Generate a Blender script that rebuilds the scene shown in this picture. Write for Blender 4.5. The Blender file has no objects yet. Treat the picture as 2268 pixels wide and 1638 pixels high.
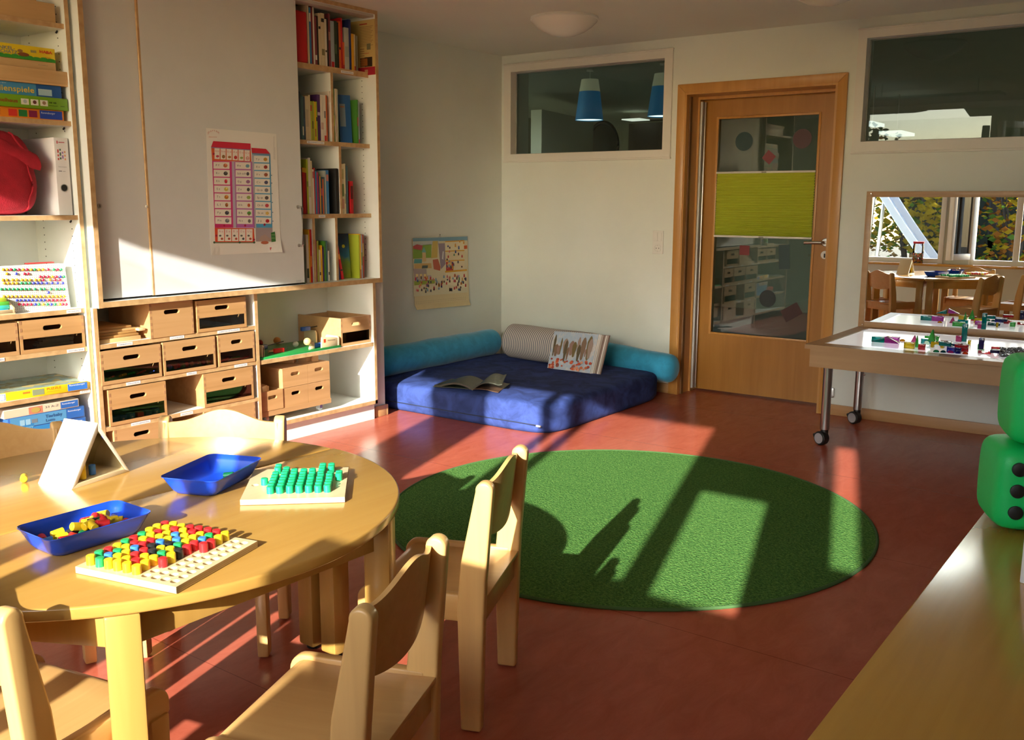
import bpy, bmesh, math, random
from mathutils import Vector, Matrix, noise
C = bpy.context.scene.collection
S = bpy.context.scene
PI = math.pi
R = math.radians
random.seed(7)

# ------------------------------------------------------------------ camera, sky, sun, exposure
CAMP = Vector((4.40185962, -5.89300696, 1.29930739))
YAW, PITCH, ROLL, FPX = .630192152, .173927987, .00387109, 2128.02
IW, IH = 2268, 1638
cyw, syw, cp, sp = math.cos(YAW), math.sin(YAW), math.cos(PITCH), math.sin(PITCH)
FWD = Vector((-syw * cp, cyw * cp, -sp))
r0 = Vector((cyw, syw, 0))
u0 = r0.cross(FWD)
RGT = r0 * math.cos(ROLL) + u0 * math.sin(ROLL)
UPV = -r0 * math.sin(ROLL) + u0 * math.cos(ROLL)
cd = bpy.data.cameras.new('camera')
cam = bpy.data.objects.new('camera', cd)
C.objects.link(cam)
cd.sensor_width = 36
cd.lens = 36 * FPX / IW
cd.clip_start = .02
cd.clip_end = 200
cam.matrix_world = Matrix(((RGT.x, UPV.x, -FWD.x, CAMP.x), (RGT.y, UPV.y, -FWD.y, CAMP.y), (RGT.z, UPV.z, -FWD.z, CAMP.z), (0, 0, 0, 1)))
S.camera = cam
S.view_settings.view_transform = 'Standard'
S.view_settings.look = 'None'
S.view_settings.exposure = 0.17
S.view_settings.gamma = 1.0
S.view_settings.use_curve_mapping = False
S.cycles.use_denoising = True
try:
    S.cycles.denoiser = 'OPENIMAGEDENOISE'
except Exception:
    pass
S.cycles.max_bounces = 9
S.cycles.diffuse_bounces = 5
S.cycles.glossy_bounces = 8
S.cycles.transmission_bounces = 6
S.cycles.transparent_max_bounces = 16
S.cycles.sample_clamp_indirect = 12.0
S.cycles.caustics_refractive = False
S.cycles.blur_glossy = 0.1

w = bpy.data.worlds.new('world')
S.world = w
w.use_nodes = True
nt = w.node_tree
bg = nt.nodes['Background']
sky = nt.nodes.new('ShaderNodeTexSky')
sky.sky_type = 'NISHITA'
sky.sun_disc = False
sky.sun_elevation = R(21.4)
sky.sun_rotation = R(163)
nt.links.new(sky.outputs[0], bg.inputs[0])
bg.inputs[1].default_value = .80

SUN_AZ, SUN_EL = R(107.0), R(21.4)      # the direction in which the light travels
sd = Vector((math.cos(SUN_AZ) * math.cos(SUN_EL), math.sin(SUN_AZ) * math.cos(SUN_EL), -math.sin(SUN_EL)))
sl = bpy.data.lights.new('sun', 'SUN')
sl.energy = 15.0
sl.color = (1.0, .95, .85)
sl.angle = R(.53)
so = bpy.data.objects.new('sun', sl)
C.objects.link(so)
so.rotation_euler = sd.to_track_quat('-Z', 'Y').to_euler()
so.location = (6, -14, 6)

# ------------------------------------------------------------------ pixel of the photograph -> point on a plane of the room
def ray(px, py):
    return FWD + RGT * ((px - IW / 2) / FPX) + UPV * ((IH / 2 - py) / FPX)
def onx(px, py, x):
    d = ray(px, py); return CAMP + d * ((x - CAMP.x) / d.x)
def ony(px, py, y):
    d = ray(px, py); return CAMP + d * ((y - CAMP.y) / d.y)
def onz(px, py, z):
    d = ray(px, py); return CAMP + d * ((z - CAMP.z) / d.z)

# ------------------------------------------------------------------ materials
def lin(c):
    c = c / 255
    return c / 12.92 if c <= .04045 else ((c + .055) / 1.055) ** 2.4
MATS = {}
def new_mat(name):
    m = bpy.data.materials.new(name); m.use_nodes = True
    return m, m.node_tree, m.node_tree.nodes['Principled BSDF']
def mat(name, col=None, rough=.5, metal=0, spec=.5, var=0, vscale=8, bump=0, bscale=60, sheen=0, coat=0):
    """plain procedural surface: base colour with a soft noise variation and optional bump"""
    if name in MATS: return MATS[name]
    m, t, b = new_mat(name)
    b.inputs['Roughness'].default_value = rough
    b.inputs['Metallic'].default_value = metal
    b.inputs['Specular IOR Level'].default_value = spec
    b.inputs['Base Color'].default_value = (*col, 1)
    if sheen: b.inputs['Sheen Weight'].default_value = sheen
    if coat:
        b.inputs['Coat Weight'].default_value = coat; b.inputs['Coat Roughness'].default_value = .12
    if var or bump:
        tc = t.nodes.new('ShaderNodeTexCoord')
    if var:
        n = t.nodes.new('ShaderNodeTexNoise'); n.inputs['Scale'].default_value = vscale; n.inputs['Detail'].default_value = 5
        t.links.new(tc.outputs['Object'], n.inputs['Vector'])
        cr = t.nodes.new('ShaderNodeValToRGB')
        cr.color_ramp.elements[0].position = .3; cr.color_ramp.elements[1].position = .7
        cr.color_ramp.elements[0].color = (*[max(0, c * (1 - var)) for c in col], 1)
        cr.color_ramp.elements[1].color = (*[min(1, c * (1 + var)) for c in col], 1)
        t.links.new(n.outputs['Fac'], cr.inputs[0]); t.links.new(cr.outputs[0], b.inputs['Base Color'])
    if bump:
        n2 = t.nodes.new('ShaderNodeTexNoise'); n2.inputs['Scale'].default_value = bscale; n2.inputs['Detail'].default_value = 4
        t.links.new(tc.outputs['Object'], n2.inputs['Vector'])
        bp = t.nodes.new('ShaderNodeBump'); bp.inputs['Strength'].default_value = bump; bp.inputs['Distance'].default_value = .01
        t.links.new(n2.outputs['Fac'], bp.inputs['Height']); t.links.new(bp.outputs[0], b.inputs['Normal'])
    MATS[name] = m
    return m
def wood(name, c1, c2, rough=.35, axis=0, scale=1.0, coat=.15, spec=.5, contrast=1.0):
    """beech-like wood: fine grain stretched along one object axis, plus slow tone drift"""
    if name in MATS: return MATS[name]
    m, t, b = new_mat(name)
    tc = t.nodes.new('ShaderNodeTexCoord')
    mp = t.nodes.new('ShaderNodeMapping')
    sc = [38 * scale] * 3; sc[axis] = 2.2 * scale
    mp.inputs['Scale'].default_value = sc
    t.links.new(tc.outputs['Object'], mp.inputs['Vector'])
    n = t.nodes.new('ShaderNodeTexNoise'); n.inputs['Scale'].default_value = 1; n.inputs['Detail'].default_value = 6; n.inputs['Distortion'].default_value = .6
    t.links.new(mp.outputs[0], n.inputs['Vector'])
    mp2 = t.nodes.new('ShaderNodeMapping'); s2 = [5 * scale] * 3; s2[axis] = .8 * scale
    mp2.inputs['Scale'].default_value = s2
    t.links.new(tc.outputs['Object'], mp2.inputs['Vector'])
    n2 = t.nodes.new('ShaderNodeTexNoise'); n2.inputs['Scale'].default_value = 1; n2.inputs['Detail'].default_value = 3; n2.inputs['Distortion'].default_value = 1.2
    t.links.new(mp2.outputs[0], n2.inputs['Vector'])
    mx = t.nodes.new('ShaderNodeMix'); mx.inputs[0].default_value = .45
    t.links.new(n.outputs['Fac'], mx.inputs[2]); t.links.new(n2.outputs['Fac'], mx.inputs[3])
    cr = t.nodes.new('ShaderNodeValToRGB')
    cr.color_ramp.elements[0].position = .5 - .17 / contrast; cr.color_ramp.elements[1].position = .5 + .17 / contrast
    cr.color_ramp.elements[0].color = (*c2, 1); cr.color_ramp.elements[1].color = (*c1, 1)
    t.links.new(mx.outputs[0], cr.inputs[0]); t.links.new(cr.outputs[0], b.inputs['Base Color'])
    b.inputs['Roughness'].default_value = rough
    b.inputs['Coat Weight'].default_value = coat; b.inputs['Coat Roughness'].default_value = .15
    b.inputs['Specular IOR Level'].default_value = spec
    MATS[name] = m
    return m
def ply(name, c1, c2):
    """edge of a plywood board: thin layers stacked along z and y"""
    if name in MATS: return MATS[name]
    m, t, b = new_mat(name)
    tc = t.nodes.new('ShaderNodeTexCoord')
    mp = t.nodes.new('ShaderNodeMapping'); mp.inputs['Scale'].default_value = (3, 3, 3)
    t.links.new(tc.outputs['Object'], mp.inputs['Vector'])
    n = t.nodes.new('ShaderNodeTexNoise'); n.inputs['Scale'].default_value = 9; n.inputs['Detail'].default_value = 4
    t.links.new(mp.outputs[0], n.inputs['Vector'])
    cr = t.nodes.new('ShaderNodeValToRGB')
    cr.color_ramp.elements[0].position = .35; cr.color_ramp.elements[1].position = .65
    cr.color_ramp.elements[0].color = (*c2, 1); cr.color_ramp.elements[1].color = (*c1, 1)
    t.links.new(n.outputs['Fac'], cr.inputs[0]); t.links.new(cr.outputs[0], b.inputs['Base Color'])
    b.inputs['Roughness'].default_value = .45
    MATS[name] = m
    return m
def glass(name, tint=(.93, .97, .95), rough=0.0, refl=1.0):
    """clear sheet: transparent with a Fresnel mirror on top"""
    if name in MATS: return MATS[name]
    m = bpy.data.materials.new(name); m.use_nodes = True
    t = m.node_tree; t.nodes.clear()
    o = t.nodes.new('ShaderNodeOutputMaterial'); mx = t.nodes.new('ShaderNodeMixShader')
    tr = t.nodes.new('ShaderNodeBsdfTransparent'); gl = t.nodes.new('ShaderNodeBsdfGlossy'); fr = t.nodes.new('ShaderNodeFresnel')
    tr.inputs[0].default_value = (*tint, 1); gl.inputs['Roughness'].default_value = rough; fr.inputs[0].default_value = 1.5
    ml = t.nodes.new('ShaderNodeMath'); ml.operation = 'MULTIPLY'; ml.inputs[1].default_value = refl; ml.use_clamp = True
    t.links.new(fr.outputs[0], ml.inputs[0])
    t.links.new(ml.outputs[0], mx.inputs[0]); t.links.new(tr.outputs[0], mx.inputs[1]); t.links.new(gl.outputs[0], mx.inputs[2])
    t.links.new(mx.outputs[0], o.inputs[0])
    MATS[name] = m
    return m
def acryl(name, col):
    """coloured clear acrylic toy block"""
    if name in MATS: return MATS[name]
    m = bpy.data.materials.new(name); m.use_nodes = True
    t = m.node_tree; t.nodes.clear()
    o = t.nodes.new('ShaderNodeOutputMaterial'); m1 = t.nodes.new('ShaderNodeMixShader'); m2 = t.nodes.new('ShaderNodeMixShader')
    tr = t.nodes.new('ShaderNodeBsdfTransparent'); gl = t.nodes.new('ShaderNodeBsdfGlossy'); df = t.nodes.new('ShaderNodeBsdfDiffuse'); fr = t.nodes.new('ShaderNodeFresnel')
    tl = t.nodes.new('ShaderNodeBsdfTranslucent'); m3 = t.nodes.new('ShaderNodeMixShader'); m3.inputs[0].default_value = .5
    tr.inputs[0].default_value = (*[min(1, c ** .6) for c in col], 1); df.inputs[0].default_value = (*col, 1); tl.inputs[0].default_value = (*col, 1)
    gl.inputs['Roughness'].default_value = .05; fr.inputs[0].default_value = 1.45
    m1.inputs[0].default_value = .62
    t.links.new(df.outputs[0], m3.inputs[1]); t.links.new(tl.outputs[0], m3.inputs[2])
    t.links.new(tr.outputs[0], m1.inputs[1]); t.links.new(m3.outputs[0], m1.inputs[2])
    t.links.new(fr.outputs[0], m2.inputs[0]); t.links.new(m1.outputs[0], m2.inputs[1]); t.links.new(gl.outputs[0], m2.inputs[2])
    t.links.new(m2.outputs[0], o.inputs[0])
    MATS[name] = m
    return m
def emit(name, col, s):
    if name in MATS: return MATS[name]
    m, t, b = new_mat(name)
    b.inputs['Base Color'].default_value = (*col, 1)
    b.inputs['Emission Color'].default_value = (*col, 1); b.inputs['Emission Strength'].default_value = s
    MATS[name] = m
    return m
def leafmat(name, col, tr=.5):
    if name in MATS: return MATS[name]
    m = bpy.data.materials.new(name); m.use_nodes = True
    t = m.node_tree; t.nodes.clear()
    o = t.nodes.new('ShaderNodeOutputMaterial'); mx = t.nodes.new('ShaderNodeMixShader'); mx.inputs[0].default_value = tr
    df = t.nodes.new('ShaderNodeBsdfDiffuse'); tl = t.nodes.new('ShaderNodeBsdfTranslucent')
    df.inputs[0].default_value = (*col, 1); tl.inputs[0].default_value = (*col, 1)
    t.links.new(df.outputs[0], mx.inputs[1]); t.links.new(tl.outputs[0], mx.inputs[2]); t.links.new(mx.outputs[0], o.inputs[0])
    MATS[name] = m
    return m
def rgb(r, g, b): return (lin(r), lin(g), lin(b))
def ink(r, g, b, rough=.5):
    """flat printed or painted colour, given as sRGB"""
    return mat('ink_%02x%02x%02x' % (r, g, b) + ('' if rough == .5 else '_%d' % int(rough * 100)), rgb(r, g, b), rough)

BEECH = wood('beech_chair', (0.70, 0.44, 0.165), (0.58, 0.35, 0.13), .33, 2)
BEECHX = wood('beech_seat', (0.6, 0.36, 0.135), (0.51, 0.285, 0.095), .33, 1)
TABLEW = wood('beech_table_yellow', (0.44, 0.25, 0.06), (0.385, 0.205, 0.045), .22, 1, coat=.35)
TABLEL = wood('beech_table_leg', (0.46, 0.26, 0.065), (0.38, 0.205, 0.045), .3, 2)
DRAW = wood('beech_drawer', (0.5, 0.295, 0.135), (0.42, 0.235, 0.095), .35, 1)
DRAWP = wood('beech_drawer_figured', (0.52, 0.3, 0.13), (0.4, 0.215, 0.08), .35, 1, .7, contrast=1.5)
MAPLE = wood('maple_board', (0.66, 0.53, 0.33), (0.58, 0.45, 0.25), .4, 1)
TRAYW = wood('toy_wood', (.68, .44, .20), (.58, .35, .14), .45, 1)
DOORW = wood('door_veneer', (.42, .195, .035), (.33, .14, .02), .33, 2, .8)
FRAMEW = wood('door_frame_wood', (.56, .29, .075), (.46, .215, .05), .33, 2)
BENCHW = wood('bench_wood', (0.58, 0.31, 0.055), (0.48, 0.24, 0.038), .2, 1, coat=.4)
LTW = wood('light_table_wood', (.50, .31, .16), (.42, .25, .12), .4, 0)
BASEW = wood('baseboard_wood', (.52, .30, .13), (.43, .23, .09), .4, 0)
PLY = ply('plywood_edge', (.56, .37, .18), (.44, .27, .12))
WHITE = mat('white_laminate', (.77, .80, .76), .4, var=.02)
GREYW = mat('pale_grey_laminate', (.66, .665, .66), .38, var=.02)
BLACK = mat('black', (.012, .012, .012), .5)
ALU = mat('aluminium', (.62, .62, .62), .35, 1)
CHROME = mat('chrome', (.75, .75, .75), .15, 1)
STEEL = mat('brushed_steel', (.55, .53, .50), .3, 1)
DARKGAP = mat('dark_gap', (.03, .03, .03), .8)  # dark colour standing in for shade in gaps and pin holes
PAPER = mat('paper_white', (.80, .78, .74), .6)
CLEAR = glass('clear_acrylic', (.96, .97, .96))
GLASS = glass('window_glass', (.62, .68, .64), refl=1.3)
MIRROR = mat('mirror_silver', (.90, .92, .90), 0.0, 1)
WALLM = mat('wall_paint', (.72, .755, .70), .8, spec=.15, var=.025, vscale=3, bump=.08, bscale=220)
CEILM = mat('ceiling_paint', (.77, .79, .70), .85, spec=.1, var=.02, vscale=2)
PLASTER = mat('white_frame_paint', (.72, .71, .66), .5, var=.015)

# ------------------------------------------------------------------ mesh builder
_txt = {}
def text_geo(s, bold=0):
    if (s, bold) not in _txt:
        c = bpy.data.curves.new('glyphs', 'FONT'); c.body = s; c.size = 1; c.resolution_u = 2; c.align_x = 'LEFT'
        if bold: c.offset = bold
        o = bpy.data.objects.new('glyphs', c); me = o.to_mesh()
        _txt[(s, bold)] = ([v.co.copy() for v in me.vertices], [tuple(p.vertices) for p in me.polygons])
        o.to_mesh_clear(); bpy.data.objects.remove(o); bpy.data.curves.remove(c)
    return _txt[(s, bold)]
class MB:
    def __init__(s):
        s.bm = bmesh.new(); s.mats = []
    def mi(s, m):
        if m not in s.mats: s.mats.append(m)
        return s.mats.index(m)
    def merge(s, other, m, M=None):
        """append the faces of a temporary bmesh"""
        k = s.mi(m); vs = []
        for v in other.verts:
            vs.append(s.bm.verts.new(M @ v.co if M else v.co))
        other.verts.index_update()
        for f in other.faces:
            try:
                g = s.bm.faces.new([vs[v.index] for v in f.verts]); g.material_index = k
            except ValueError: pass
        other.free()
    def box(s, x0, x1, y0, y1, z0, z1, m, bev=0, M=None, seg=2):
        t = bmesh.new()
        bmesh.ops.create_cube(t, size=1)
        for v in t.verts:
            v.co = Vector(((x0 + x1) / 2 + v.co.x * (x1 - x0), (y0 + y1) / 2 + v.co.y * (y1 - y0), (z0 + z1) / 2 + v.co.z * (z1 - z0)))
        if bev: bmesh.ops.bevel(t, geom=t.edges[:], offset=bev, segments=seg, affect='EDGES', profile=.5)
        s.merge(t, m, M)
        return s
    def poly(s, pts, m, M=None):
        k = s.mi(m)
        vs = [s.bm.verts.new(M @ Vector(p) if M else Vector(p)) for p in pts]
        f = s.bm.faces.new(vs); f.material_index = k
        return s
    def prism(s, pts, d, m, bev=0, M=None, seg=2):
        """polygon pts (3D, planar) extruded by vector d"""
        t = bmesh.new(); d = Vector(d)
        a = [t.verts.new(Vector(p)) for p in pts]; b = [t.verts.new(Vector(p) + d) for p in pts]
        n = len(pts)
        t.faces.new(a); t.faces.new(b[::-1])
        for i in range(n): t.faces.new([a[i], a[(i + 1) % n], b[(i + 1) % n], b[i]])
        bmesh.ops.recalc_face_normals(t, faces=t.faces[:])
        if bev:
            es = [e for e in t.edges if e.is_manifold and e.calc_face_angle(0) > .6]
            bmesh.ops.bevel(t, geom=es, offset=bev, segments=seg, affect='EDGES', profile=.5)
        s.merge(t, m, M)
        return s
    def cyl(s, p0, p1, r, m, r1=None, seg=20, cap=True, M=None, bev=0):
        p0, p1 = Vector(p0), Vector(p1); r1 = r if r1 is None else r1
        ax = (p1 - p0); L = ax.length; q = ax.to_track_quat('Z', 'Y').to_matrix().to_4x4(); T = Matrix.Translation(p0) @ q
        prof = [(r, 0), (r1, L)]
        if bev: prof = [(r - bev, 0), (r - .3 * bev, .3 * bev), (r, bev), (r1, L - bev), (r1 - .3 * bev, L - .3 * bev), (r1 - bev, L)]
        s.lathe(prof, m, (M @ T) if M else T, seg, cap)
        return s
    def lathe(s, prof, m, M=None, seg=24, cap=True):
        k = s.mi(m); rings = []
        for (r, z) in prof:
            if r < 1e-6:
                v = Vector((0, 0, z)); rings.append([s.bm.verts.new(M @ v if M else v)])
            else:
                ring = []
                for i in range(seg):
                    a = 2 * PI * i / seg; v = Vector((r * math.cos(a), r * math.sin(a), z)); ring.append(s.bm.verts.new(M @ v if M else v))
                rings.append(ring)
        for a, b in zip(rings, rings[1:]):
            for i in range(seg):
                j = (i + 1) % seg
                if len(a) == 1 and len(b) == 1: break
                if len(a) == 1: q = [a[0], b[j], b[i]]
                elif len(b) == 1: q = [a[i], a[j], b[0]]
                else: q = [a[i], a[j], b[j], b[i]]
                f = s.bm.faces.new(q); f.material_index = k
        if cap:
            for rg in (rings[0], rings[-1]):
                if len(rg) > 1:
                    f = s.bm.faces.new(rg); f.material_index = k
        return s
    def tube(s, pts, r, m, seg=8, closed=False):
        pts = [Vector(p) for p in pts]; k = s.mi(m); rings = []; n = len(pts)
        for i, p in enumerate(pts):
            a = pts[(i - 1) % n] if (i or closed) else p; b = pts[(i + 1) % n] if (i < n - 1 or closed) else p
            q = (b - a).to_track_quat('Z', 'Y')
            rr = r[i] if isinstance(r, (list, tuple)) else r
            rings.append([s.bm.verts.new(p + q @ Vector((rr * math.cos(2 * PI * j / seg), rr * math.sin(2 * PI * j / seg), 0))) for j in range(seg)])
        pairs = list(zip(rings, rings[1:])) + ([(rings[-1], rings[0])] if closed else [])
        for a, b in pairs:
            for i in range(seg):
                j = (i + 1) % seg
                f = s.bm.faces.new([a[i], a[j], b[j], b[i]]); f.material_index = k
        if not closed:
            for rg in (rings[0], rings[-1]):
                f = s.bm.faces.new(rg); f.material_index = k
        return s
    def ball(s, c, r, m, M=None, sc=(1, 1, 1), seg=16, half=False):
        prof = []; n = seg // 2
        for i in range(n + 1):
            a = -PI / 2 + PI * i / n
            if half and a < -1e-6: continue
            prof.append((max(0, r * math.cos(a)) if abs(abs(a) - PI / 2) > 1e-6 else 0, r * math.sin(a)))
        T = Matrix.Translation(Vector(c)) @ Matrix.Diagonal((*sc, 1))
        s.lathe(prof, m, (M @ T) if M else T, seg, cap=half)
        return s
    def grid(s, fn, nu, nv, m, M=None, thick=None):
        """fn(u, v) -> point; with thick (a vector or function of u, v) a closed slab"""
        k = s.mi(m)
        def sheet(off):
            g = []
            for i in range(nu + 1):
                row = []
                for j in range(nv + 1):
                    p = Vector(fn(i / nu, j / nv))
                    if off is not None: p = p + (off(i / nu, j / nv) if callable(off) else Vector(off))
                    row.append(s.bm.verts.new(M @ p if M else p))
                g.append(row)
            return g
        A = sheet(None)
        def quads(g, flip):
            for i in range(nu):
                for j in range(nv):
                    q = [g[i][j], g[i + 1][j], g[i + 1][j + 1], g[i][j + 1]]
                    f = s.bm.faces.new(q[::-1] if flip else q); f.material_index = k
        quads(A, False)
        if thick is not None:
            B = sheet(thick); quads(B, True)
            rim = [(i, 0) for i in range(nu)] + [(nu, j) for j in range(nv)] + [(i, nv) for i in range(nu, 0, -1)] + [(0, j) for j in range(nv, 0, -1)]
            for a, b in zip(rim, rim[1:] + rim[:1]):
                f = s.bm.faces.new([A[a[0]][a[1]], B[a[0]][a[1]], B[b[0]][b[1]], A[b[0]][b[1]]]); f.material_index = k
        return s
    def text(s, body, size, M, m, width=None, bold=0):
        vs, fs = text_geo(body, bold); k = s.mi(m)
        sx = size
        if width:
            wd = max(v.x for v in vs) - min(v.x for v in vs); sx = width / max(wd, 1e-6)
        bv = [s.bm.verts.new(M @ Vector((v.x * sx, v.y * size, 0))) for v in vs]
        for f in fs:
            try:
                g = s.bm.faces.new([bv[i] for i in f]); g.material_index = k
            except ValueError: pass
        return s
    def holed(s, w, h, t, hx, hz, hw, hh, m, M=None, n=8):
        """plate in the local yz plane (y = width 0..w, z = 0..h, thickness x = 0..t) with a stadium-shaped grip hole"""
        k = s.mi(m); r = hh / 2; inner = []
        for i in range(n + 1):
            a = -PI / 2 + PI * i / n; inner.append((hx + hw / 2 - r + r * math.cos(a), hz + r * math.sin(a)))
        for i in range(n + 1):
            a = PI / 2 + PI * i / n; inner.append((hx - hw / 2 + r + r * math.cos(a), hz + r * math.sin(a)))
        outer = []
        for (y, z) in inner:
            dy, dz = y - hx, z - hz; tt = 1e9
            if dy > 1e-9: tt = min(tt, (w - hx) / dy)
            if dy < -1e-9: tt = min(tt, -hx / dy)
            if dz > 1e-9: tt = min(tt, (h - hz) / dz)
            if dz < -1e-9: tt = min(tt, -hz / dz)
            outer.append((hx + dy * tt, hz + dz * tt))
        for c in ((w, 0), (w, h), (0, h), (0, 0)):
            i = min(range(len(outer)), key=lambda i: (outer[i][0] - c[0]) ** 2 + (outer[i][1] - c[1]) ** 2); outer[i] = c
        V = lambda x, p: s.bm.verts.new(M @ Vector((x, p[0], p[1])) if M else Vector((x, p[0], p[1])))
        I0, O0, I1, O1 = [V(0, p) for p in inner], [V(0, p) for p in outer], [V(t, p) for p in inner], [V(t, p) for p in outer]
        N = len(inner)
        for i in range(N):
            j = (i + 1) % N
            for q in ([I0[i], I0[j], O0[j], O0[i]], [I1[j], I1[i], O1[i], O1[j]], [I0[j], I0[i], I1[i], I1[j]], [O0[i], O0[j], O1[j], O1[i]]):
                f = s.bm.faces.new(q); f.material_index = k
        return s
    def mesh(s, name, smooth=35, recalc=True):
        if recalc: bmesh.ops.recalc_face_normals(s.bm, faces=s.bm.faces[:])
        me = bpy.data.meshes.new(name); s.bm.to_mesh(me); s.bm.free()
        for m in s.mats: me.materials.append(m)
        if smooth:
            me.shade_smooth(); me.set_sharp_from_angle(angle=R(smooth))
        return me
    def build(s, name, parent=None, loc=None, rot=None, smooth=35, recalc=True):
        o = bpy.data.objects.new(name, s.mesh(name, smooth, recalc)); C.objects.link(o)
        if parent is not None: o.parent = parent
        if loc is not None: o.location = loc
        if rot is not None: o.rotation_euler = rot
        return o
def tag(o, label=None, cat=None, group=None, kind=None):
    if label: o['label'] = label
    if cat: o['category'] = cat
    if group: o['group'] = group
    if kind: o['kind'] = kind
    return o
def thing(name, label, cat, loc=(0, 0, 0), rz=0, group=None):
    o = bpy.data.objects.new(name, None); C.objects.link(o); o.location = loc; o.rotation_euler = (0, 0, rz); o.empty_display_size = .05
    return tag(o, label, cat, group)
def struct(mb, name, parent=None, smooth=35):
    o = mb.build(name, parent, smooth=smooth)
    if parent is None: o['kind'] = 'structure'
    return o
def dup(root, loc, rz=None, label=None, group=None):
    r = root.copy(); C.objects.link(r); r.location = loc
    if rz is not None: r.rotation_euler = (0, 0, rz)
    if label: r['label'] = label
    if group: r['group'] = group
    for ch in list(root.children):
        c = ch.copy(); C.objects.link(c); c.parent = r
        for g in list(ch.children):
            d = g.copy(); C.objects.link(d); d.parent = c
    return r
ORD = ['first', 'second', 'third', 'fourth', 'fifth', 'sixth', 'seventh', 'eighth', 'ninth', 'tenth', 'eleventh', 'twelfth', 'thirteenth', 'fourteenth', 'fifteenth',
       'sixteenth', 'seventeenth', 'eighteenth', 'nineteenth', 'twentieth', 'twenty-first', 'twenty-second', 'twenty-third', 'twenty-fourth', 'twenty-fifth']
def frame_M(o, right, up):
    """matrix that puts flat XY artwork on a plane: x along right, y along up"""
    r, u = Vector(right).normalized(), Vector(up).normalized(); n = r.cross(u)
    return Matrix(((r.x, u.x, n.x, o[0]), (r.y, u.y, n.y, o[1]), (r.z, u.z, n.z, o[2]), (0, 0, 0, 1)))
# ------------------------------------------------------------------ the room
H = 2.347
YW = -6.45                      # window wall behind the camera
def floor_mat():
    m, t, b = new_mat('linoleum_red')
    tc = t.nodes.new('ShaderNodeTexCoord')
    mp = t.nodes.new('ShaderNodeMapping'); mp.inputs['Scale'].default_value = (9, 3.2, 1); mp.inputs['Rotation'].default_value = (0, 0, R(12))
    t.links.new(tc.outputs['Object'], mp.inputs['Vector'])
    n = t.nodes.new('ShaderNodeTexNoise'); n.inputs['Scale'].default_value = 1.6; n.inputs['Detail'].default_value = 9; n.inputs['Roughness'].default_value = .72; n.inputs['Distortion'].default_value = .8
    t.links.new(mp.outputs[0], n.inputs['Vector'])
    cr = t.nodes.new('ShaderNodeValToRGB')
    cr.color_ramp.elements[0].position = .3; cr.color_ramp.elements[1].position = .72
    cr.color_ramp.elements[0].color = (.35, .075, .042, 1); cr.color_ramp.elements[1].color = (.46, .118, .07, 1)
    t.links.new(n.outputs['Fac'], cr.inputs[0])
    br = t.nodes.new('ShaderNodeTexBrick'); br.inputs['Scale'].default_value = 1; br.inputs['Mortar Size'].default_value = .0012
    br.inputs['Brick Width'].default_value = 40; br.inputs['Row Height'].default_value = 1.0; br.inputs['Mortar Smooth'].default_value = 0
    br.inputs['Color1'].default_value = br.inputs['Color2'].default_value = (1, 1, 1, 1); br.inputs['Mortar'].default_value = (.45, .3, .25, 1)
    mp3 = t.nodes.new('ShaderNodeMapping'); mp3.inputs['Location'].default_value = (0, .34, 0)
    t.links.new(tc.outputs['Object'], mp3.inputs['Vector']); t.links.new(mp3.outputs[0], br.inputs['Vector'])
    mx = t.nodes.new('ShaderNodeMix'); mx.data_type = 'RGBA'; mx.blend_type = 'MULTIPLY'; mx.inputs[0].default_value = 1
    t.links.new(cr.outputs[0], mx.inputs[6]); t.links.new(br.outputs[0], mx.inputs[7]); t.links.new(mx.outputs[2], b.inputs['Base Color'])
    b.inputs['Roughness'].default_value = .24
    b.inputs['Specular IOR Level'].default_value = .28
    n2 = t.nodes.new('ShaderNodeTexNoise'); n2.inputs['Scale'].default_value = 45; t.links.new(tc.outputs['Object'], n2.inputs['Vector'])
    bp = t.nodes.new('ShaderNodeBump'); bp.inputs['Strength'].default_value = .05; bp.inputs['Distance'].default_value = .01
    t.links.new(n2.outputs['Fac'], bp.inputs['Height']); t.links.new(bp.outputs[0], b.inputs['Normal'])
    return m
FLOORM = floor_mat()
mb = MB(); mb.box(-.2, 6.0, YW - .1, .3, -.1, 0, FLOORM); struct(mb, 'floor')
mb = MB(); mb.box(-.2, 6.0, -6.0, .3, H, H + .1, CEILM)
mb.box(-.2, 6.0, YW - .15, -6.0, 2.62, 2.72, CEILM); mb.box(-.2, 6.0, -6.02, -6.0, H, 2.62, CEILM); struct(mb, 'ceiling')  # ceiling raised next to the windows, made up to let the sun in
mb = MB(); mb.box(-.2, 0, YW, .3, 0, H, WALLM); mb.box(-.2, 0, YW, -6.02, H, 2.62, WALLM); struct(mb, 'wall_left')
mb = MB(); mb.box(0, .36, -1.772, -1.676, 0, H, WALLM); struct(mb, 'wall_pier')
mb = MB(); mb.box(5.8, 6.0, YW, .3, 0, H, WALLM); mb.box(5.8, 6.0, YW, -6.02, H, 2.62, WALLM); struct(mb, 'wall_right')
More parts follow.
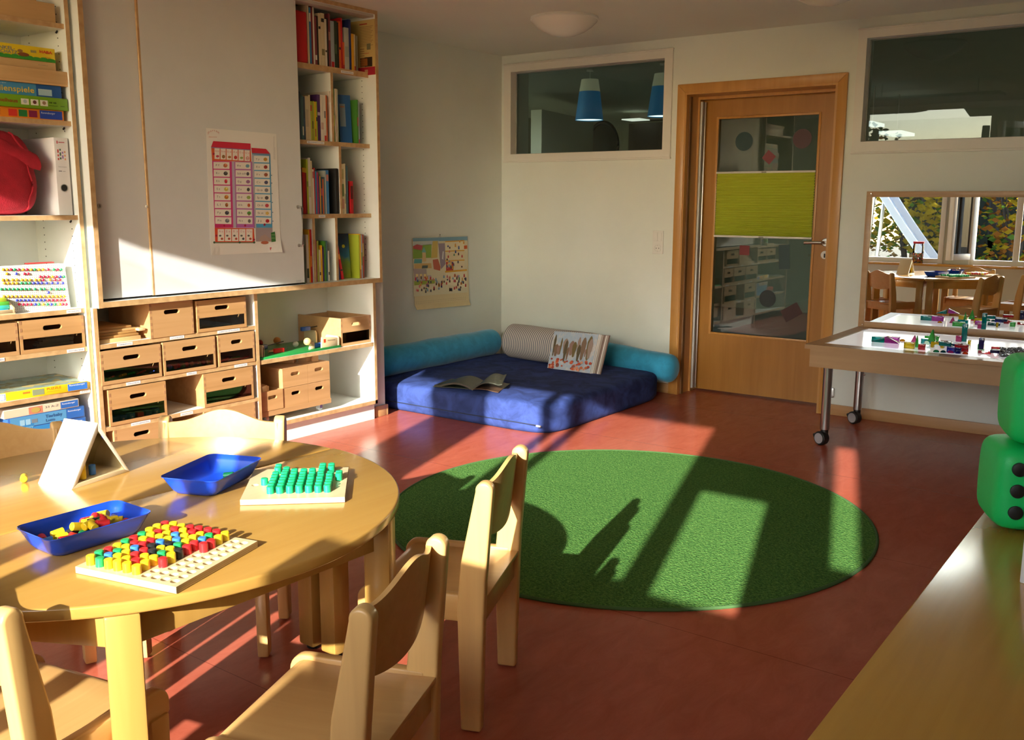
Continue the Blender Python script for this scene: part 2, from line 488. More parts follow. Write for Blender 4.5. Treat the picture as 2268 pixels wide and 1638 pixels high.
# back wall with two interior windows and a door
DX0, DX1, DZ = 1.503, 2.488, 1.994
W1 = (.031, 1.401, 1.592, 2.276); W2 = (2.589, 5.2, 1.592, 2.279)
mb = MB()
for (x0, x1, z0, z1) in ((-.2, W1[0], 0, H), (W1[0], W1[1], 0, W1[2]), (W1[0], W1[1], W1[3], H), (W1[1], DX0, 0, H), (DX0, DX1, DZ, H), (DX1, W2[0], 0, H),
                         (W2[0], W2[1], 0, W2[2]), (W2[0], W2[1], W2[3], H), (W2[1], 5.8, 0, H)):
    mb.box(x0, x1, 0, .3, z0, z1, WALLM)
struct(mb, 'wall_back')
def interior_window(name, o, g):
    """fixed glazing in a wide flat white frame; o = outer edge, g = glass edge (x0, x1, z0, z1)"""
    root = thing(name, None, None); root['kind'] = 'structure'
    m = MB()
    for (x0, x1, z0, z1) in ((o[0], g[0], o[2], o[3]), (g[1], o[1], o[2], o[3]), (g[0], g[1], o[2], g[2]), (g[0], g[1], g[3], o[3])):
        m.box(x0, x1, -.014, .11, z0, z1, PLASTER)
    for (x0, x1, z0, z1) in ((o[0] - .004, o[1] + .004, o[2] - .012, o[2]), (o[0] - .004, o[1] + .004, o[3], o[3] + .010)):
        m.box(x0, x1, -.020, .0, z0, z1, PLASTER, .003)
    m.build('window_frame', root)
    m = MB(); m.box(g[0] - .01, g[1] + .01, .062, .070, g[2] - .01, g[3] + .01, GLASS); m.build('glazing', root)
    m = MB()
    for (x0, x1, z0, z1) in ((g[0], g[0] + .007, g[2], g[3]), (g[1] - .007, g[1], g[2], g[3]), (g[0], g[1], g[2], g[2] + .006), (g[0], g[1], g[3] - .006, g[3])):
        m.box(x0, x1, .052, .061, z0, z1, mat('grey_seal', (.25, .26, .24), .6))
    m.build('rubber_seal', root)
    return root
interior_window('window_1', W1, (.092, 1.342, 1.640, 2.226))
interior_window('window_2', W2, (2.640, 5.15, 1.650, 2.232))
# baseboards
mb = MB(); mb.box(2.548, 5.8, -.014, 0, 0, .066, BASEW, .003); struct(mb, 'baseboard_back')
mb = MB(); mb.box(0, 1.444, -.014, 0, 0, .066, BASEW, .003); struct(mb, 'baseboard_corner')
mb = MB(); mb.box(0, .372, -1.786, -1.772, 0, .066, BASEW, .003); mb.box(.36, .374, -1.772, -1.676, 0, .066, BASEW, .003); mb.box(0, .374, -1.676, -1.662, 0, .066, BASEW, .003); mb.box(0, .014, -1.66, -.014, 0, .066, BASEW, .003)
struct(mb, 'baseboard_left')
# door
root = thing('door_1', None, None); root['kind'] = 'structure'
m = MB()
FX0, FX1, FZ = 1.446, 2.545, 2.050
m.prism([(FX0, -.022, 0), (DX0, -.022, 0), (DX0, -.022, DZ), (FX0, -.022, FZ)], (0, .022, 0), FRAMEW, .004)
m.prism([(FX1, -.022, 0), (DX1, -.022, 0), (DX1, -.022, DZ), (FX1, -.022, FZ)], (0, .022, 0), FRAMEW, .004)
m.prism([(FX0, -.022, FZ), (FX1, -.022, FZ), (DX1, -.022, DZ), (DX0, -.022, DZ)], (0, .022, 0), FRAMEW, .004)
m.box(DX0 - .004, DX0 + .012, -.02, .3, 0, DZ + .004, FRAMEW); m.box(DX1 - .012, DX1 + .004, -.02, .3, 0, DZ + .004, FRAMEW); m.box(DX0 + .012, DX1 - .012, -.02, .3, DZ - .012, DZ + .004, FRAMEW)
m.box(DX0 + .012, DX0 + .022, .02, .05, 0, DZ - .02, mat('door_seal_rubber', (.16, .07, .02), .6)); m.box(DX0 + .012, DX0 + .026, .15, .20, .0, DZ - .012, FRAMEW); m.box(DX0 + .026, DX1 - .022, .15, .20, DZ - .03, DZ - .012, FRAMEW); m.box(DX1 - .022, DX1 - .012, .17, .2, 0, DZ - .012, FRAMEW)
m.build('door_frame', root)
LY = .222
gl = ony(1592, 263, LY), ony(1817, 254, LY), ony(1786, 753, LY)
GX0, GX1, GZ0, GZ1 = (gl[0].x + ony(1573, 736, LY).x) / 2, (gl[1].x + gl[2].x) / 2, (gl[2].z + ony(1573, 736, LY).z) / 2, gl[0].z
leaf = MB()
LX0, LX1 = DX0 + .014, DX1 - .014
for (x0, x1, z0, z1) in ((LX0, GX0, .012, DZ - .016), (GX1, LX1, .012, DZ - .016), (GX0, GX1, .012, GZ0), (GX0, GX1, GZ1, DZ - .016)):
    leaf.box(x0, x1, LY, LY + .042, z0, z1, DOORW)
leaf = leaf.build('door_leaf', root)
m = MB()
for (x0, x1, z0, z1) in ((GX0 - .012, GX0 + .004, GZ0 - .012, GZ1 + .012), (GX1 - .004, GX1 + .012, GZ0 - .012, GZ1 + .012), (GX0, GX1, GZ0 - .012, GZ0 + .004), (GX0, GX1, GZ1 - .004, GZ1 + .012)):
    m.box(x0, x1, LY - .007, LY, z0, z1, FRAMEW, .003)
m.build('glazing_bead', leaf)
m = MB(); m.box(GX0, GX1, LY + .014, LY + .022, GZ0, GZ1, GLASS); m.build('door_glass', leaf)
m = MB(); p0 = ony(1551, 226, .168); p1 = ony(1525, 857, .168)
m.cyl((DX0 + .029, .175, p1.z), (DX0 + .029, .175, p0.z), .017, mat('guard_alu', (.42, .42, .41), .55, 1), seg=24); m.box(DX0 + .012, DX0 + .05, .188, .196, p1.z, p0.z, ALU, .002)
m.build('finger_guard', root)
m = MB()
hx, hz = ony(1829, 536, LY).x, 1.050
m.lathe([(.026, 0), (.026, .006), (.022, .009), (0, .009)], ALU, Matrix.Translation((hx, LY, hz)) @ Matrix.Rotation(PI / 2, 4, 'X'))
m.tube([(hx, LY - .005, hz), (hx, LY - .045, hz), (hx - .012, LY - .055, hz), (hx - .04, LY - .056, hz), (hx - .12, LY - .054, hz - .004)], .0095, STEEL, 12)
m.build('door_handle', leaf)
m = MB(); m.lathe([(.026, 0), (.026, .006), (.022, .009), (0, .009)], PLASTER, Matrix.Translation((hx, LY, hz - .08)) @ Matrix.Rotation(PI / 2, 4, 'X'))
m.box(hx - .005, hx + .005, LY - .0105, LY - .008, hz - .097, hz - .070, BLACK, .002)
m.build('lock_rosette', leaf)
# neighbouring room seen through the glass
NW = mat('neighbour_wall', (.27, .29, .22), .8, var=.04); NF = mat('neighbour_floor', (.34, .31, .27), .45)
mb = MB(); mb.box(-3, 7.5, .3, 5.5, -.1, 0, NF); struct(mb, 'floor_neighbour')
mb = MB(); mb.box(-6, 12, -9.3, YW - .1, -.30, -.12, mat('pale_bounce_ground', (.55, .54, .50), .8, var=.08)); struct(mb, 'garden_bounce_ground')  # unseen pale ground added to bounce sunlight up to the ceiling
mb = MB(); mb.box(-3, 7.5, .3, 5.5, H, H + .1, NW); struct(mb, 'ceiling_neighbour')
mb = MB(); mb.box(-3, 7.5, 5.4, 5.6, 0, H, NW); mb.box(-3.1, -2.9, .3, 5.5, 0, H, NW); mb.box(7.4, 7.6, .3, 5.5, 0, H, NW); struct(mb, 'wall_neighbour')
# window wall behind the camera: openings shaped to cast the patches of sun on floor and furniture
mb = MB()
def hole_wall(mb, x0, x1, z0, z1, holes, y0, y1, m):
    xs = sorted({x0, x1, *[h[0] for h in holes], *[h[1] for h in holes]})
    for a, b in zip(xs, xs[1:]):
        cuts = sorted([(h[2], h[3]) for h in holes if h[0] < b - 1e-6 and h[1] > a + 1e-6])
        z = z0
        for c0, c1 in cuts:
            if c0 > z: mb.box(a, b, y0, y1, z, c0, m)
            z = c1
        if z < z1: mb.box(a, b, y0, y1, z, z1, m)
SZ = .66
hole_wall(mb, -.2, 6.0, 0, 2.62, [(.55, 2.14, SZ, 2.50), (2.52, 3.89, SZ, 2.325), (3.99, 4.30, 1.355, 1.845), (4.585, 4.69, 1.60, 2.325)], YW - .03, YW, WALLM)
# left opening's head is sloped to shape the sun's edge on the cupboard
mb.prism([(.55, YW - .03, 2.50), (.55, YW - .03, 2.365), (1.28, YW - .03, 2.365), (1.40, YW - .03, 2.378), (1.67, YW - .03, 2.488), (1.69, YW - .03, 2.5)], (0, .03, 0), WALLM)
mb.prism([(1.74, YW - .03, 2.50), (1.90, YW - .03, 2.29), (2.14, YW - .03, 2.29), (2.14, YW - .03, 2.5)], (0, .03, 0), WALLM)
mb.box(3.525, 3.90, YW - .03, YW, SZ - .01, 1.375, WALLM)  # unseen block added to keep low sun off chairs and table
struct(mb, 'wall_front')
PVC = mat('window_pvc', (.82, .82, .80), .35)
def ext_window(name, x0, x1, z0, z1, bars=(), pane=True):
    root = thing(name, None, None); root['kind'] = 'structure'
    m = MB(); y0, y1 = YW - .06, YW + .03
    for (a, b, c, d) in ((x0 - .05, x0 + .004, z0 - .05, z1 + .05), (x1 - .004, x1 + .05, z0 - .05, z1 + .05), (x0, x1, z0 - .05, z0 + .015)):
        m.box(a, b, y0, y1, c, d, PVC, .005)
    m.build('window_frame', root)
    for (a, b) in bars:
        m = MB(); m.box(a, b, YW - .02, YW + .012, z0, z1, PVC, .004); m.build('mullion', root)
    if pane:
        m = MB(); m.box(x0, x1, YW - .012, YW - .006, z0, z1, glass('pane_outdoor', (.97, .98, .97))); m.build('pane_glass', root)
    return root
ext_window('window_3', .55, 2.14, SZ, 2.28)
w4 = ext_window('window_4', 2.52, 3.89, SZ, 2.325, ((2.92, 2.985), (3.045, 3.11)), False)
m = MB(); m.box(3.11, 3.89, YW - .012, YW - .006, SZ, 2.325, MATS['pane_outdoor']); m.build('pane_glass', w4)
# casement swung open into the room, hinged on the left jamb
sash = thing('window_5', None, None, (2.50, YW + .05, 0), R(118)); sash['kind'] = 'structure'
m = MB()
for (a, b, c, d) in ((0, .06, SZ + .02, 2.2), (.36, .42, SZ + .02, 2.2), (.06, .36, SZ + .02, SZ + .09), (.06, .36, 2.13, 2.2)):
    m.box(a, b, -.03, .03, c, d, PVC, .005)
m.build('sash_frame', sash)
m = MB(); m.box(.06, .36, -.004, .004, SZ + .09, 2.13, MATS['pane_outdoor']); m.build('pane_glass', sash)
m = MB(); m.box(.02, 3.98, YW, YW + .17, .595, .622, BENCHW, .004); struct(m, 'trim_sill')
m = MB(); m.box(.0, 5.8, YW, YW + .014, 0, .066, BASEW, .003); struct(m, 'baseboard_front')
# ------------------------------------------------------------------ built-in cupboards on the left wall
XF, XL, XD = .449, .419, .412       # outer frame front, carcass front, sliding-door face
T = .019
def panel(m, x0, x1, y0, y1, z0, z1, edge='x', mm=WHITE):
    """white laminated board with a bare plywood front edge strip"""
    m.box(x0, x1 - .0025, y0, y1, z0, z1, mm); m.box(x1 - .0025, x1, y0, y1, z0, z1, PLY)
# lower cabinet
lc = thing('storage_cabinet', 'low white built-in cabinet with plywood edges under the sliding-door cupboard', 'cabinet', (0, 0, 0))
A0, A1, A2 = -3.573, -2.688, -1.800
m = MB()
for (y0, y1) in ((A0, A0 + T), (A1, A1 + T), (A2 - T, A2)): panel(m, .02, XL, y0, y1, .10, .826)
m.box(.02, .03, A0, A2, .10, .826, WHITE); m.box(.02, XL - .03, A0, A2, 0, .10, WHITE)
panel(m, .02, XL, A0, A2, .100, .122)
m.build('carcass', lc)
SH_A = [.262, .455, .640]
for z in SH_A:
    m = MB(); panel(m, .03, XL - .001, A0 + T, A1, z, z + .020); m.build('shelf', lc)
m = MB(); panel(m, .03, XL - .004, A1 + T, A2 - T, .450, .472); m.build('shelf', lc)
# upper cupboard
uc = thing('wall_cupboard', 'tall white wall cupboard with two pale grey sliding doors and open bookshelves', 'cupboard', (0, 0, 0))
U0, U1 = -3.561, -1.770
m = MB()
panel(m, .02, XF, U0, U0 + .022, .826, 2.346); panel(m, .02, XF, U1 - .019, U1, .826, 2.346)
panel(m, .02, XF, U0 + .022, U1 - .019, .827, .852); panel(m, .02, XF, U0 + .022, U1 - .019, 2.326, 2.346)
m.box(.02, .03, U0, U1, .85, 2.33, WHITE)
m.box(.355, .437, U0 + .022, U1 - .019, 2.312, 2.326, mat('track_profile', (.50, .46, .40), .4)); m.box(.36, .41, U0 + .022, -2.33, .852, .856, DARKGAP)
panel(m, .03, .38, -2.345, -2.328, .852, 2.326)
m.build('carcass', uc)
BXF = .387
SH_U = [(1.987, 2.017), (1.596, 1.619), (1.202, 1.225)]
for (z0, z1) in SH_U:
    m = MB(); panel(m, .03, BXF, -2.328, U1 - .0195, z0, z1); m.build('shelf', uc)
for (y, z0, z1) in ((-2.070, 1.619, 1.987), (-2.023, 1.225, 1.596), (-2.235, .852, 1.202), (-2.066, .852, 1.202)):
    m = MB(); panel(m, .03, BXF - .002, y - .008, y + .008, z0, z1); m.build('divider', uc)
m = MB()
for z in [.95 + .032 * i for i in range(42)]:
    m.cyl((.335, U1 - .0205, z), (.335, U1 - .019, z), .0025, DARKGAP, seg=8)
m.build('shelf_pin_holes', uc)
d1 = MB(); d1.box(.404, .414, U0 + .022, -3.262, .862, 2.318, GREYW); d1 = d1.build('sliding_door', uc)
m = MB(); p = onx(220, 456, .414)
m.lathe([(.011, 0), (.011, .003), (.008, .004), (.003, .0045), (0, .0045)], STEEL, Matrix.Translation((.414, p.y, p.z)) @ Matrix.Rotation(PI / 2, 4, 'Y'))
m.box(.4180, .4192, p.y - .0015, p.y + .0015, p.z - .006, p.z + .006, BLACK); m.build('lock', d1)
d2 = MB(); d2.box(.418, .428, -3.268, -2.352, .862, 2.318, GREYW); d2.box(.4182, .4284, -3.275, -3.266, .862, 2.318, PLY)
d2 = d2.build('sliding_door', uc)
m = MB(); p = onx(325, 457, .429); m.ball((.428, p.y, p.z), .007, PLASTER, sc=(.4, 1, 1)); m.build('bumper', d2)
m = MB(); a = onx(660, 458, .428); b = onx(664, 543, .428); yb = (a.y + b.y) / 2 - .004
m.tube([(.428, yb, a.z), (.456, yb, a.z), (.461, yb, a.z - .005), (.461, yb, b.z + .005), (.456, yb, b.z), (.428, yb, b.z)], .005, STEEL, 10)
m.lathe([(.009, 0), (.009, .003), (.005, .003)], STEEL, Matrix.Translation((.428, yb, a.z)) @ Matrix.Rotation(PI / 2, 4, 'Y')); m.lathe([(.009, 0), (.009, .003), (.005, .003)], STEEL, Matrix.Translation((.428, yb, b.z)) @ Matrix.Rotation(PI / 2, 4, 'Y'))
m.build('door_handle', d2)
# tall open shelf unit on the far left
lu = thing('shelf_unit', 'tall white open shelf unit with plywood edges beside the sliding-door cupboard', 'shelf', (0, 0, 0))
m = MB()
LXF = .402
L0, L1 = -4.50, -3.577
panel(m, .02, LXF, L1 - .017, L1, 0.0, 2.346); panel(m, .02, LXF, L0, L0 + .019, 0, 2.346); m.box(.02, .03, L0, L1, .1, 2.346, WHITE); panel(m, .02, LXF, L0 + .019, L1 - .017, 2.32, 2.346); panel(m, .02, LXF, L0 + .019, L1 - .017, .085, .105)
m.build('carcass', lu)
SH_L = [2.004, 1.607, 1.212, .808, .636, .447, .268]
for z in SH_L:
    m = MB(); panel(m, .03, LXF - .012, L0 + .019, L1 - .017, z, z + .020); m.build('shelf', lu)
m = MB()
for z in [.5 + .032 * i for i in range(56)]:
    m.cyl((.10, L1 - .0185, z), (.10, L1 - .017, z), .0024, DARKGAP, seg=8); m.cyl((.335, L1 - .0185, z), (.335, L1 - .017, z), .0024, DARKGAP, seg=8)
for z in SH_L[:4]:
    m.cyl((.335, L1 - .024, z - .012), (.335, L1 - .017, z - .004), .004, DARKGAP, seg=8)
m.build('shelf_pin_holes', lu)

# ---- drawers and boxes of beech
def drawer(label, y0, y1, z0, z1, front=XL + .002, depth=.34, window=True, m1=DRAW, topfrac=.55, group=None, figured=False, slot=.30, loc=None, rz=0):
    """finger-jointed beech box with a grip hole; window=True leaves a clear strip under the grip board"""
    wd, ht = y1 - y0, z1 - z0; mm = DRAWP if figured else m1
    root = thing('storage_box', label, 'storage box', loc or (front, y0, z0), rz, group)
    t = .012; zt = ht * (1 - topfrac) if window else 0
    m = MB(); M = Matrix.Translation((-t, 0, zt))
    m.holed(wd, ht - zt, t, wd / 2, (ht - zt) * (.5 if window else .72), min(.085, wd * slot), min(.021, (ht - zt) * .28), mm, M)
    fp = m.build('front_board', root)
    for s, yy in ((0, 0), (1, wd - t)):
        m = MB(); m.box(-depth, -t if not window else -t, yy, yy + t, 0, ht, mm)
        if window: m.box(-t, 0, yy, yy + t, 0, zt, mm)
        m.build('side_board', root)
    n = max(3, int((ht - zt) / .014))
    for yy in (.0, wd - t):
        m = MB()
        for i in range(0, n, 2):
            z = zt + (ht - zt) * i / n
            m.box(-.001, .0006, yy + .0005, yy + t - .0005, z, z + (ht - zt) / n, mat('end_grain', (.36, .19, .09), .5))
        m.build('finger_joint', root)
    m = MB(); m.box(-depth, -depth + t, t, wd - t, 0, ht * .96, mm); m.build('back_board', root)
    m = MB(); m.box(-depth, -t, t, wd - t, .0, .006, mm); m.build('bottom_board', root)
    if window:
        m = MB(); m.box(-t, 0, t, wd - t, 0, min(.017, zt * .3), mm); m.build('bottom_rail', root)
        m = MB(); m.box(-.004, -.001, t, wd - t, .012, zt + .002, CLEAR); m.build('clear_window', root)
    return root
G = 'beech drawers in the white cabinets'
zA = [.122, .282, .475, .660]
drawer('deep beech box with plain front in top row, beside the stacked boards', -3.297, -3.060, .660, .822, window=False, group=G, slot=.36)
drawer('beech drawer in top row at right, white sheets behind its window', -3.040, -2.744, .660, .815, group=G, figured=True)
drawer('beech drawer second row, leftmost, with colourful gears and magnets inside', -3.556, -3.250, .4755, .630, group=G)
drawer('beech drawer in the middle of the second row, with coloured beads inside', -3.238, -2.943, .4755, .634, group=G)
drawer('narrow beech drawer at right end of second row, red and green tiles inside', -2.926, -2.700, .4755, .634, group=G)
drawer('beech drawer third row, leftmost, with blue letter cubes inside', -3.530, -3.234, .2825, .450, group=G, figured=True)
drawer('beech drawer at right end of third row, with white rings and tools inside', -3.022, -2.718, .2825, .451, group=G, figured=True)
drawer('beech drawer low in left row, half hidden behind the round table', -3.515, -3.235, .123, .262, group=G, window=False)
drawer('beech drawer low on the right, its grip just above the sunlit chair back', -3.03, -2.712, .123, .262, group=G, window=False)
# open-top wooden box in the right compartment
b = drawer('long open beech box on right compartment shelf, brown chips behind its window', -2.065, -1.823, .4725, .634, front=XL - .022, group=G, depth=.36, topfrac=.52)
# rolling crates
rc = thing('rolling_crate', 'rolling beech block crate with four grip holes on small castors', 'crate', (0, 0, 0))
gg = .19
def crate_front(name, parent, x, y0, y1, z0, z1):
    m = MB(); m.holed(y1 - y0, z1 - z0, .011, (y1 - y0) / 2, (z1 - z0) * .66, .062, .02, DRAWP, Matrix.Translation((x - .011, y0, z0))); return m.build(name, parent)
px = XL - .02
cy0, cy1, cym = -2.505, -2.163, -2.327
crate_front('front_board', rc, px, cy0, cym - .001, .298, .403); crate_front('front_board', rc, px, cy0, cym - .001, .190, .296)
crate_front('front_board', rc, px, cym + .001, cy1, .298, .403); crate_front('front_board', rc, px, cym + .001, cy1, .190, .296)
m = MB(); m.box(.06, px - .011, cy0, cy0 + .011, .19, .403, DRAW); m.box(.06, px - .011, cy1 - .011, cy1, .19, .403, DRAW); m.box(.06, px - .011, cym - .006, cym + .006, .19, .403, DRAW); m.box(.06, .071, cy0, cy1, .19, .403, DRAW); m.build('side_board', rc)
m = MB(); m.box(.05, px + .002, -2.665, cy1 + .004, .162, .190, DRAW); m.build('base_board', rc)
def castor(m, x, y, z0, r, sw=.02, dx=0, dy=.0):
    m.lathe([(r * .35, -.011), (r * .9, -.011), (r, -.007), (r, .007), (r * .9, .011), (r * .35, .011)], mat('castor_grey', (.45, .47, .48), .3), Matrix.Translation((x, y, z0 + r)) @ Matrix.Rotation(PI / 2, 4, 'Y'))
    for sx in (-.014, .014): m.box(x + sx - .001, x + sx + .001, y - .006, y + .012, z0 + r * .8, z0 + 2 * r + .004, CHROME)
    m.box(x - .016, x + .016, y - .008, y + .022, z0 + 2 * r + .002, z0 + 2 * r + .006, CHROME)
for (x, y) in ((.36, -2.215), (.36, -2.60), (.12, -2.215), (.12, -2.60)):
    m = MB(); castor(m, x, y, .1225, .0165); m.build('castor', rc)
sb = thing('small_crate', 'small open beech box of wooden blocks beside the rolling crate', 'crate', (0, 0, 0))
crate_front('front_board', sb, px + .004, -2.655, cy0 - .004, .192, .298)
m = MB(); m.box(.07, px - .007, -2.655, -2.644, .192, .298, DRAW); m.box(.07, px - .007, cy0 - .016, cy0 - .005, .192, .298, DRAW); m.box(.07, .08, -2.655, cy0 - .005, .192, .298, DRAW); m.box(.07, px - .007, -2.655, cy0 - .005, .192, .197, DRAW); m.build('side_board', sb)
# loose wooden blocks on the crates
BL = wood('block_wood', (.74, .50, .28), (.62, .38, .18), .45, 0)
spots = [((.30, -2.255, .404), (.06, .05, .03), 10, 'flat wooden block on top of the rolling crate, behind the ramp blocks'), ((.33, -2.215, .404), (.05, .035, .042), -20, 'upright wooden block at right end of rolling crate'),
         ((.25, -2.34, .404), (.09, .05, .022), 30, 'long flat wooden block lying over middle of rolling crate'), ((.17, -2.30, .404), (.08, .06, .034), 5, 'wooden block at the back of the rolling crate'),
         ((.33, -2.60, .285), (.05, .06, .034), 25, 'tilted wooden block sticking out of the small open crate'), ((.30, -2.56, .285), (.08, .035, .028), -15, 'long wooden block on top of the small open crate')]
for (p, d, a, lb) in spots:
    m = MB(); m.box(-d[0] / 2, d[0] / 2, -d[1] / 2, d[1] / 2, 0, d[2], BL, .002); tag(m.build('wooden_block', loc=p, rot=(0, 0, R(a))), lb, 'block', 'loose wooden blocks on the crates')
m = MB(); m.box(.09, .38, cy0 + .012, cym - .007, .35, .402, BL); m.box(.09, .38, cym + .007, cy1 - .012, .35, .402, BL); tag(m.build('block_filling'), 'layer of wooden blocks filling the rolling crate to its rim', 'blocks')
m = MB(); m.box(.09, .38, -2.643, cy0 - .017, .198, .284, BL); tag(m.build('block_filling'), 'wooden blocks filling the small open crate', 'blocks')
# stacked thin boards, top-left compartment
for i, (dz, yy, ln, col) in enumerate([(0, -3.335, .215, 1), (.020, -3.34, .205, 2), (.032, -3.345, .19, 2), (.044, -3.34, .195, 1), (.056, -3.36, .17, 2)]):
    m = MB(); m.box(.10 + .006 * i, .40 - .008 * i, yy - ln, yy, .660 + dz, .660 + dz + (.019 if i == 0 else .011), TRAYW if col == 1 else wood('hardboard', (.50, .29, .10), (.42, .22, .07), .5, 1), .0015)
    tag(m.build('wooden_board'), '%s flat wooden puzzle board from the bottom of the stack in the top-left compartment' % ORD[i], 'puzzle board', 'flat wooden boards stacked in the cabinet')
m = MB(); m.box(.20, .405, -3.345, -3.312, .700, .712, BL, .002); tag(m.build('wooden_ruler'), 'light wooden strip poking out between the stacked boards and deep box', 'strip')
# contents behind the drawer windows
def bits(y0, y1, z, items, group, x=.404):
    z += .012
    for (nm, lb, cat, y, kind, col, s) in items:
        m = MB(); c = ink(*col)
        if kind == 'ball': m.ball((0, 0, s), s, c)
        elif kind == 'box': m.box(-s, s, -s, s, 0, 1.6 * s, c, s * .12)
        elif kind == 'flat': m.box(-s, s, -1.5 * s, 1.5 * s, 0, .5 * s, c, s * .1)
        elif kind == 'ring':
            m.tube([(s * math.cos(a * PI / 8), s * math.sin(a * PI / 8), s * .25) for a in range(16)], s * .2, c, 8, True)
        elif kind == 'gear':
            pts = []
            for k in range(20):
                rr = s * (1 if k % 2 else .78); pts.append((rr * math.cos(2 * PI * k / 20), rr * math.sin(2 * PI * k / 20), 0))
            m.prism(pts, (0, 0, s * .4), c)
        tag(m.build(nm, loc=(x - random.uniform(0, .03), y, z), rot=(0, R(-25) if kind in ('gear', 'ring', 'flat') else 0, random.uniform(0, 1.5))), lb, cat, group)
g1 = 'small parts in the leftmost second-row drawer'
m = MB(); m.box(.13, .385, -3.53, -3.30, .484, .487, mat('magazine_dull', rgb(90, 95, 85), .4, var=.3, vscale=20)); tag(m.build('picture_card'), 'dull glossy picture sheet lying in the leftmost second-row drawer', 'card')
bits(0, 0, .488, [('toy_gear', 'yellow gear at front of the leftmost second-row drawer', 'gear', -3.435, 'gear', (240, 190, 40), .019), ('toy_gear', 'green toothed gear in the leftmost second-row drawer', 'gear', -3.385, 'gear', (30, 180, 80), .018),
    ('toy_tile', 'red plastic tile in the leftmost second-row drawer', 'tile', -3.335, 'flat', (215, 40, 40), .015), ('toy_tile', 'blue plastic tile at right of the leftmost second-row drawer', 'tile', -3.285, 'flat', (50, 80, 190), .012),
    ('toy_gear', 'red gear at left of the leftmost second-row drawer', 'gear', -3.50, 'gear', (170, 60, 30), .018)], g1)
g2 = 'beads in the middle second-row drawer'
cols = [('dark green', (20, 100, 50)), ('blue', (50, 90, 210)), ('red', (190, 40, 40)), ('crimson', (200, 50, 50)), ('green', (40, 150, 70)), ('scarlet', (220, 70, 60)), ('tan', (200, 160, 100)), ('emerald', (30, 140, 60)), ('wine-red', (180, 40, 50)), ('yellow', (240, 200, 60))]
bits(0, 0, .483, [('wooden_bead', '%s bead, %s from the left in the middle second-row drawer' % (cn, ORD[i]), 'bead', -3.215 + .027 * i, 'ball', c, .0105 + .003 * (i == 1)) for i, (cn, c) in enumerate(cols)], g2)
g3 = 'tiles in the narrow second-row drawer'
bits(0, 0, .483, [('toy_tile', 'red roof-shaped tile in the narrow second-row drawer', 'tile', -2.865, 'flat', (220, 60, 50), .017), ('toy_tile', 'green tile in the middle of the narrow second-row drawer', 'tile', -2.805, 'flat', (30, 160, 90), .018), ('toy_tile', 'small red tile at right of the narrow second-row drawer', 'tile', -2.745, 'flat', (215, 60, 60), .013)], g3)
m = MB(); m.box(.10, .36, -3.21, -2.96, .483, .486, ink(40, 90, 40)); tag(m.build('green_sheet'), 'green card lying under the beads in the middle drawer', 'card')
m = MB(); m.box(.10, .36, -2.91, -2.72, .483, .486, ink(60, 45, 30)); tag(m.build('brown_sheet'), 'dark card lying under the tiles in narrow drawer', 'card')
g4 = 'letter cubes in the third-row drawer'
for i, (y, col, cn, dz) in enumerate([(-3.49, (40, 110, 160), 'teal-blue', 0), (-3.455, (45, 120, 175), 'blue', 0), (-3.412, (60, 150, 205), 'sky-blue', 0), (-3.365, (200, 50, 50), 'red', 0), (-3.325, (45, 110, 160), 'dull blue', 0), (-3.283, (60, 140, 200), 'bright blue', .004), (-3.40, (45, 110, 150), 'dark blue', .036)]):
    m = MB(); m.box(-.016, .016, -.016, .016, 0, .032, ink(*col), .003)
    if col[2] > 170: m.text('aeno'[i % 4], .026, frame_M((.0164, -.008, .008), (0, 1, 0), (0, 0, 1)), ink(220, 235, 240))
    tag(m.build('letter_cube', loc=(.395 - (.06 if dz > .01 else 0), y, .2895 + dz), rot=(0, 0, R(8 * (i % 3 - 1)))), '%s plastic cube, %s in the leftmost third-row drawer' % (cn, 'lying on the others' if dz > .01 else ORD[i] + ' from the left'), 'cube', g4)
m = MB(); m.box(.1, .37, -3.51, -3.25, .2895, .2925, ink(20, 45, 60)); tag(m.build('drawer_liner'), 'dark blue liner sheet under the letter cubes', 'sheet')
m = MB(); m.box(.10, .34, -3.01, -2.735, .2895, .2925, ink(55, 70, 45)); tag(m.build('green_card'), 'dull green card under rings in right third-row drawer', 'card')
for i, (y, s) in enumerate([(-2.965, .024), (-2.93, .02)]):
    m = MB(); m.tube([(s * math.cos(a * PI / 10), 1.6 * s * math.sin(a * PI / 10), .004) for a in range(20)], .0016, CHROME, 6, True)
    tag(m.build('metal_ring', loc=(.375 + .01 * i, y, .2935)), ['larger', 'smaller'][i] + ' thin metal ring in the right third-row drawer', 'ring', 'rings in the right third-row drawer')
m = MB(); m.box(-.006, .006, -.045, .045, 0, .008, ink(215, 215, 205), .002); tag(m.build('white_stick', loc=(.34, -2.86, .2935), rot=(0, 0, R(-18))), 'short white stick lying in the right third-row drawer', 'stick')
for i in range(3):
    m = MB(); m.box(.12, .385 - .012 * i, -3.02 + .01 * i, -2.775 - .02 * i, .668 + .005 * i, .672 + .005 * i, ink(205 - 15 * i, 205 - 10 * i, 190)); tag(m.build('white_card'), '%s pale sheet from the bottom in the top-right drawer' % ORD[i], 'sheet', 'pale sheets in the top-right drawer')
m = MB()
for i in range(160):
    y, x = random.uniform(-2.045, -1.85), random.uniform(.31, .380); z = .480 + random.random() * .028
    a = random.uniform(0, PI); d = Vector((math.cos(a), math.sin(a), random.uniform(-.4, .4))) * .012
    m.cyl((x, y, z), (x + d.x, y + d.y, z + d.z), .0022, mat('wood_chips', (.30, .19, .12), .7), seg=5)
tag(m.build('wood_chips'), 'brown wood shavings heaped behind the window of the open-topped box', 'shavings', kind='stuff')
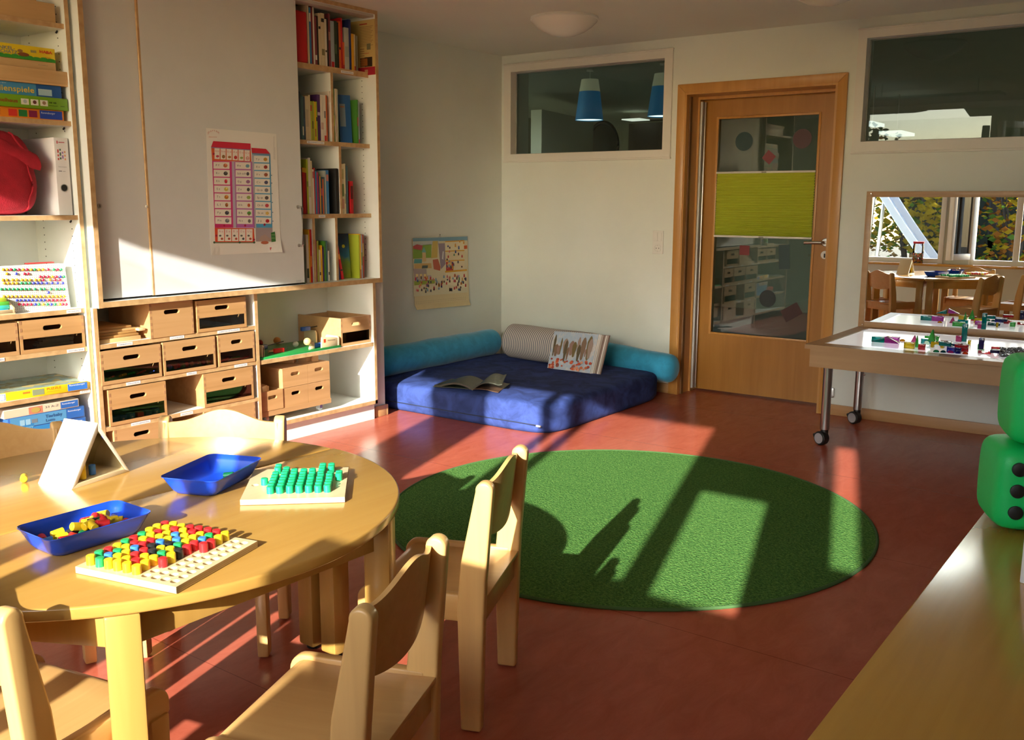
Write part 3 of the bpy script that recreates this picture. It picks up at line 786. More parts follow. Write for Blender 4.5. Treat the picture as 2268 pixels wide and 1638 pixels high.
# paper strips on the shelf fronts
labels = [(323, 750, 'FORMENPUZZLE', .030), (405, 748, 'HOLZTECHNIK', .031), (513, 732, 'LEGEPLATTEN FÜR HOLZMOSAIK', .055)]
def shelf_label(x, yc, zc, wd, txt, lb, slope=0):
    m = MB(); m.box(0, .0008, -wd / 2, wd / 2, -.007, .007, PAPER)
    if txt: m.text(txt, .0085, frame_M((.0012, -wd / 2 + .006, -.0032), (0, 1, 0), (0, 0, 1)), ink(90, 110, 150), wd - .012)
    tag(m.build('shelf_label', loc=(x, yc, zc)), lb, 'label', 'paper name strips on the shelf edges')
LB = [(-3.43, .650, .078, 'FORMENPUZZLE', 'white name strip under the stacked puzzle boards'), (-3.155, .650, .078, 'HOLZTECHNIK', 'white name strip under the deep plain beech box'), (-2.855, .650, .135, 'LEGEPLATTEN FÜR HOLZMOSAIK', 'long white name strip under the top-right drawer'),
      (-3.40, .465, .072, 'MAGNETE', 'white name strip under the drawer of gears'), (-3.085, .465, .056, 'PERLEN', 'white name strip under the drawer of beads'), (-2.79, .465, .08, 'STECKHÄUSER', 'white name strip under the narrow drawer'),
      (-3.375, .272, .10, 'BUCHSTABENWÜRFEL', 'white name strip under the drawer of letter cubes'), (-3.125, .272, .07, 'ZAHLENTURM', 'white name strip under the empty compartment of third row')]
for (y, z, wd, t_, lb) in LB: shelf_label(XL - .001, y, z, wd, t_, lb)
for (y, z, wd, t_, lb, x) in [(-3.645, .818, .066, 'MOSAIKSPIEL', 'white name strip under the white peg-picture board', LXF - .012), (-3.65, .646, .08, 'MUSTERSTEINE', 'white name strip under the left unit drawers', LXF - .012), (-3.622, .457, .045, 'PUZZLE', 'white name strip under the yellow puzzle box', LXF - .012), (-3.985, .646, .05, 'FORMEN', 'white name strip at left edge of the drawer shelf', LXF - .012),
      (-1.955, 2.000, .095, 'KINDERLEXIKA', 'white name strip on top bookcase shelf edge', BXF), (-2.205, 1.608, .125, 'BILDERBÜCHER', 'white name strip on second bookcase shelf edge', BXF), (-2.175, 1.213, .048, 'TIERE', 'white name strip on third bookcase shelf edge', BXF)]:
    shelf_label(x + .0005, y, z, wd, t_, lb)
# ------------------------------------------------------------------ books in the upper cupboard
BK = {'red': (190, 22, 30), 'cream': (205, 190, 155), 'blue': (50, 120, 170), 'dark red': (125, 30, 35), 'white': (215, 208, 195), 'maroon': (120, 50, 60), 'black': (25, 24, 24), 'pale blue': (150, 165, 175), 'dark green': (40, 55, 35), 'orange': (210, 95, 35),
      'navy': (35, 50, 110), 'yellow': (220, 165, 30), 'pale grey': (175, 178, 168), 'teal': (70, 105, 110), 'slate': (60, 75, 90), 'lime': (165, 180, 50), 'purple': (70, 35, 95), 'green': (70, 130, 45), 'olive': (150, 150, 60), 'magenta': (165, 50, 95), 'brown-red': (150, 60, 40), 'sky blue': (60, 125, 180)}
def book(y, wd, h, col, z, lb, group, depth=.19, x=BXF - .006, tilt=0, spine=None, top=None):
    """one book standing with its spine to the room; y is its left foot"""
    m = MB(); c = ink(*BK[col]); t = .0018
    m.box(-t, 0, 0, wd, 0, h, c, min(.0016, wd * .2)); m.box(-depth, -t, 0, t * .8, 0, h, c); m.box(-depth, -t, wd - t * .8, wd, 0, h, c)
    m.box(-depth + .003, -t, t * .8, wd - t * .8, .002, h - .003, PAPER)
    if spine and wd > .007:
        for (z0, z1, cc) in spine: m.box(0, .0004, wd * .12, wd * .88, h * z0, h * z1, ink(*cc))
    o = m.build('book', loc=(x, y, z), rot=(R(-tilt), 0, 0))
    return tag(o, lb, 'book', group)
WH, DK = (225, 220, 205), (40, 35, 35)
def row(y, z, rowname, items, group, gap=.0006, ymax=None):
    n = 0
    for it in items:
        wd, h, col = it[:3]; kw = it[3] if len(it) > 3 else {}
        wd = wd / 1000
        lb = kw.pop('lb', None) or '%s%s book, %s from left %s' % ('slim ' if wd < .011 else ('thick ' if wd > .026 else ''), col, ORD[n], rowname)
        book(y, wd, h, col, z, lb, group, **kw)
        y += wd + gap + kw.get('tilt', 0) and wd + gap
        n += 1
    return y
G = 'books in the upper cupboard'
# top shelf
m = MB(); m.box(-.21, 0, 0, .079, 0, .262, ink(196, 12, 26), .010, seg=3); tag(m.build('storage_binder', loc=(BXF - .004, -2.312, 2.0175)), 'thick bright red box file at left end of the top bookcase shelf', 'box file', G)
row(-2.232, 2.0175, 'on the top bookcase shelf', [(11, .300, 'cream'), (14, .288, 'blue', {'spine': [(.75, .9, WH)]}), (11, .300, 'dark red'), (11, .292, 'white'), (15, .248, 'maroon', {'spine': [(.1, .2, WH)]}), (11, .252, 'black'), (18, .268, 'cream', {'spine': [(.7, .75, DK)]}), (27, .272, 'cream', {'spine': [(.83, .9, DK), (.2, .32, (120, 115, 80))]}),
    (14, .245, 'white', {'spine': [(.3, .34, DK)]}), (11, .25, 'black'), (15, .276, 'maroon', {'spine': [(.5, .66, (170, 120, 110))]}), (27, .242, 'pale blue', {'spine': [(0, .12, (180, 30, 35))]}), (21, .246, 'dark green', {'spine': [(.3, .5, (70, 90, 60))]}), (11, .24, 'black'), (15, .248, 'orange', {'spine': [(.4, .45, DK)]}), (13, .268, 'red'), (12, .142, 'orange', {'spine': [(.0, .15, (160, 30, 40))]}),
    (34, .222, 'pale grey', {'spine': [(.3, .55, (150, 160, 150))]}), (17, .268, 'navy'), (20, .196, 'yellow'), (11, .195, 'cream', {'spine': [(0, .12, (170, 30, 50))]})], G)
m = MB(); my_ = -1.7935
m.box(.235, .447, my_, my_ + .004, 2.002, 2.302, ink(200, 175, 110))
def mq(x0, x1, z0, z1, c, k=1): m.poly([(x0, my_ - .0004 * k, 2.002 + z0), (x1, my_ - .0004 * k, 2.002 + z0), (x1, my_ - .0004 * k, 2.002 + z1), (x0, my_ - .0004 * k, 2.002 + z1)], ink(*c))
mq(.236, .4465, 0, .044, (165, 25, 50)); mq(.33, .425, .046, .098, (45, 32, 20)); mq(.335, .388, .052, .092, (150, 90, 40), 2); mq(.365, .39, .012, .03, (190, 150, 110), 2)
for i in range(13): mq(.33, .434 - .008 * (i % 3), .262 - .0085 * i, .265 - .0085 * i, (150, 125, 80))
mq(.33, .39, .276, .282, (180, 60, 50)); mq(.33, .40, .118, .121, (180, 80, 60))
for i in range(9): mq(.33, .365, .232 - .012 * i - .09, .236 - .012 * i - .09, (150, 110, 70), 2)
mq(.385, .415, .138, .172, (120, 120, 90), 3)
tag(m.build('magazine'), 'yellowed magazine with red foot standing at right end of the top bookcase shelf', 'magazine')
for i, (y_, w_, h_, c_) in enumerate([(-1.862, 13, .19, 'cream'), (-1.846, 11, .17, 'olive'), (-1.832, 14, .20, 'pale grey')]):
    book(y_, w_ / 1000, h_, c_, 2.0175, '%s book, %s of three low ones beside the yellowed magazine' % (c_, ORD[i]), G, x=BXF - .05)
# second shelf, left and right of the divider
row(-2.322, 1.6195, 'in the second row left of the divider', [(9, .245, 'cream', {'spine': [(.1 * k, .1 * k + .05, DK) for k in range(10)]}), (12, .248, 'slate'), (10, .232, 'teal'), (10, .228, 'teal', {'spine': [(.1, .3, WH)]}), (12, .224, 'slate', {'spine': [(.2, .5, (60, 90, 120))]}), (24, .228, 'cream', {'spine': [(.3, .7, (180, 165, 140))]}), (12, .236, 'cream'),
    (9, .204, 'lime', {'spine': [(.75, .9, (190, 50, 50))]}), (9, .202, 'olive', {'spine': [(.3, .5, (80, 70, 40))]}), (9, .206, 'lime'), (9, .204, 'yellow', {'spine': [(.1, .3, (160, 90, 60))]}), (9, .205, 'lime', {'spine': [(.5, .6, DK)]}), (22, .243, 'purple', {'spine': [(.55, .62, (190, 180, 200))]}), (24, .245, 'white', {'spine': [(.25, .4, (190, 160, 150))]}), (17, .246, 'white', {'spine': [(.5, .65, (130, 125, 120)), (0, .12, (190, 40, 40))]}), (7, .245, 'orange')], G)
row(-2.061, 1.6195, 'in the second row right of the divider', [(9, .285, 'green', {'spine': [(.3, .5, (170, 200, 80))]}), (8, .285, 'white'), (8, .286, 'cream'), (8, .284, 'pale grey')], G)
for i, (yy, t_) in enumerate([(-2.005, 9), (-1.993, 8)]):
    book(yy - .04, .007, .27, 'white', 1.6215, 'slim leaning white booklet, %s of the pair in second row' % ['left', 'right'][i], G, tilt=-t_)
m = MB()
m.box(-.006, 0, 0, .075, 0, .265, ink(45, 100, 165), .002); m.box(0, .0005, .006, .040, .09, .215, ink(130, 150, 165)); m.box(0, .001, .010, .036, .195, .203, ink(170, 120, 90))
tag(m.build('picture_book', loc=(BXF - .06, -1.963, 1.6215), rot=(0, R(-4), R(-20))), 'blue picture book with grey label turned cover out on second bookcase shelf', 'book', G)
row(-1.880, 1.6195, 'beside the blue picture book', [(9, .24, 'green', {'spine': [(.4, .6, (160, 60, 60))]}), (9, .23, 'pale blue', {'spine': [(0, .1, (170, 40, 40))]})], G)
# third shelf
row(-2.326, 1.2255, 'in the third row left of the divider', [(9, .235, 'pale grey'), (13, .24, 'black'), (10, .247, 'red', {'spine': [(.9, 1, (210, 180, 40))]}), (10, .246, 'red', {'spine': [(.9, 1, (210, 180, 40))]}), (9, .244, 'dark red', {'spine': [(.9, 1, (210, 180, 40))]}), (12, .292, 'lime', {'spine': [(.5, .6, (120, 140, 40))]}), (17, .300, 'white', {'spine': [(.3, .5, (190, 185, 160))]}), (11, .285, 'cream'), (11, .24, 'white', {'spine': [(.8, .95, (170, 80, 90))]}), (7, .248, 'red'), (11, .232, 'blue'),
    (11, .225, 'magenta'), (8, .205, 'navy'), (7, .205, 'yellow', {'spine': [(.4, .5, DK)]}), (13, .198, 'slate', {'spine': [(.5, .7, (160, 90, 110))]}), (8, .19, 'orange'), (9, .20, 'teal'), (8, .235, 'pale grey'), (20, .238, 'sky blue', {'spine': [(.75, .9, (190, 120, 100))]})], G)
m = MB(); m.box(-.16, 0, 0, .024, 0, .25, BLACK, .006); tag(m.build('tablet_case', loc=(BXF - .004, -2.0595, 1.2255)), 'black rounded case at right end of the third bookcase row', 'case', G)
m = MB(); m.box(-.004, 0, 0, .06, 0, .275, ink(30, 50, 25)); m.box(0, .0004, 0, .06, .14, .2, ink(110, 125, 25)); tag(m.build('picture_book', loc=(.16, -2.325, 1.2255)), 'dark green picture book standing behind the red books of the third row', 'book', G)
row(-2.013, 1.2255, 'in the third row right of the divider', [(19, .275, 'cream', {'spine': [(.1, .3, (190, 140, 120)), (.35, .6, (110, 130, 80)), (.7, .9, (170, 160, 110))]}), (11, .278, 'cream', {'spine': [(.2, .4, (150, 150, 120))]}), (8, .270, 'slate'), (8, .265, 'teal')], G)
book(-1.949, .024, .182, 'red', 1.2255, 'small orange-red book standing alone at right of the third row', G, spine=[(.45, .85, (90, 30, 30))])
# bottom row
book(-2.318, .010, .270, 'green', .8535, 'green book leaning at left end of the bottom bookcase row', G, tilt=-5)
row(-2.292, .8525, 'in the bottom row of the bookcase', [(18, .262, 'white', {'spine': [(.1, .3, (60, 70, 50))]}), (9, .290, 'yellow'), (13, .290, 'red', {'spine': [(.3, .5, (220, 120, 50))]})], G)
yb = -2.226
for i, (wd, h, col, t_) in enumerate([(9, .232, 'magenta', 0), (12, .226, 'olive', 3), (10, .176, 'cream', 3), (9, .20, 'yellow', 2), (8, .19, 'purple', 2), (12, .222, 'green', 1), (9, .224, 'teal', 1), (10, .168, 'white', 1)]):
    book(yb, wd / 1000, h, col, .8535, '%s book, %s from left in bottom row middle compartment' % (col, ORD[i]), G, tilt=0, spine=[(.2, .3, DK)] if col in ('cream', 'white') else None); yb += wd / 1000 + .0035
book(-2.055, .016, .15, 'navy', .8535, 'small navy book leaning at left of the bottom right compartment', G, tilt=-7)
book(-2.030, .018, .195, 'red', .8545, 'bright red book leaning before the blue and yellow picture book', G, tilt=-12, spine=[(.25, .3, (50, 40, 40)), (.6, .75, (225, 150, 60))])
def sunrise_mat():
    m, t, b = new_mat('cover_blue_yellow')
    tc = t.nodes.new('ShaderNodeTexCoord'); sx = t.nodes.new('ShaderNodeSeparateXYZ'); t.links.new(tc.outputs['Object'], sx.inputs[0])
    n = t.nodes.new('ShaderNodeTexNoise'); n.inputs['Scale'].default_value = 22; t.links.new(tc.outputs['Object'], n.inputs['Vector'])
    a = t.nodes.new('ShaderNodeMath'); a.operation = 'MULTIPLY_ADD'; a.inputs[1].default_value = .09; t.links.new(n.outputs['Fac'], a.inputs[0]); t.links.new(sx.outputs['Z'], a.inputs[2])
    cr = t.nodes.new('ShaderNodeValToRGB'); mr = t.nodes.new('ShaderNodeMapRange'); mr.inputs[1].default_value = .03; mr.inputs[2].default_value = .30
    t.links.new(a.outputs[0], mr.inputs[0]); t.links.new(mr.outputs[0], cr.inputs[0])
    e = cr.color_ramp.elements; e[0].color = (*rgb(150, 160, 40), 1); e[1].color = (*rgb(15, 30, 60), 1)
    k = e.new(.4); k.color = (*rgb(120, 150, 70), 1); k = e.new(.55); k.color = (*rgb(40, 105, 150), 1); k = e.new(.8); k.color = (*rgb(20, 50, 95), 1)
    t.links.new(cr.outputs[0], b.inputs['Base Color']); b.inputs['Roughness'].default_value = .35
    return m
m = MB(); m.box(-.010, 0, 0, .105, 0, .258, sunrise_mat(), .002); m.lathe([(.010, 0), (0, .0006)], ink(210, 200, 60), Matrix.Translation((.0002, .066, .185)) @ Matrix.Rotation(PI / 2, 4, 'Y'), cap=False)
tag(m.build('picture_book', loc=(BXF - .085, -2.005, .8535), rot=(0, R(-5), R(-14))), 'large blue and yellow picture book with small sun turned cover out', 'book', G)
row(-1.892, .8525, 'at right end of the bottom bookcase row', [(8, .252, 'lime'), (10, .256, 'yellow', {'spine': [(.0, .2, (170, 60, 40))]}), (10, .25, 'pale blue', {'spine': [(.3, .6, (90, 130, 70))]}), (12, .252, 'brown-red', {'spine': [(.5, .8, (170, 150, 80))]})], G)

# ------------------------------------------------------------------ alphabet poster on the sliding door
class Sheet:
    """artwork read off the photograph and laid on the real plane of the thing it is printed on"""
    def __init__(s, ox, oy, sc, fn, normal, step=.0004):
        s.o = (ox, oy, sc); s.fn = fn; s.n = Vector(normal); s.st = step; s.m = MB()
    def P(s, x, y, k=0): return s.fn(s.o[0] + x * s.o[2], s.o[1] + y * s.o[2]) + s.n * (s.st * k)
    def q(s, pts, col, k=1): s.m.poly([s.P(*p, k) for p in pts], ink(*col)); return s
    def r(s, x0, y0, x1, y1, col, k=1, sk=0): return s.q([(x0, y0), (x1, y0 + sk * (x1 - x0)), (x1, y1 + sk * (x1 - x0)), (x0, y1)], col, k)
    def dot(s, x, y, rx, ry, col, k=1, n=10): return s.q([(x + rx * math.cos(2 * PI * i / n), y + ry * math.sin(2 * PI * i / n)) for i in range(n)], col, k)
    def t(s, x, y, h, body, col, k=2, width=None, dx=(1, 0)):
        a, b, c = s.P(x, y, k), s.P(x + dx[0] * 50, y + dx[1] * 50, k), s.P(x, y - h, k)
        hh = (c - a).length / .7
        ww = (s.P(x + (width or 1) * dx[0], y + (width or 1) * dx[1], k) - a).length if width else None
        s.m.text(body, hh, frame_M(a, b - a, c - a), ink(*col), ww); return s
ps = Sheet(440, 260, .2441, lambda x, y: onx(x, y, .4305), (1, 0, 0))
pm = MB()
# paper: a thin sheet with one loosely curled corner
c0, c1, c2, c3 = ps.P(68, 95), ps.P(705, 150), ps.P(748, 1220), ps.P(110, 1250)
def paper_fn(u, v):
    p = c3.lerp(c2, u).lerp(c0.lerp(c1, u), v)
    p = p + Vector((-.0007 + .012 * max(0, .12 - v) / .12 * max(0, u - .82) / .18 + .006 * max(0, .1 - v) / .1 * max(0, .12 - u) / .12, 0, 0)); return p
ps.m.grid(paper_fn, 16, 16, PAPER, thick=(-.0005, 0, 0))
WHT = (232, 226, 215)
ps.q([(112, 268), (132, 214), (470, 237), (472, 292)], (205, 45, 70)); ps.q([(112, 268), (472, 292), (472, 300), (114, 276)], (140, 130, 170), 2)
ps.q([(478, 275), (610, 285), (648, 330), (482, 322)], (205, 45, 65)); ps.q([(482, 322), (648, 330), (650, 345), (484, 337)], (110, 140, 175), 2)
ps.q([(114, 276), (472, 300), (478, 402), (122, 392)], (215, 95, 50)); ps.q([(122, 392), (300, 398), (314, 1000), (146, 1000)], (205, 60, 130)); ps.q([(300, 398), (332, 400), (345, 1000), (314, 1000)], (185, 175, 195)); ps.q([(322, 400), (490, 400), (508, 1000), (340, 1000)], (185, 110, 175))
ps.q([(482, 337), (500, 340), (524, 1005), (504, 1005)], (180, 175, 185)); ps.q([(498, 340), (650, 345), (668, 1000), (522, 1000)], (95, 165, 205)); ps.q([(145, 1000), (500, 1005), (508, 1135), (150, 1135)], (220, 85, 50)); ps.q([(516, 1000), (668, 1000), (672, 1125), (520, 1125)], (165, 150, 155))
tops = ['Au au', 'Eu eu', 'Ei ei', 'Ä ä', 'Ö ö', 'Ü ü']
tc_ = [(200, 70, 90), (150, 110, 60), (170, 120, 60), (200, 60, 60), (150, 170, 90), (200, 80, 80)]
for i in range(6):
    x = 143 + 54.5 * i; y = 278 + 3.6 * i
    ps.r(x, y, x + 47, y + 98, WHT, 2, .05); ps.t(x + 5, y + 32, 17, tops[i], (205, 110, 120), 3, 36, (1, .06)); ps.dot(x + 27, y + 74, 15, 11 + 6 * (i % 2), tc_[i], 3)
    if i == 5: ps.dot(x + 27, y + 74, 11, 12, WHT, 4); ps.r(x + 18, y + 71, x + 36, y + 77, tc_[i], 5)
colA = [('F f', (190, 110, 70)), ('R r', (70, 70, 70)), ('K k', (190, 40, 60)), ('S s', (205, 190, 90)), ('T t', (190, 120, 40)), ('L l', (150, 90, 40)), ('P p', (60, 60, 70)), ('M m', (120, 120, 125))]
colB = [('W w', (110, 160, 185)), ('Sch sch', (80, 80, 90)), ('G g', (160, 110, 150)), ('Z z', (70, 75, 70)), ('D d', (150, 170, 90)), ('H h', (200, 100, 60)), ('B b', (80, 150, 60)), ('N n', (120, 115, 110))]
colC = [('Y y', (200, 150, 60)), ('X x', (150, 55, 45)), ('V v', (160, 90, 60)), ('C c', (80, 80, 110)), ('Qu qu', (130, 130, 135)), ('Sp sp', (90, 80, 75)), ('Ch ch', (200, 70, 80)), ('St st', (215, 180, 90)), ('J j', (190, 40, 50))]
for i in range(8):
    y = 402 + 71.5 * i; x = 133 + 2.4 * i
    ps.r(x, y, x + 146, y + 62, WHT, 2, .02); ps.t(x + 20, y + 40, 19, colA[i][0], (70, 70, 75), 3, 30 + 4 * (i == 7)); ps.dot(x + 108, y + 34, 20 - 6 * (i % 3 == 2), 19, colA[i][1], 3, 7 + i % 3); ps.dot(x + 112, y + 26, 8, 9, tuple(min(255, v + 40) for v in colA[i][1]), 4, 6)
    x = 332 + 2.4 * i; y = 406 + 71.3 * i
    ps.r(x, y, x + 138, y + 60, WHT, 2, .02); ps.t(x + 14, y + 40, 19, colB[i][0], (70, 70, 75), 3, 76 if i == 1 else 34); ps.dot(x + 110, y + 34, 19 - 5 * (i % 2), 17, colB[i][1], 3, 6 + i % 4)
    if i == 6: ps.r(x + 104, y + 34, x + 112, y + 56, (120, 70, 40), 4)
for i in range(9):
    y = 346 + 69.8 * i; x = 500 + 2.4 * i
    ps.r(x, y, x + 138, y + 59, WHT, 2, .03); ps.t(x + 16, y + 40, 18, colC[i][0], (70, 70, 75), 3, 52 if i in (4, 5, 6, 7) else 34); ps.dot(x + 104, y + 34, 18, 17, colC[i][1], 3, 5 if i == 7 else 8)
ps.q([(146, 972), (300, 972), (304, 998), (148, 998)], (205, 50, 110), 2); ps.q([(348, 966), (500, 966), (502, 998), (350, 998)], (185, 100, 180), 2); ps.q([(522, 964), (664, 964), (664, 992), (523, 992)], (80, 165, 210), 2)
for (x, y) in ((230, 980), (420, 980), (596, 972), (134, 330), (158, 1072), (500, 1108)): ps.q([(x - 12, y), (x, y - 14), (x + 12, y), (x, y + 14)], (190, 40, 75), 4); ps.dot(x, y, 6, 7, (150, 30, 60), 5, 6)
for i, s_ in enumerate(['A a', 'E e', 'I i', 'O o', 'U u']):
    x = 172 + 64.5 * i
    ps.r(x, 1012, x + 58, 1122, WHT, 2); ps.t(x + 10, 1042, 20, s_, (205, 120, 140), 3, 36); ps.dot(x + 22, 1072, 12, 9, (90, 90, 85), 3, 6); ps.dot(x + 38, 1100, 12, 11, (180, 80, 60) if i != 3 else (80, 80, 90), 3, 7)
ps.q([(540, 1125), (560, 1080), (600, 1060), (650, 1100), (655, 1125)], (175, 150, 140), 2); ps.dot(598, 1135, 36, 15, (190, 110, 80), 3)
ps.q([(655, 1045), (690, 1035), (700, 1125), (660, 1130)], (60, 120, 60), 2)
for yy in (1062, 1092): ps.r(660, yy, 694, yy + 4, (150, 190, 120), 3)
ps.q([(135, 1130), (505, 1132), (505, 1140), (135, 1140)], (110, 140, 110), 3)
for x in (140, 370, 502): ps.dot(x, 1133, 11, 11, (70, 95, 70), 4, 6)
# curved heading, imprint, publisher mark
for i, ch in enumerate('Starten!'):
    a = R(155 - 18.5 * i); ps.t(136 + 55 * math.cos(a) - 6, 172 - 45 * math.sin(a), 21, ch, (190, 85, 80), 2, None, (math.sin(a), math.cos(a) * .9) if 0 else (1, .25 * (i - 3.5) / 3.5))
ps.t(90, 182, 12, 'Silbentrainer', (205, 130, 115), 2, 76)
ps.q([(645, 1178), (716, 1184), (719, 1208), (648, 1203)], (200, 50, 65), 2); ps.t(652, 1199, 11, 'Cornelsen', WHT, 3, 60, (1, .06)); ps.r(652, 1214, 722, 1217, (120, 120, 120), 2)
for i in range(22): ps.r(681, 172 + 9.5 * i, 684, 178 + 9.5 * i, (150, 145, 140), 2)
for i in range(12): ps.r(690, 270 + 9.5 * i, 692.5, 276 + 9.5 * i, (165, 160, 150), 2)
for y in (525, 595, 690, 770, 860, 940): ps.dot(660 + (y - 525) * .03, y, 5, 5, (60, 110, 150), 3, 6)
tag(ps.m.build('poster', recalc=False, smooth=0), 'white alphabet poster with red-roofed letter house taped to grey sliding door', 'poster')
m = MB(); p = onx(651, 626, .4292); m.text('SCHNEIDER', .011, frame_M((.4286, -2.412, .869), (0, 1, 0), (0, 0, 1)), ink(140, 145, 155), .035); m.build('maker_mark', d2)
# ------------------------------------------------------------------ picture calendar on the left wall
ks = Sheet(900, 510, .11603, lambda x, y: onx(x, y, .008), (1, 0, 0), .0005)
K = [ks.P(115, 165), ks.P(1165, 120), ks.P(1200, 1420), ks.P(165, 1515)]
def cal_fn(u, v):
    p = K[3].lerp(K[2], u).lerp(K[0].lerp(K[1], u), v)
    k = max(0, .085 - v) / .085
    return p + Vector((.020 * k * k * (1 - .3 * u), 0, 0))
km = MB(); km.grid(cal_fn, 8, 16, mat('calendar_paper', rgb(222, 205, 160), .6), thick=(-.003, 0, 0))
ks.m.bm.free(); ks.m = km
ks.q([(122, 172), (1160, 125), (1172, 1180), (140, 1262)], (220, 212, 180), 1)
ks.q([(120, 150), (1165, 115), (1166, 190), (122, 215)], (120, 165, 190), 1.5); ks.q([(122, 210), (620, 195), (610, 260), (124, 300)], (195, 205, 200), 2)
ks.q([(124, 300), (480, 260), (470, 520), (128, 540)], (135, 175, 60), 2); ks.q([(126, 300), (200, 265), (310, 290), (290, 380), (128, 350)], (190, 70, 75), 3); ks.q([(330, 310), (375, 420), (290, 420)], (120, 190, 180), 4); ks.q([(300, 420), (365, 420), (375, 590), (300, 600)], (225, 195, 135), 4)
ks.q([(150, 545), (295, 550), (290, 625), (140, 630)], (90, 170, 170), 4); ks.q([(145, 635), (470, 625), (480, 720), (150, 730)], (215, 180, 110), 3); ks.q([(300, 670), (410, 665), (400, 720), (290, 725)], (90, 110, 105), 4); ks.q([(500, 205), (600, 200), (590, 520), (470, 530)], (205, 180, 90), 3)
ks.q([(605, 250), (730, 245), (745, 640), (660, 740), (640, 600)], (150, 135, 150), 3); ks.q([(690, 400), (710, 400), (700, 560), (675, 540)], (220, 220, 220), 4); ks.q([(500, 560), (600, 545), (650, 700), (640, 770), (520, 740)], (190, 95, 70), 3)
ks.q([(130, 730), (380, 735), (390, 960), (160, 970)], (175, 160, 160), 3)
for i in range(3): ks.q([(175 + 75 * i, 830), (225 + 75 * i, 830), (225 + 75 * i, 930), (178 + 75 * i, 935)], (235, 215, 150), 4); ks.q([(188 + 75 * i, 880), (215 + 75 * i, 880), (215 + 75 * i, 920), (190 + 75 * i, 920)], (190, 70, 50), 5)
ks.q([(400, 860), (470, 855), (475, 930), (400, 940)], (190, 180, 195), 4)
ks.q([(740, 210), (1100, 195), (1105, 380), (745, 395)], (235, 225, 190), 3); ks.q([(745, 410), (1105, 395), (1110, 565), (748, 580)], (225, 210, 170), 3); ks.q([(750, 590), (1108, 575), (1112, 745), (752, 765)], (228, 214, 180), 3); ks.q([(752, 800), (1150, 770), (1155, 1100), (755, 1030)], (232, 222, 190), 3)
for (a, b, c_, d) in ((205, 185, 225, 205), (388, 372, 408, 392), (572, 556, 592, 576), (772, 740, 806, 772)): ks.q([(738, a), (1150 if a > 700 else 1105, b), (1150 if a > 700 else 1105, d), (738, c_)], (225, 165, 40), 4)
ks.q([(752, 600), (888, 595), (892, 765), (755, 772)], (195, 60, 45), 4); ks.q([(785, 610), (860, 605), (862, 700), (782, 705)], (220, 185, 110), 5); ks.q([(1095, 290), (1155, 285), (1155, 350), (1098, 355)], (215, 95, 40), 4); ks.q([(145, 970), (540, 930), (540, 1010), (150, 1050)], (150, 170, 60), 3)
rnd = random.Random(3)
pal = [(200, 60, 60), (50, 80, 140), (60, 130, 80), (220, 160, 60), (90, 60, 50), (215, 120, 130), (70, 70, 80), (120, 160, 190)]
for i in range(100):
    x = rnd.uniform(150, 1140); y = rnd.uniform(880, 1160) if i < 76 else rnd.uniform(230, 740)
    if i >= 76: x = rnd.uniform(760, 1090)
    y -= (x - 150) * .06; c = rnd.choice(pal); hh = rnd.uniform(30, 62)
    ks.q([(x - 11, y), (x + 11, y), (x + 14, y + hh), (x - 14, y + hh)], c, 6); ks.dot(x, y - 8, 7, 9, (225, 180, 150), 6, 6)
for j in range(2):
    for i in range(30):
        x = 190 + 32 * i; ks.r(x, 1362 - 3.0 * i + 32 * j - 16 * (i * 0), x + 10, 1367 - 3.0 * i + 32 * j, (120, 105, 90), 2)
# lower text sits on the curled paper: lift it clear
tag(ks.m.build('wall_calendar', recalc=False, smooth=0), 'picture calendar with crowded town scene hanging on wall above the blue mattress', 'calendar')
m = MB(); p = onx(975, 521, .006); m.tube([(.002, p.y - .012, p.z - .012), (.006, p.y, p.z + .004), (.002, p.y + .012, p.z - .012)], .0015, STEEL, 6); m.cyl((0, p.y, p.z + .006), (.010, p.y, p.z + .006), .003, STEEL, seg=8)
tag(m.build('calendar_hook'), 'small metal hook holding the wall calendar', 'hook')
# switch and socket
m = MB(); a = ony(1447, 514, 0); b = ony(1467, 563, 0); sx0, sx1, sz0, sz1 = a.x, a.x + .080, 0.950, 1.106
root = thing('light_switch', 'white double switch and socket plate on the wall left of the door', 'switch')
m.box(sx0, sx1, -.009, 0, sz0, sz1, PLASTER, .003); m.build('cover_plate', root)
for i in range(2):
    m = MB(); m.box(sx0 + .011 + .030 * i, sx0 + .039 + .030 * i, -.0125, -.008, sz1 - .07, sz1 - .012, PLASTER, .0015); m.build('rocker', root)
m = MB(); m.lathe([(.027, 0), (.027, .002), (.021, .0021), (.021, -.0005), (0, -.0005)], PLASTER, Matrix.Translation(((sx0 + sx1) / 2, -.0095, sz0 + .038)) @ Matrix.Rotation(PI / 2, 4, 'X'), 28)
for s in (-1, 1): m.cyl(((sx0 + sx1) / 2 + s * .0095, -.0102, sz0 + .038), ((sx0 + sx1) / 2 + s * .0095, -.0092, sz0 + .038), .003, BLACK, seg=10)
m.box((sx0 + sx1) / 2 - .003, (sx0 + sx1) / 2 + .003, -.0115, -.009, sz0 + .055, sz0 + .06, STEEL); m.box((sx0 + sx1) / 2 - .003, (sx0 + sx1) / 2 + .003, -.0115, -.009, sz0 + .016, sz0 + .021, STEEL)
m.build('socket', root)
m = MB(); m.box(2.555, 2.575, -.02, 0, .11, .17, ALU, .004); tag(m.build('door_stop'), 'small grey bracket on the wall low beside the door frame', 'bracket')
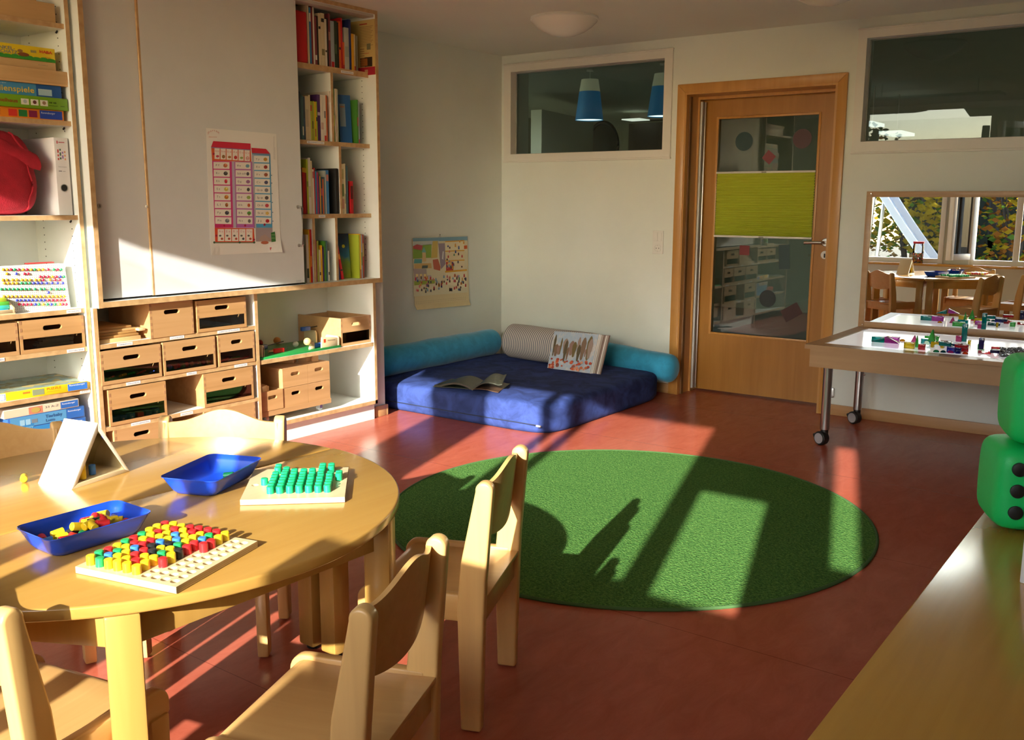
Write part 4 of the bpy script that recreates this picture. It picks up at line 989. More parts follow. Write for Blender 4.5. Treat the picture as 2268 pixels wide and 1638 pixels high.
# ceiling lamps
LAMP = mat('lamp_opal_glass', (.80, .78, .72), .25)
root = thing('ceiling_lamp', 'round white dome lamp on the ceiling above the mattress corner', 'ceiling lamp', (1.20, -1.00, 2.347))
m = MB(); m.lathe([(.196, 0), (.198, -.012), (.19, -.02)], PLASTER, None, 48, False); m.build('lamp_rim', root)
m = MB(); m.lathe([(.196, -.010), (.188, -.026), (.16, -.052), (.12, -.078), (.07, -.098), (.03, -.106), (0, -.108)], LAMP, None, 48, False); m.build('lamp_dome', root)
q = onz(1832, -30, 2.33)
dup(root, (q.x, q.y, 2.347), 0, 'round dome lamp on the ceiling above the door, cut by top edge', None)
# ------------------------------------------------------------------ things in the far-left shelf unit
LFX = LXF - .012
def lz(i): return SH_L[i] + .0205
def gbox(name, lb, cat, y0, y1, z0, z1, col, depth=.26, x=LFX - .015, side=None, top=None, group='game boxes in the far-left shelf unit', rz=0):
    m = MB(); c = ink(*col, .4)
    m.box(-depth, 0, 0, y1 - y0, 0, z1 - z0, c, .0015)
    return m, (x, y0, z0), lb, name, cat, group, rz
def fin(g, *art, kz=1):
    m, loc, lb, name, cat, group, rz = g
    n0 = len(m.bm.verts)
    for a in art: a(m)
    m.bm.verts.ensure_lookup_table()
    for v in m.bm.verts[n0:]: v.co.z *= kz
    return tag(m.build(name, loc=loc, rot=(0, 0, rz)), lb, cat, group)
def rect(y0, y1, z0, z1, col, k=1):
    return lambda m: m.box(0, .0004 * k, y0, y1, z0, z1, ink(*col, .4))
def disc(y, z, ry, rz_, col, k=1, n=14):
    return lambda m: m.poly([(.0005 * k, y + ry * math.cos(2 * PI * i / n), z + rz_ * math.sin(2 * PI * i / n)) for i in range(n)], ink(*col, .4))
def txt(y, z, h, s, col, wd=None, k=2, bold=0):
    return lambda m: m.text(s, h / .72, frame_M((.0006 * k, y, z), (0, 1, 0), (0, 0, 1)), ink(*col, .4), wd, bold)
ybase = lambda px, py: onx(px, py, LFX - .01).y
zz = lambda px, py: onx(px, py, LFX - .01).z
# top shelf: wooden cases
m = MB(); m.box(.08, LFX - .005, -4.2, ybase(122, 40), lz(0), lz(0) + .075, TRAYW, .003); tag(m.build('wooden_case'), 'flat brown wooden case on the topmost shelf at far left', 'case')
m = MB(); m.box(.12, LFX - .03, -4.3, ybase(88, 18), lz(0) + .0755, lz(0) + .105, TRAYW, .003); tag(m.build('wooden_case', rot=(0, 0, 0)), 'dark wooden board lying on the wooden case, topmost shelf', 'board')
# game boxes, second shelf (bottom to top)
Y0 = -4.10
z1 = lz(1); z2 = z1 + .042; z3 = z2 + .050; z4 = z3 + .050
yr = ybase(143, 255)
fin(gbox('game_box', 'orange game box with coloured squares at bottom of the second-shelf stack', 'game box', Y0, yr, z1, z2 - .0005, (225, 130, 30)),
    rect(-.105 + (yr - Y0), yr - Y0 - .008, .004, .047, (40, 70, 165)), txt(yr - Y0 - .10, .030, .010, 'Ravensburger', (225, 230, 240), .06), *[rect(yr - Y0 - .235 + .042 * i, yr - Y0 - .20 + .042 * i, .008, .042, c) for i, c in enumerate([(215, 50, 40), (40, 120, 60), (130, 30, 70)])],
    rect(yr - Y0 - .36, yr - Y0 - .32, .006, .044, (80, 50, 110)), rect(yr - Y0 - .355, yr - Y0 - .34, .026, .042, (200, 60, 50), 2), *[rect(yr - Y0 - .31, yr - Y0 - .265, .036 - .008 * i, .039 - .008 * i, (190, 100, 30)) for i in range(4)], kz=.80)
yr = ybase(149, 230)
fin(gbox('game_box', 'green game box lettered Spielhaus with three white squares', 'game box', Y0, yr, z2, z3 - .0005, (115, 165, 25), x=LFX - .006),
    rect(0, yr - Y0 - .335, .0, .070, (195, 35, 55)), txt(yr - Y0 - .31, .026, .022, 'Spielhaus', (150, 60, 30), .095, bold=.01), *[rect(yr - Y0 - .20 + .04 * i, yr - Y0 - .168 + .04 * i, .018, .052, (220, 218, 200)) for i in range(3)], *[disc(yr - Y0 - .184 + .04 * i, .036, .008, .011, c, 3) for i, c in enumerate([(170, 180, 180), (110, 60, 60), (150, 120, 90)])],
    txt(yr - Y0 - .082, .036, .010, '●●  ●●', (60, 90, 20), .03), rect(yr - Y0 - .085, yr - Y0 - .045, .022, .025, (70, 100, 25)), rect(yr - Y0 - .033, yr - Y0 - .015, .022, .026, (70, 100, 25)), kz=.69)
yr = ybase(136, 200)
fin(gbox('game_box', 'blue game box with large yellow lettering, under the plywood tray', 'game box', Y0, yr, z3, z4 - .0005, (70, 145, 190), x=LFX - .012),
    rect(yr - Y0 - .108, yr - Y0, 0, .072, (35, 85, 150)), rect(yr - Y0 - .10, yr - Y0 - .042, .008, .046, (165, 195, 205), 2), txt(yr - Y0 - .335, .018, .034, 'Familienspiele', (225, 195, 70), .215, bold=.012), txt(yr - Y0 - .31, .060, .006, 'Ravensburger', (215, 225, 230), .08), kz=.68)
yr = ybase(150, 170)
m = MB(); m.box(-.28, 0, 0, yr - Y0, 0, .008, TRAYW); m.box(-.012, 0, 0, yr - Y0, .008, .060, TRAYW, .002); m.box(-.28, -.012, yr - Y0 - .012, yr - Y0, .008, .060, TRAYW, .002); m.box(-.28, -.268, 0, yr - Y0 - .012, .008, .060, TRAYW)
m.box(-.012, .0008, yr - Y0 - .009, yr - Y0 - .001, .012, .056, PLY)
tag(m.build('wooden_tray', loc=(LFX - .002, Y0, z4)), 'plain plywood tray box on the blue game box, second shelf', 'tray')
z5 = z4 + .0605; yr = ybase(127, 148)
m = MB(); m.box(-.26, 0, 0, yr - Y0, 0, .033, TRAYW, .003); m.box(0, .0006, yr - Y0 - .075, yr - Y0 - .035, .016, .021, PLY); tag(m.build('wooden_case', loc=(LFX - .02, Y0, z5)), 'flat wooden box with slim catch under the yellow game box', 'box')
z6 = z5 + .0335; yr = ybase(125, 125)
fin(gbox('game_box', 'yellow game box lettered FUNKEL-SCHATZ with green foot', 'game box', Y0, yr, z6, z6 + .056, (235, 205, 25), x=LFX - .02),
    rect(0, yr - Y0, 0, .016, (60, 150, 50)), *[disc(yr - Y0 - .32 + .03 * i, .016, .015, .004 + .003 * (i % 2), (60, 150, 50), 2) for i in range(11)], txt(yr - Y0 - .262, .044, .018, 'FUNKEL-', (120, 130, 130), .092, 3, .015), txt(yr - Y0 - .238, .024, .018, 'SCHATZ', (120, 130, 130), .078, 3, .015), txt(yr - Y0 - .068, .046, .016, 'HABA', (205, 45, 35), .054, 3, .02),
    disc(yr - Y0 - .290, .058, .014, .013, (80, 150, 190), 2), disc(yr - Y0 - .288, .034, .013, .010, (90, 160, 195), 2), disc(yr - Y0 - .135, .026, .024, .011, (130, 75, 40), 3), disc(yr - Y0 - .148, .044, .011, .009, (150, 110, 60), 3), rect(yr - Y0 - .104, yr - Y0 - .08, .042, .056, (160, 150, 90), 2), rect(yr - Y0 - .045, yr - Y0 - .02, .022, .026, (215, 140, 30), 2), kz=.72)
# red cushion bag and white binder, third shelf
RED = mat('red_cotton', (.40, .008, .022), .85, var=.15, vscale=30, bump=.25, bscale=260)
root = thing('cushion_bag', 'bulging red cloth bag with flopped-over flap on third shelf', 'bag', (.25, -3.90, lz(2)))
def bag(u, v):
    a = 2 * PI * u; vv = v * PI
    sq = lambda t, p: math.copysign(abs(t) ** p, t)
    x = .125 * sq(math.cos(a), .62) * (math.sin(vv) ** .45); y = .19 * sq(math.sin(a), .62) * (math.sin(vv) ** .45); z = .172 - .172 * sq(math.cos(vv), .75)
    p = Vector((x, y, z)); n = noise.noise(p * 9) * .012 + noise.noise(p * 25) * .004
    return p * (1 + n * 3) + Vector((0, -.02 * z / .3, 0))
m = MB(); m.grid(bag, 48, 28, RED); m.build('bag_body', root)
m = MB()
def flap(u, v):
    y = -.21 + .36 * u; zc = .375 - .10 * u ** 2.2 + .012 * math.sin(u * 6)
    return Vector((.02 + .105 * math.sin(v * PI * .55), y + .02 * v, zc - .10 * v * v * (1 - .3 * u) + .008 * noise.noise(Vector((u * 5, v * 4, 0)))))
m.grid(flap, 24, 10, RED, thick=(-.012, 0, -.016)); m.build('bag_flap', root)
for yy, ph in ((-.11, 0), (.12, 1)):
    m = MB(); pts = []
    for i in range(20):
        vv = PI * (.16 + .72 * i / 19); a0 = yy / .19
        p = bag((math.asin(max(-1, min(1, a0 * .9))) / (2 * PI)) % 1, vv / PI) * 1.012; p.y += .006 * math.sin(i * (1.1 if ph else .3)) ; pts.append(p)
    m.tube(pts, .0042, RED, 6); m.build('bag_seam', root)
BW = mat('binder_white', (.78, .76, .76), .4)
root = thing('ring_binder', 'white lever arch file standing beside the red bag', 'binder', (LFX - .022, -3.665, lz(2)))
m = MB(); m.box(-.27, 0, 0, .062, 0, .325, BW, .002)
for i in range(14):
    a, b = (i * 5) % 4, i // 4; m.box(0, .0006, .012 + .010 * a, .018 + .010 * a, .232 + .012 * b + .003 * (i % 3), .240 + .012 * b + .003 * (i % 3), ink(*[(200, 70, 60), (70, 110, 90), (160, 120, 190), (220, 160, 120)][i % 4]))
m.box(0, .0006, .012, .016, .300, .312, ink(200, 40, 70)); m.box(0, .0006, .020, .046, .304, .308, ink(205, 120, 130))
m.text('Dokumentation', .0055, frame_M((.0008, .012, .202), (0, 1, 0), (0, 0, 1)), ink(90, 90, 95), .036); m.box(0, .0006, .012, .026, .184, .187, ink(90, 90, 95)); m.box(0, .0006, .030, .042, .184, .186, ink(160, 160, 165))
m.build('binder_cover', root)
m = MB(); m.lathe([(.0165, 0), (.0165, .0012), (.0135, .0012), (.0135, -.001), (0, -.001)], ALU, Matrix.Translation((.0002, .031, .115)) @ Matrix.Rotation(PI / 2, 4, 'Y')); m.lathe([(.0133, .0006), (0, .0006)], BLACK, Matrix.Translation((.0002, .031, .115)) @ Matrix.Rotation(PI / 2, 4, 'Y'), cap=False); m.build('finger_hole', root)
m = MB(); m.box(-.26, -.015, .0622, .0642, .004, .318, DARKGAP); m.build('gap_shade_sheet', root)  # dark sheet standing in for the shade beside the binder
# white peg-picture wedge with round pegs, fourth shelf
root = thing('mosaic_board', 'white perforated wedge board filled with rows of round coloured pegs', 'peg board', (0, 0, 0))
zb = lz(3)
bl, br_ = onx(4, 680, .335), onx(158, 676, .335); tr_ = onx(152, 585, .255); 
MY0, MY1 = -4.03, onx(155, 676, .34).y
P00, P01 = Vector((.345, MY0, zb)), Vector((.345, MY1, zb)); topx = .322; zt_ = onx(150, 583, topx).z
P10, P11 = Vector((topx, MY0, zt_)), Vector((topx, MY1, zt_))
slope = (P10 - P00); nrm = Vector((slope.z, 0, -slope.x)).normalized()
def peg_board_mat():
    m, t, b = new_mat('perforated_white')
    tc = t.nodes.new('ShaderNodeTexCoord'); mp = t.nodes.new('ShaderNodeMapping'); mp.inputs['Scale'].default_value = (110, 110, 110)
    t.links.new(tc.outputs['Object'], mp.inputs['Vector'])
    vm = t.nodes.new('ShaderNodeVectorMath'); vm.operation = 'FRACTION'; t.links.new(mp.outputs[0], vm.inputs[0])
    s = t.nodes.new('ShaderNodeSeparateXYZ'); t.links.new(vm.outputs[0], s.inputs[0])
    a = t.nodes.new('ShaderNodeMath'); a.operation = 'GREATER_THAN'; a.inputs[1].default_value = .55; t.links.new(s.outputs['Y'], a.inputs[0])
    c = t.nodes.new('ShaderNodeMath'); c.operation = 'GREATER_THAN'; c.inputs[1].default_value = .55; t.links.new(s.outputs['Z'], c.inputs[0])
    d = t.nodes.new('ShaderNodeMath'); d.operation = 'MULTIPLY'; t.links.new(a.outputs[0], d.inputs[0]); t.links.new(c.outputs[0], d.inputs[1])
    mx = t.nodes.new('ShaderNodeMix'); mx.data_type = 'RGBA'; mx.inputs[6].default_value = (.72, .70, .66, 1); mx.inputs[7].default_value = (.36, .34, .30, 1)
    t.links.new(d.outputs[0], mx.inputs[0]); t.links.new(mx.outputs[2], b.inputs['Base Color']); b.inputs['Roughness'].default_value = .4
    return m
PBM = peg_board_mat()
m = MB(); m.prism([P00, P10, P10 + Vector((-.05, 0, 0)), P00 + Vector((-.14, 0, 0))], (0, MY1 - MY0, 0), PBM, .002); m.build('board_body', root)
m = MB(); p = onx(95, 583, .25); m.box(.24, .262, onx(56, 582, .25).y, onx(117, 582, .25).y, zt_ + .001, zt_ + .006, ink(205, 45, 45), .001); m.build('red_clip', root)
MC = {'y': (225, 165, 40), 'r': (195, 40, 70), 'g': (40, 150, 95), 'b': (60, 70, 190)}
MN = {'y': 'amber', 'r': 'red', 'g': 'green', 'b': 'blue'}
PK = {}
for k_, c_ in MC.items():
    m = MB(); m.lathe([(.0058, 0), (.0058, .003), (.0040, .0052), (0, .006)], mat('mosaic_' + k_, rgb(*c_), .2), None, 12, False); PK[k_] = m.mesh('mosaic_peg')
# rows as (crop y, [(crop x, colour) ...]) read in the photograph's own order
rows_ = [(150, [(25, 'y'), (60, 'y'), (95, 'r'), (130, 'g'), (168, 'r'), (205, 'y'), (242, 'r'), (278, 'y'), (313, 'g'), (350, 'y'), (387, 'y'), (435, 'r'), (485, 'g'), (520, 'r'), (553, 'g')]), (188, [(58, 'y'), (145, 'b'), (218, 'r'), (253, 'r')]),
    (215, [(362, 'r'), (398, 'r'), (435, 'r'), (472, 'y'), (510, 'r'), (545, 'b'), (578, 'g')]), (244, [(22, 'y'), (58, 'y'), (110, 'y'), (148, 'y'), (195, 'y'), (230, 'y'), (268, 'y'), (318, 'y'), (353, 'y'), (388, 'r'), (450, 'y'), (498, 'r'), (540, 'r')]),
    (273, [(35, 'y'), (72, 'y'), (110, 'y'), (147, 'y'), (192, 'g'), (230, 'g'), (266, 'g'), (303, 'b'), (340, 'b'), (376, 'b'), (422, 'b'), (470, 'b'), (520, 'b'), (568, 'b')]), (328, [(8, 'g'), (45, 'g'), (82, 'g'), (119, 'g'), (155, 'g'), (192, 'g'), (228, 'g'), (264, 'g'), (314, 'g'), (366, 'g'), (400, 'g'), (460, 'g'), (510, 'g'), (545, 'g'), (580, 'g')]), (358, [(438, 'b')]),
    (394, [(32, 'y'), (70, 'y'), (105, 'y'), (142, 'y'), (180, 'y'), (217, 'y'), (254, 'y'), (290, 'y'), (327, 'y'), (362, 'y'), (398, 'y'), (440, 'y'), (475, 'y'), (512, 'y'), (545, 'y'), (580, 'y')]), (428, [(150, 'b'), (182, 'b'), (218, 'b'), (254, 'b'), (290, 'b'), (327, 'b'), (365, 'b'), (400, 'b'), (438, 'r'), (475, 'r'), (512, 'r'), (550, 'r'), (586, 'r')]),
    (466, [(172, 'r'), (208, 'r'), (243, 'r'), (280, 'r'), (318, 'b'), (352, 'g'), (390, 'y'), (428, 'g'), (463, 'b'), (498, 'g'), (540, 'y'), (568, 'r'), (600, 'r')])]
RN = ['top row', 'short second row', 'third row', 'fourth row', 'fifth row', 'green sixth row', 'seventh row', 'amber eighth row', 'ninth row', 'bottom row']
q_ = (P10 - P00).normalized().to_track_quat('Y', 'Z')
Mq = Matrix((( nrm.x, 0, slope.normalized().x), (0, 1, 0), (nrm.z, 0, slope.normalized().z)))
rotq = nrm.to_track_quat('Z', 'Y').to_euler()
for ri, (cy_, lst) in enumerate(rows_):
    for pi_, (cx_, k_) in enumerate(lst):
        d = ray(cx_ * .2442, 560 + cy_ * .2442); tt = (P00 - CAMP).dot(nrm) / d.dot(nrm); p = CAMP + d * tt
        o = bpy.data.objects.new('mosaic_peg', PK[k_]); C.objects.link(o); o.location = p; o.rotation_euler = rotq
        tag(o, '%s mosaic peg, %s from the left in the %s of the white board' % (MN[k_], ORD[pi_], RN[ri]), 'peg', 'round mosaic pegs on the white board')
# shallow wooden tray with coloured bricks at the left edge
root = thing('wooden_tray', 'shallow light wooden tray of bricks before the white peg board', 'tray', (LFX - .004, onx(34, 690, LFX - .004).y - .20, zb))
m = MB(); m.box(-.20, 0, 0, .20, 0, .006, MAPLE); m.box(-.20, -.19, 0, .2, .006, .045, MAPLE); m.build('tray_bottom', root)
m = MB(); m.prism([(-.20, .19, .006), (0, .19, .006), (0, .19, .026), (-.05, .19, .052), (-.2, .19, .05)], (0, .010, 0), MAPLE, .001); m.box(-.010, 0, 0, .19, .006, .020, MAPLE, .001); m.build('tray_side', root)
tx, ty = LFX - .004, onx(34, 690, LFX - .004).y
for i, (dy, z, col, cn) in enumerate([(.055, 0, (40, 165, 205), 'cyan'), (.05, .016, (60, 180, 170), 'turquoise'), (.05, .031, (90, 175, 60), 'green'), (.06, .046, (170, 190, 50), 'lime')]):
    m = MB(); m.box(-.05, 0, 0, .05, 0, .0155, ink(*col), .001); tag(m.build('toy_brick', loc=(tx - .02, ty - .0 - dy - .012, zb + .0065 + z)), '%s toy brick, %s from the bottom of the stack in the shallow tray' % (cn, ORD[i]), 'brick', 'toy bricks in the shallow tray')
# two drawers, fifth shelf
yl = onx(41, 730, LFX).y
drawer('beech drawer in the far-left unit holding grey plastic tracks', yl + .003, L1 - .026, lz(4), onx(192, 696, LFX).z - .002, front=LFX - .0005, figured=True, group='beech drawers in the white cabinets')
drawer('beech drawer cut by the left picture edge, empty behind window', yl - .255, yl - .003, lz(4), onx(192, 696, LFX).z - .006, front=LFX - .0005, group='beech drawers in the white cabinets')
for i in range(6):
    m = MB(); L_ = .17 - .008 * i
    m.box(-.02, .02, -L_ / 2, L_ / 2, 0, .004, mat('grey_plastic', (.50, .46, .40), .4)); m.box(-.02, -.017, -L_ / 2, L_ / 2, .004, .010, MATS['grey_plastic']); m.box(.017, .02, -L_ / 2, L_ / 2, .004, .010, MATS['grey_plastic'])
    tag(m.build('toy_track', loc=(.355 - .012 * (i % 3), -3.72 - .008 * (i % 2) + .004 * i, lz(4) + .008 + .0108 * i), rot=(0, 0, R(3 * (i - 2)))), 'grey plastic toy track, %s from the bottom of the drawer pile' % ORD[i], 'track', 'grey tracks in the far-left drawer')
# puzzle box and magazines, sixth shelf
zs = lz(5)
def pz_top():
    m, t, b = new_mat('puzzle_cover_art')
    tc = t.nodes.new('ShaderNodeTexCoord'); v = t.nodes.new('ShaderNodeTexVoronoi'); v.inputs['Scale'].default_value = 26; t.links.new(tc.outputs['Object'], v.inputs['Vector'])
    cr = t.nodes.new('ShaderNodeValToRGB'); s = t.nodes.new('ShaderNodeSeparateColor'); t.links.new(v.outputs['Color'], s.inputs[0]); t.links.new(s.outputs[0], cr.inputs[0])
    e = cr.color_ramp.elements; e[0].color = (*rgb(110, 135, 135), 1); e[1].color = (*rgb(190, 170, 110), 1); k = e.new(.4); k.color = (*rgb(150, 165, 150), 1); k = e.new(.7); k.color = (*rgb(120, 120, 90), 1)
    t.links.new(cr.outputs[0], b.inputs['Base Color']); b.inputs['Roughness'].default_value = .25
    return m
PZ = pz_top()
pa, pb_, pc = onx(67, 878, LFX - .02), onx(200, 860, LFX + .005), None
wd = .40
m = MB(); m.box(-.30, 0, 0, wd, 0, .036, ink(238, 190, 30, .35), .0015); m.box(-.298, -.002, .002, wd - .002, .036, .0366, PZ)
m.box(0, .0005, wd - .092, wd - .004, .003, .033, ink(55, 110, 190, .35)); m.box(0, .0005, .004, .045, .002, .034, ink(225, 225, 220, .35)); m.box(.0005, .0009, .007, .042, .006, .030, ink(90, 130, 190)); m.box(.0009, .0012, .009, .040, .008, .028, ink(235, 235, 225)); m.box(0, .0005, wd - .245, wd - .195, .007, .032, ink(130, 140, 110)); m.text('PUZZLE', .014, frame_M((.0007, wd - .185, .022), (0, 1, 0), (0, 0, 1)), ink(225, 110, 30), .062, .01); m.box(0, .0005, wd - .185, wd - .13, .014, .0165, ink(225, 150, 40)); m.box(0, .0005, wd - .285, wd - .255, .020, .028, ink(230, 120, 40))
m.text('Ravensburger', .010, frame_M((.0007, wd - .085, .024), (0, 1, 0), (0, 0, 1)), ink(225, 230, 240), .07)
tag(m.build('puzzle_box', loc=(LFX - .012, L1 - .032 - wd, zs), rot=(0, 0, R(-3))), 'yellow jigsaw box lettered PUZZLE lying on the sixth shelf', 'puzzle box')
for i, (col, nm, ln) in enumerate([((170, 165, 60), 'olive-green magazine at bottom of the small pile beside the puzzle box', .30), ((205, 195, 90), 'yellowish magazine in the small pile beside the puzzle box', .29), ((150, 160, 165), 'grey glossy magazine topping the pile beside the puzzle box', .25)]):
    m = MB(); m.box(-.20, 0, -ln, 0, 0, .005, ink(*col, .25), .001); m.box(-.15, -.05, -ln * .8, -ln * .3, .005, .0053, ink(*[max(0, c - 50) for c in col], .25))
    tag(m.build('magazine', loc=(LFX + .002, -4.01 - .035 * i, zs + .0054 * i), rot=(0, 0, R(-4 + 3 * i))), nm, 'magazine', 'magazines in the far-left unit')
# bottom stack
zs = lz(6)
xx = LFX - .01
for i, (yr_, ln, h, col, lb, s1, lab) in enumerate([(onx(190, 925, xx).y, .33, .050, (50, 125, 185), 'blue game box lettered Lottino at bottom of the blue stack', 'Lottino', (215, 225, 200)), (onx(187, 905, xx).y, .34, .050, (80, 140, 185), 'pale blue game box lettered Tierbaby Lotto in middle of the blue stack', 'Tierbaby Lotto', (45, 85, 140)), (onx(174, 885, xx).y, .33, .036, (205, 190, 165), 'cream game box with pink picture topping the blue stack', 'Mein ABC', (90, 100, 120))]):
    z = zs + .003 + sum([.0505, .0505, .037][:i])
    g = gbox('game_box', lb, 'game box', yr_ - ln, yr_, z, z + h, (45, 85, 150) if i < 2 else (205, 195, 175), depth=.25, x=xx)
    a = [rect(ln - .33 + .0, ln - .085, .002, h - .002, col), rect(ln - .083, ln - .004, .004, h - .004, (45, 95, 170)), txt(ln - .078, h - .016, .007, 'Ravensburger', (225, 230, 240), .06, 2)]
    if i == 2: a += [rect(ln - .225, ln - .165, .003, h - .003, (190, 120, 100), 2), disc(ln - .195, h / 2, .02, .012, (175, 150, 80), 3), txt(ln - .155, .018, .009, '33 A-Z', (120, 120, 120), .06, 2)]
    else: a += [txt(ln - .18, .012 if i == 0 else .026, .014, s1.split()[0], lab, .075, 2, .01)] + ([txt(ln - .18, .009, .012, 'Lotto', lab, .04, 2, .01)] if i == 1 else []) + [rect(ln - .29, ln - .27, .01, .034, (140, 180, 205), 2), rect(ln - .265, ln - .245, .01, .034, (140, 180, 205), 2), rect(ln - .24, ln - .215, .014, .03, (110, 120, 130), 2)]
    fin(g, *a)
yq = onx(76, 935, xx).y
m = MB(); m.box(-.26, 0, -.3, 0, 0, .035, ink(190, 60, 45, .35), .0015); m.box(-.24, -.02, -.28, -.03, .035, .0356, ink(120, 90, 60)); m.box(-.2, -.08, -.2, -.1, .0356, .036, ink(200, 80, 60)); m.box(0, .0005, -.062, -.002, .002, .034, ink(45, 120, 180)); m.text('Memory', .014, frame_M((.0007, -.058, .014), (0, 1, 0), (0, 0, 1)), ink(150, 200, 210), .05)
tag(m.build('game_box', loc=(xx, yq, zs + .035)), 'red game box with blue corner left of the blue stack', 'game box', 'game boxes in the far-left shelf unit')
m = MB(); m.box(-.26, 0, -.3, 0, 0, .034, ink(120, 80, 60, .35), .0015); tag(m.build('game_box', loc=(xx - .005, yq - .006, zs)), 'brown game box beneath the red one at lower left', 'game box', 'game boxes in the far-left shelf unit')
# ------------------------------------------------------------------ reading corner: mattress, bolsters, roll, books
def velvet(name, c, var, sc, sheen=.3):
    m, t, b = new_mat(name)
    tc = t.nodes.new('ShaderNodeTexCoord'); n = t.nodes.new('ShaderNodeTexNoise'); n.inputs['Scale'].default_value = sc; n.inputs['Detail'].default_value = 6; n.inputs['Distortion'].default_value = .9; n.inputs['Roughness'].default_value = .6
    t.links.new(tc.outputs['Object'], n.inputs['Vector'])
    cr = t.nodes.new('ShaderNodeValToRGB'); e = cr.color_ramp.elements; e[0].position = .36; e[1].position = .64
    e[0].color = (*[x * (1 - var) for x in c], 1); e[1].color = (*[min(1, x * (1 + var)) for x in c], 1)
    t.links.new(n.outputs['Fac'], cr.inputs[0]); t.links.new(cr.outputs[0], b.inputs['Base Color'])
    b.inputs['Roughness'].default_value = .85; b.inputs['Sheen Weight'].default_value = sheen; b.inputs['Sheen Roughness'].default_value = .4; b.inputs['Specular IOR Level'].default_value = .2
    return m
NAVY = velvet('navy_velour', (.026, .046, .17), .35, 9, .0)
CYAN = velvet('cyan_plush', (.04, .33, .56), .10, 14, .4)
mx0, mx1, my0, my1, mh = .022, 1.492, -1.545, -.130, .188
root = thing('floor_mattress', 'large square blue velour mattress on the floor in the room corner', 'mattress', (mx0, my0, 0))
L_, W_ = mx1 - mx0, my1 - my0
def mat_fn(u, v):
    # closed profile swept round a rounded square: v 0..1 goes bottom centre -> edge -> top centre
    a = 2 * PI * u
    def sq(c): return math.copysign(min(1, abs(c)) ** .22, c)
    cx, cy_ = sq(math.cos(a)), sq(math.sin(a))
    if v < .25: k, z = v / .25 * .975, .0
    elif v < .6:
        t = (v - .25) / .35; k = .975 + .025 * math.sin(PI * t) ** .5; z = mh * .92 * t
        k = 1.0 - .03 * abs(2 * t - 1) ** 6 
    else:
        t = (v - .6) / .4; k = .97 * (1 - t); z = mh * (.92 + .08 * min(1, t * 6) ** .6)
    p = Vector((L_ / 2 + cx * k * L_ / 2, W_ / 2 + cy_ * k * W_ / 2, z))
    n = noise.noise(p * 3.2) * .008 + noise.noise(p * 9) * .003
    if z > .02: p.z += n * (1 if v > .5 else .3); p.x += n * .4; p.y += noise.noise(p * 4 + Vector((5, 0, 0))) * .006
    return p
m = MB(); m.grid(mat_fn, 120, 60, NAVY); m.build('mattress_body', root, smooth=60)
m = MB(); m.tube([(.03, -.0035, .055), (.4, -.006, .055), (.9, -.004, .054), (1.40, -.002, .056)], .0032, mat('zip_dark_blue', (.012, .02, .05), .6), 6); m.build('zip_seam', root)
m = MB(); p = onz(1213, 941, .05); m.box(1.385, 1.415, -.012, -.004, .050, .060, ink(190, 195, 205)); m.build('zip_pull', root)
def bolster(name, lb, p0, p1, r, m_, cat='bolster', rnd=.6, wob=.006):
    p0, p1 = Vector(p0), Vector(p1); ax = p1 - p0; L = ax.length; prof = []
    n = 8
    for i in range(n + 1): a = PI / 2 * i / n; prof.append((r * math.sin(a) ** .8 if i else 0, r * rnd * (1 - math.cos(a))))
    k = 22
    for i in range(1, k): z = r * rnd + (L - 2 * r * rnd) * i / k; prof.append((r * (1 + .03 * noise.noise(Vector((z * 4, r * 30, 0)))), z))
    for i in range(n, -1, -1): a = PI / 2 * i / n; prof.append((r * math.sin(a) ** .8 if i else 0, L - r * rnd * (1 - math.cos(a))))
    mb = MB(); mb.lathe(prof, m_, None, 32, False)
    for v in mb.bm.verts:
        v.co += v.co.normalized() * 0 + Vector((noise.noise(v.co * 5), noise.noise(v.co * 5 + Vector((9, 0, 0))), 0)) * wob
    o = mb.build(name); o.matrix_world = Matrix.Translation(p0) @ ax.to_track_quat('Z', 'Y').to_matrix().to_4x4()
    return tag(o, lb, cat)
bolster('long_bolster', 'long turquoise plush bolster along the left wall on the mattress', (.125, -1.50, .272), (.125, -.25, .272), .098, CYAN)
bolster('long_bolster', 'turquoise plush bolster along back wall, its round end beside the door frame', (.34, -.118, .205 + .075), (1.565, -.135, .195), .096, CYAN)
def stripe_mat():
    m, t, b = new_mat('striped_cotton')
    tc = t.nodes.new('ShaderNodeTexCoord'); s = t.nodes.new('ShaderNodeSeparateXYZ'); t.links.new(tc.outputs['Object'], s.inputs[0])
    a = t.nodes.new('ShaderNodeMath'); a.operation = 'MULTIPLY'; a.inputs[1].default_value = 2 * PI / .0165; t.links.new(s.outputs['Z'], a.inputs[0])
    sn = t.nodes.new('ShaderNodeMath'); sn.operation = 'SINE'; t.links.new(a.outputs[0], sn.inputs[0])
    cr = t.nodes.new('ShaderNodeValToRGB'); e = cr.color_ramp.elements; e[0].position = .42; e[1].position = .56; e[0].color = (.17, .18, .22, 1); e[1].color = (.66, .60, .52, 1)
    mr = t.nodes.new('ShaderNodeMapRange'); mr.inputs[1].default_value = -1; mr.inputs[2].default_value = 1; t.links.new(sn.outputs[0], mr.inputs[0]); t.links.new(mr.outputs[0], cr.inputs[0])
    t.links.new(cr.outputs[0], b.inputs['Base Color']); b.inputs['Roughness'].default_value = .9
    return m
bolster('striped_roll', 'grey and white striped cotton roll cushion lying on the mattress', (.345, -.345, .310), (1.09, -.405, .305), .122, stripe_mat(), 'cushion', .18, .003)
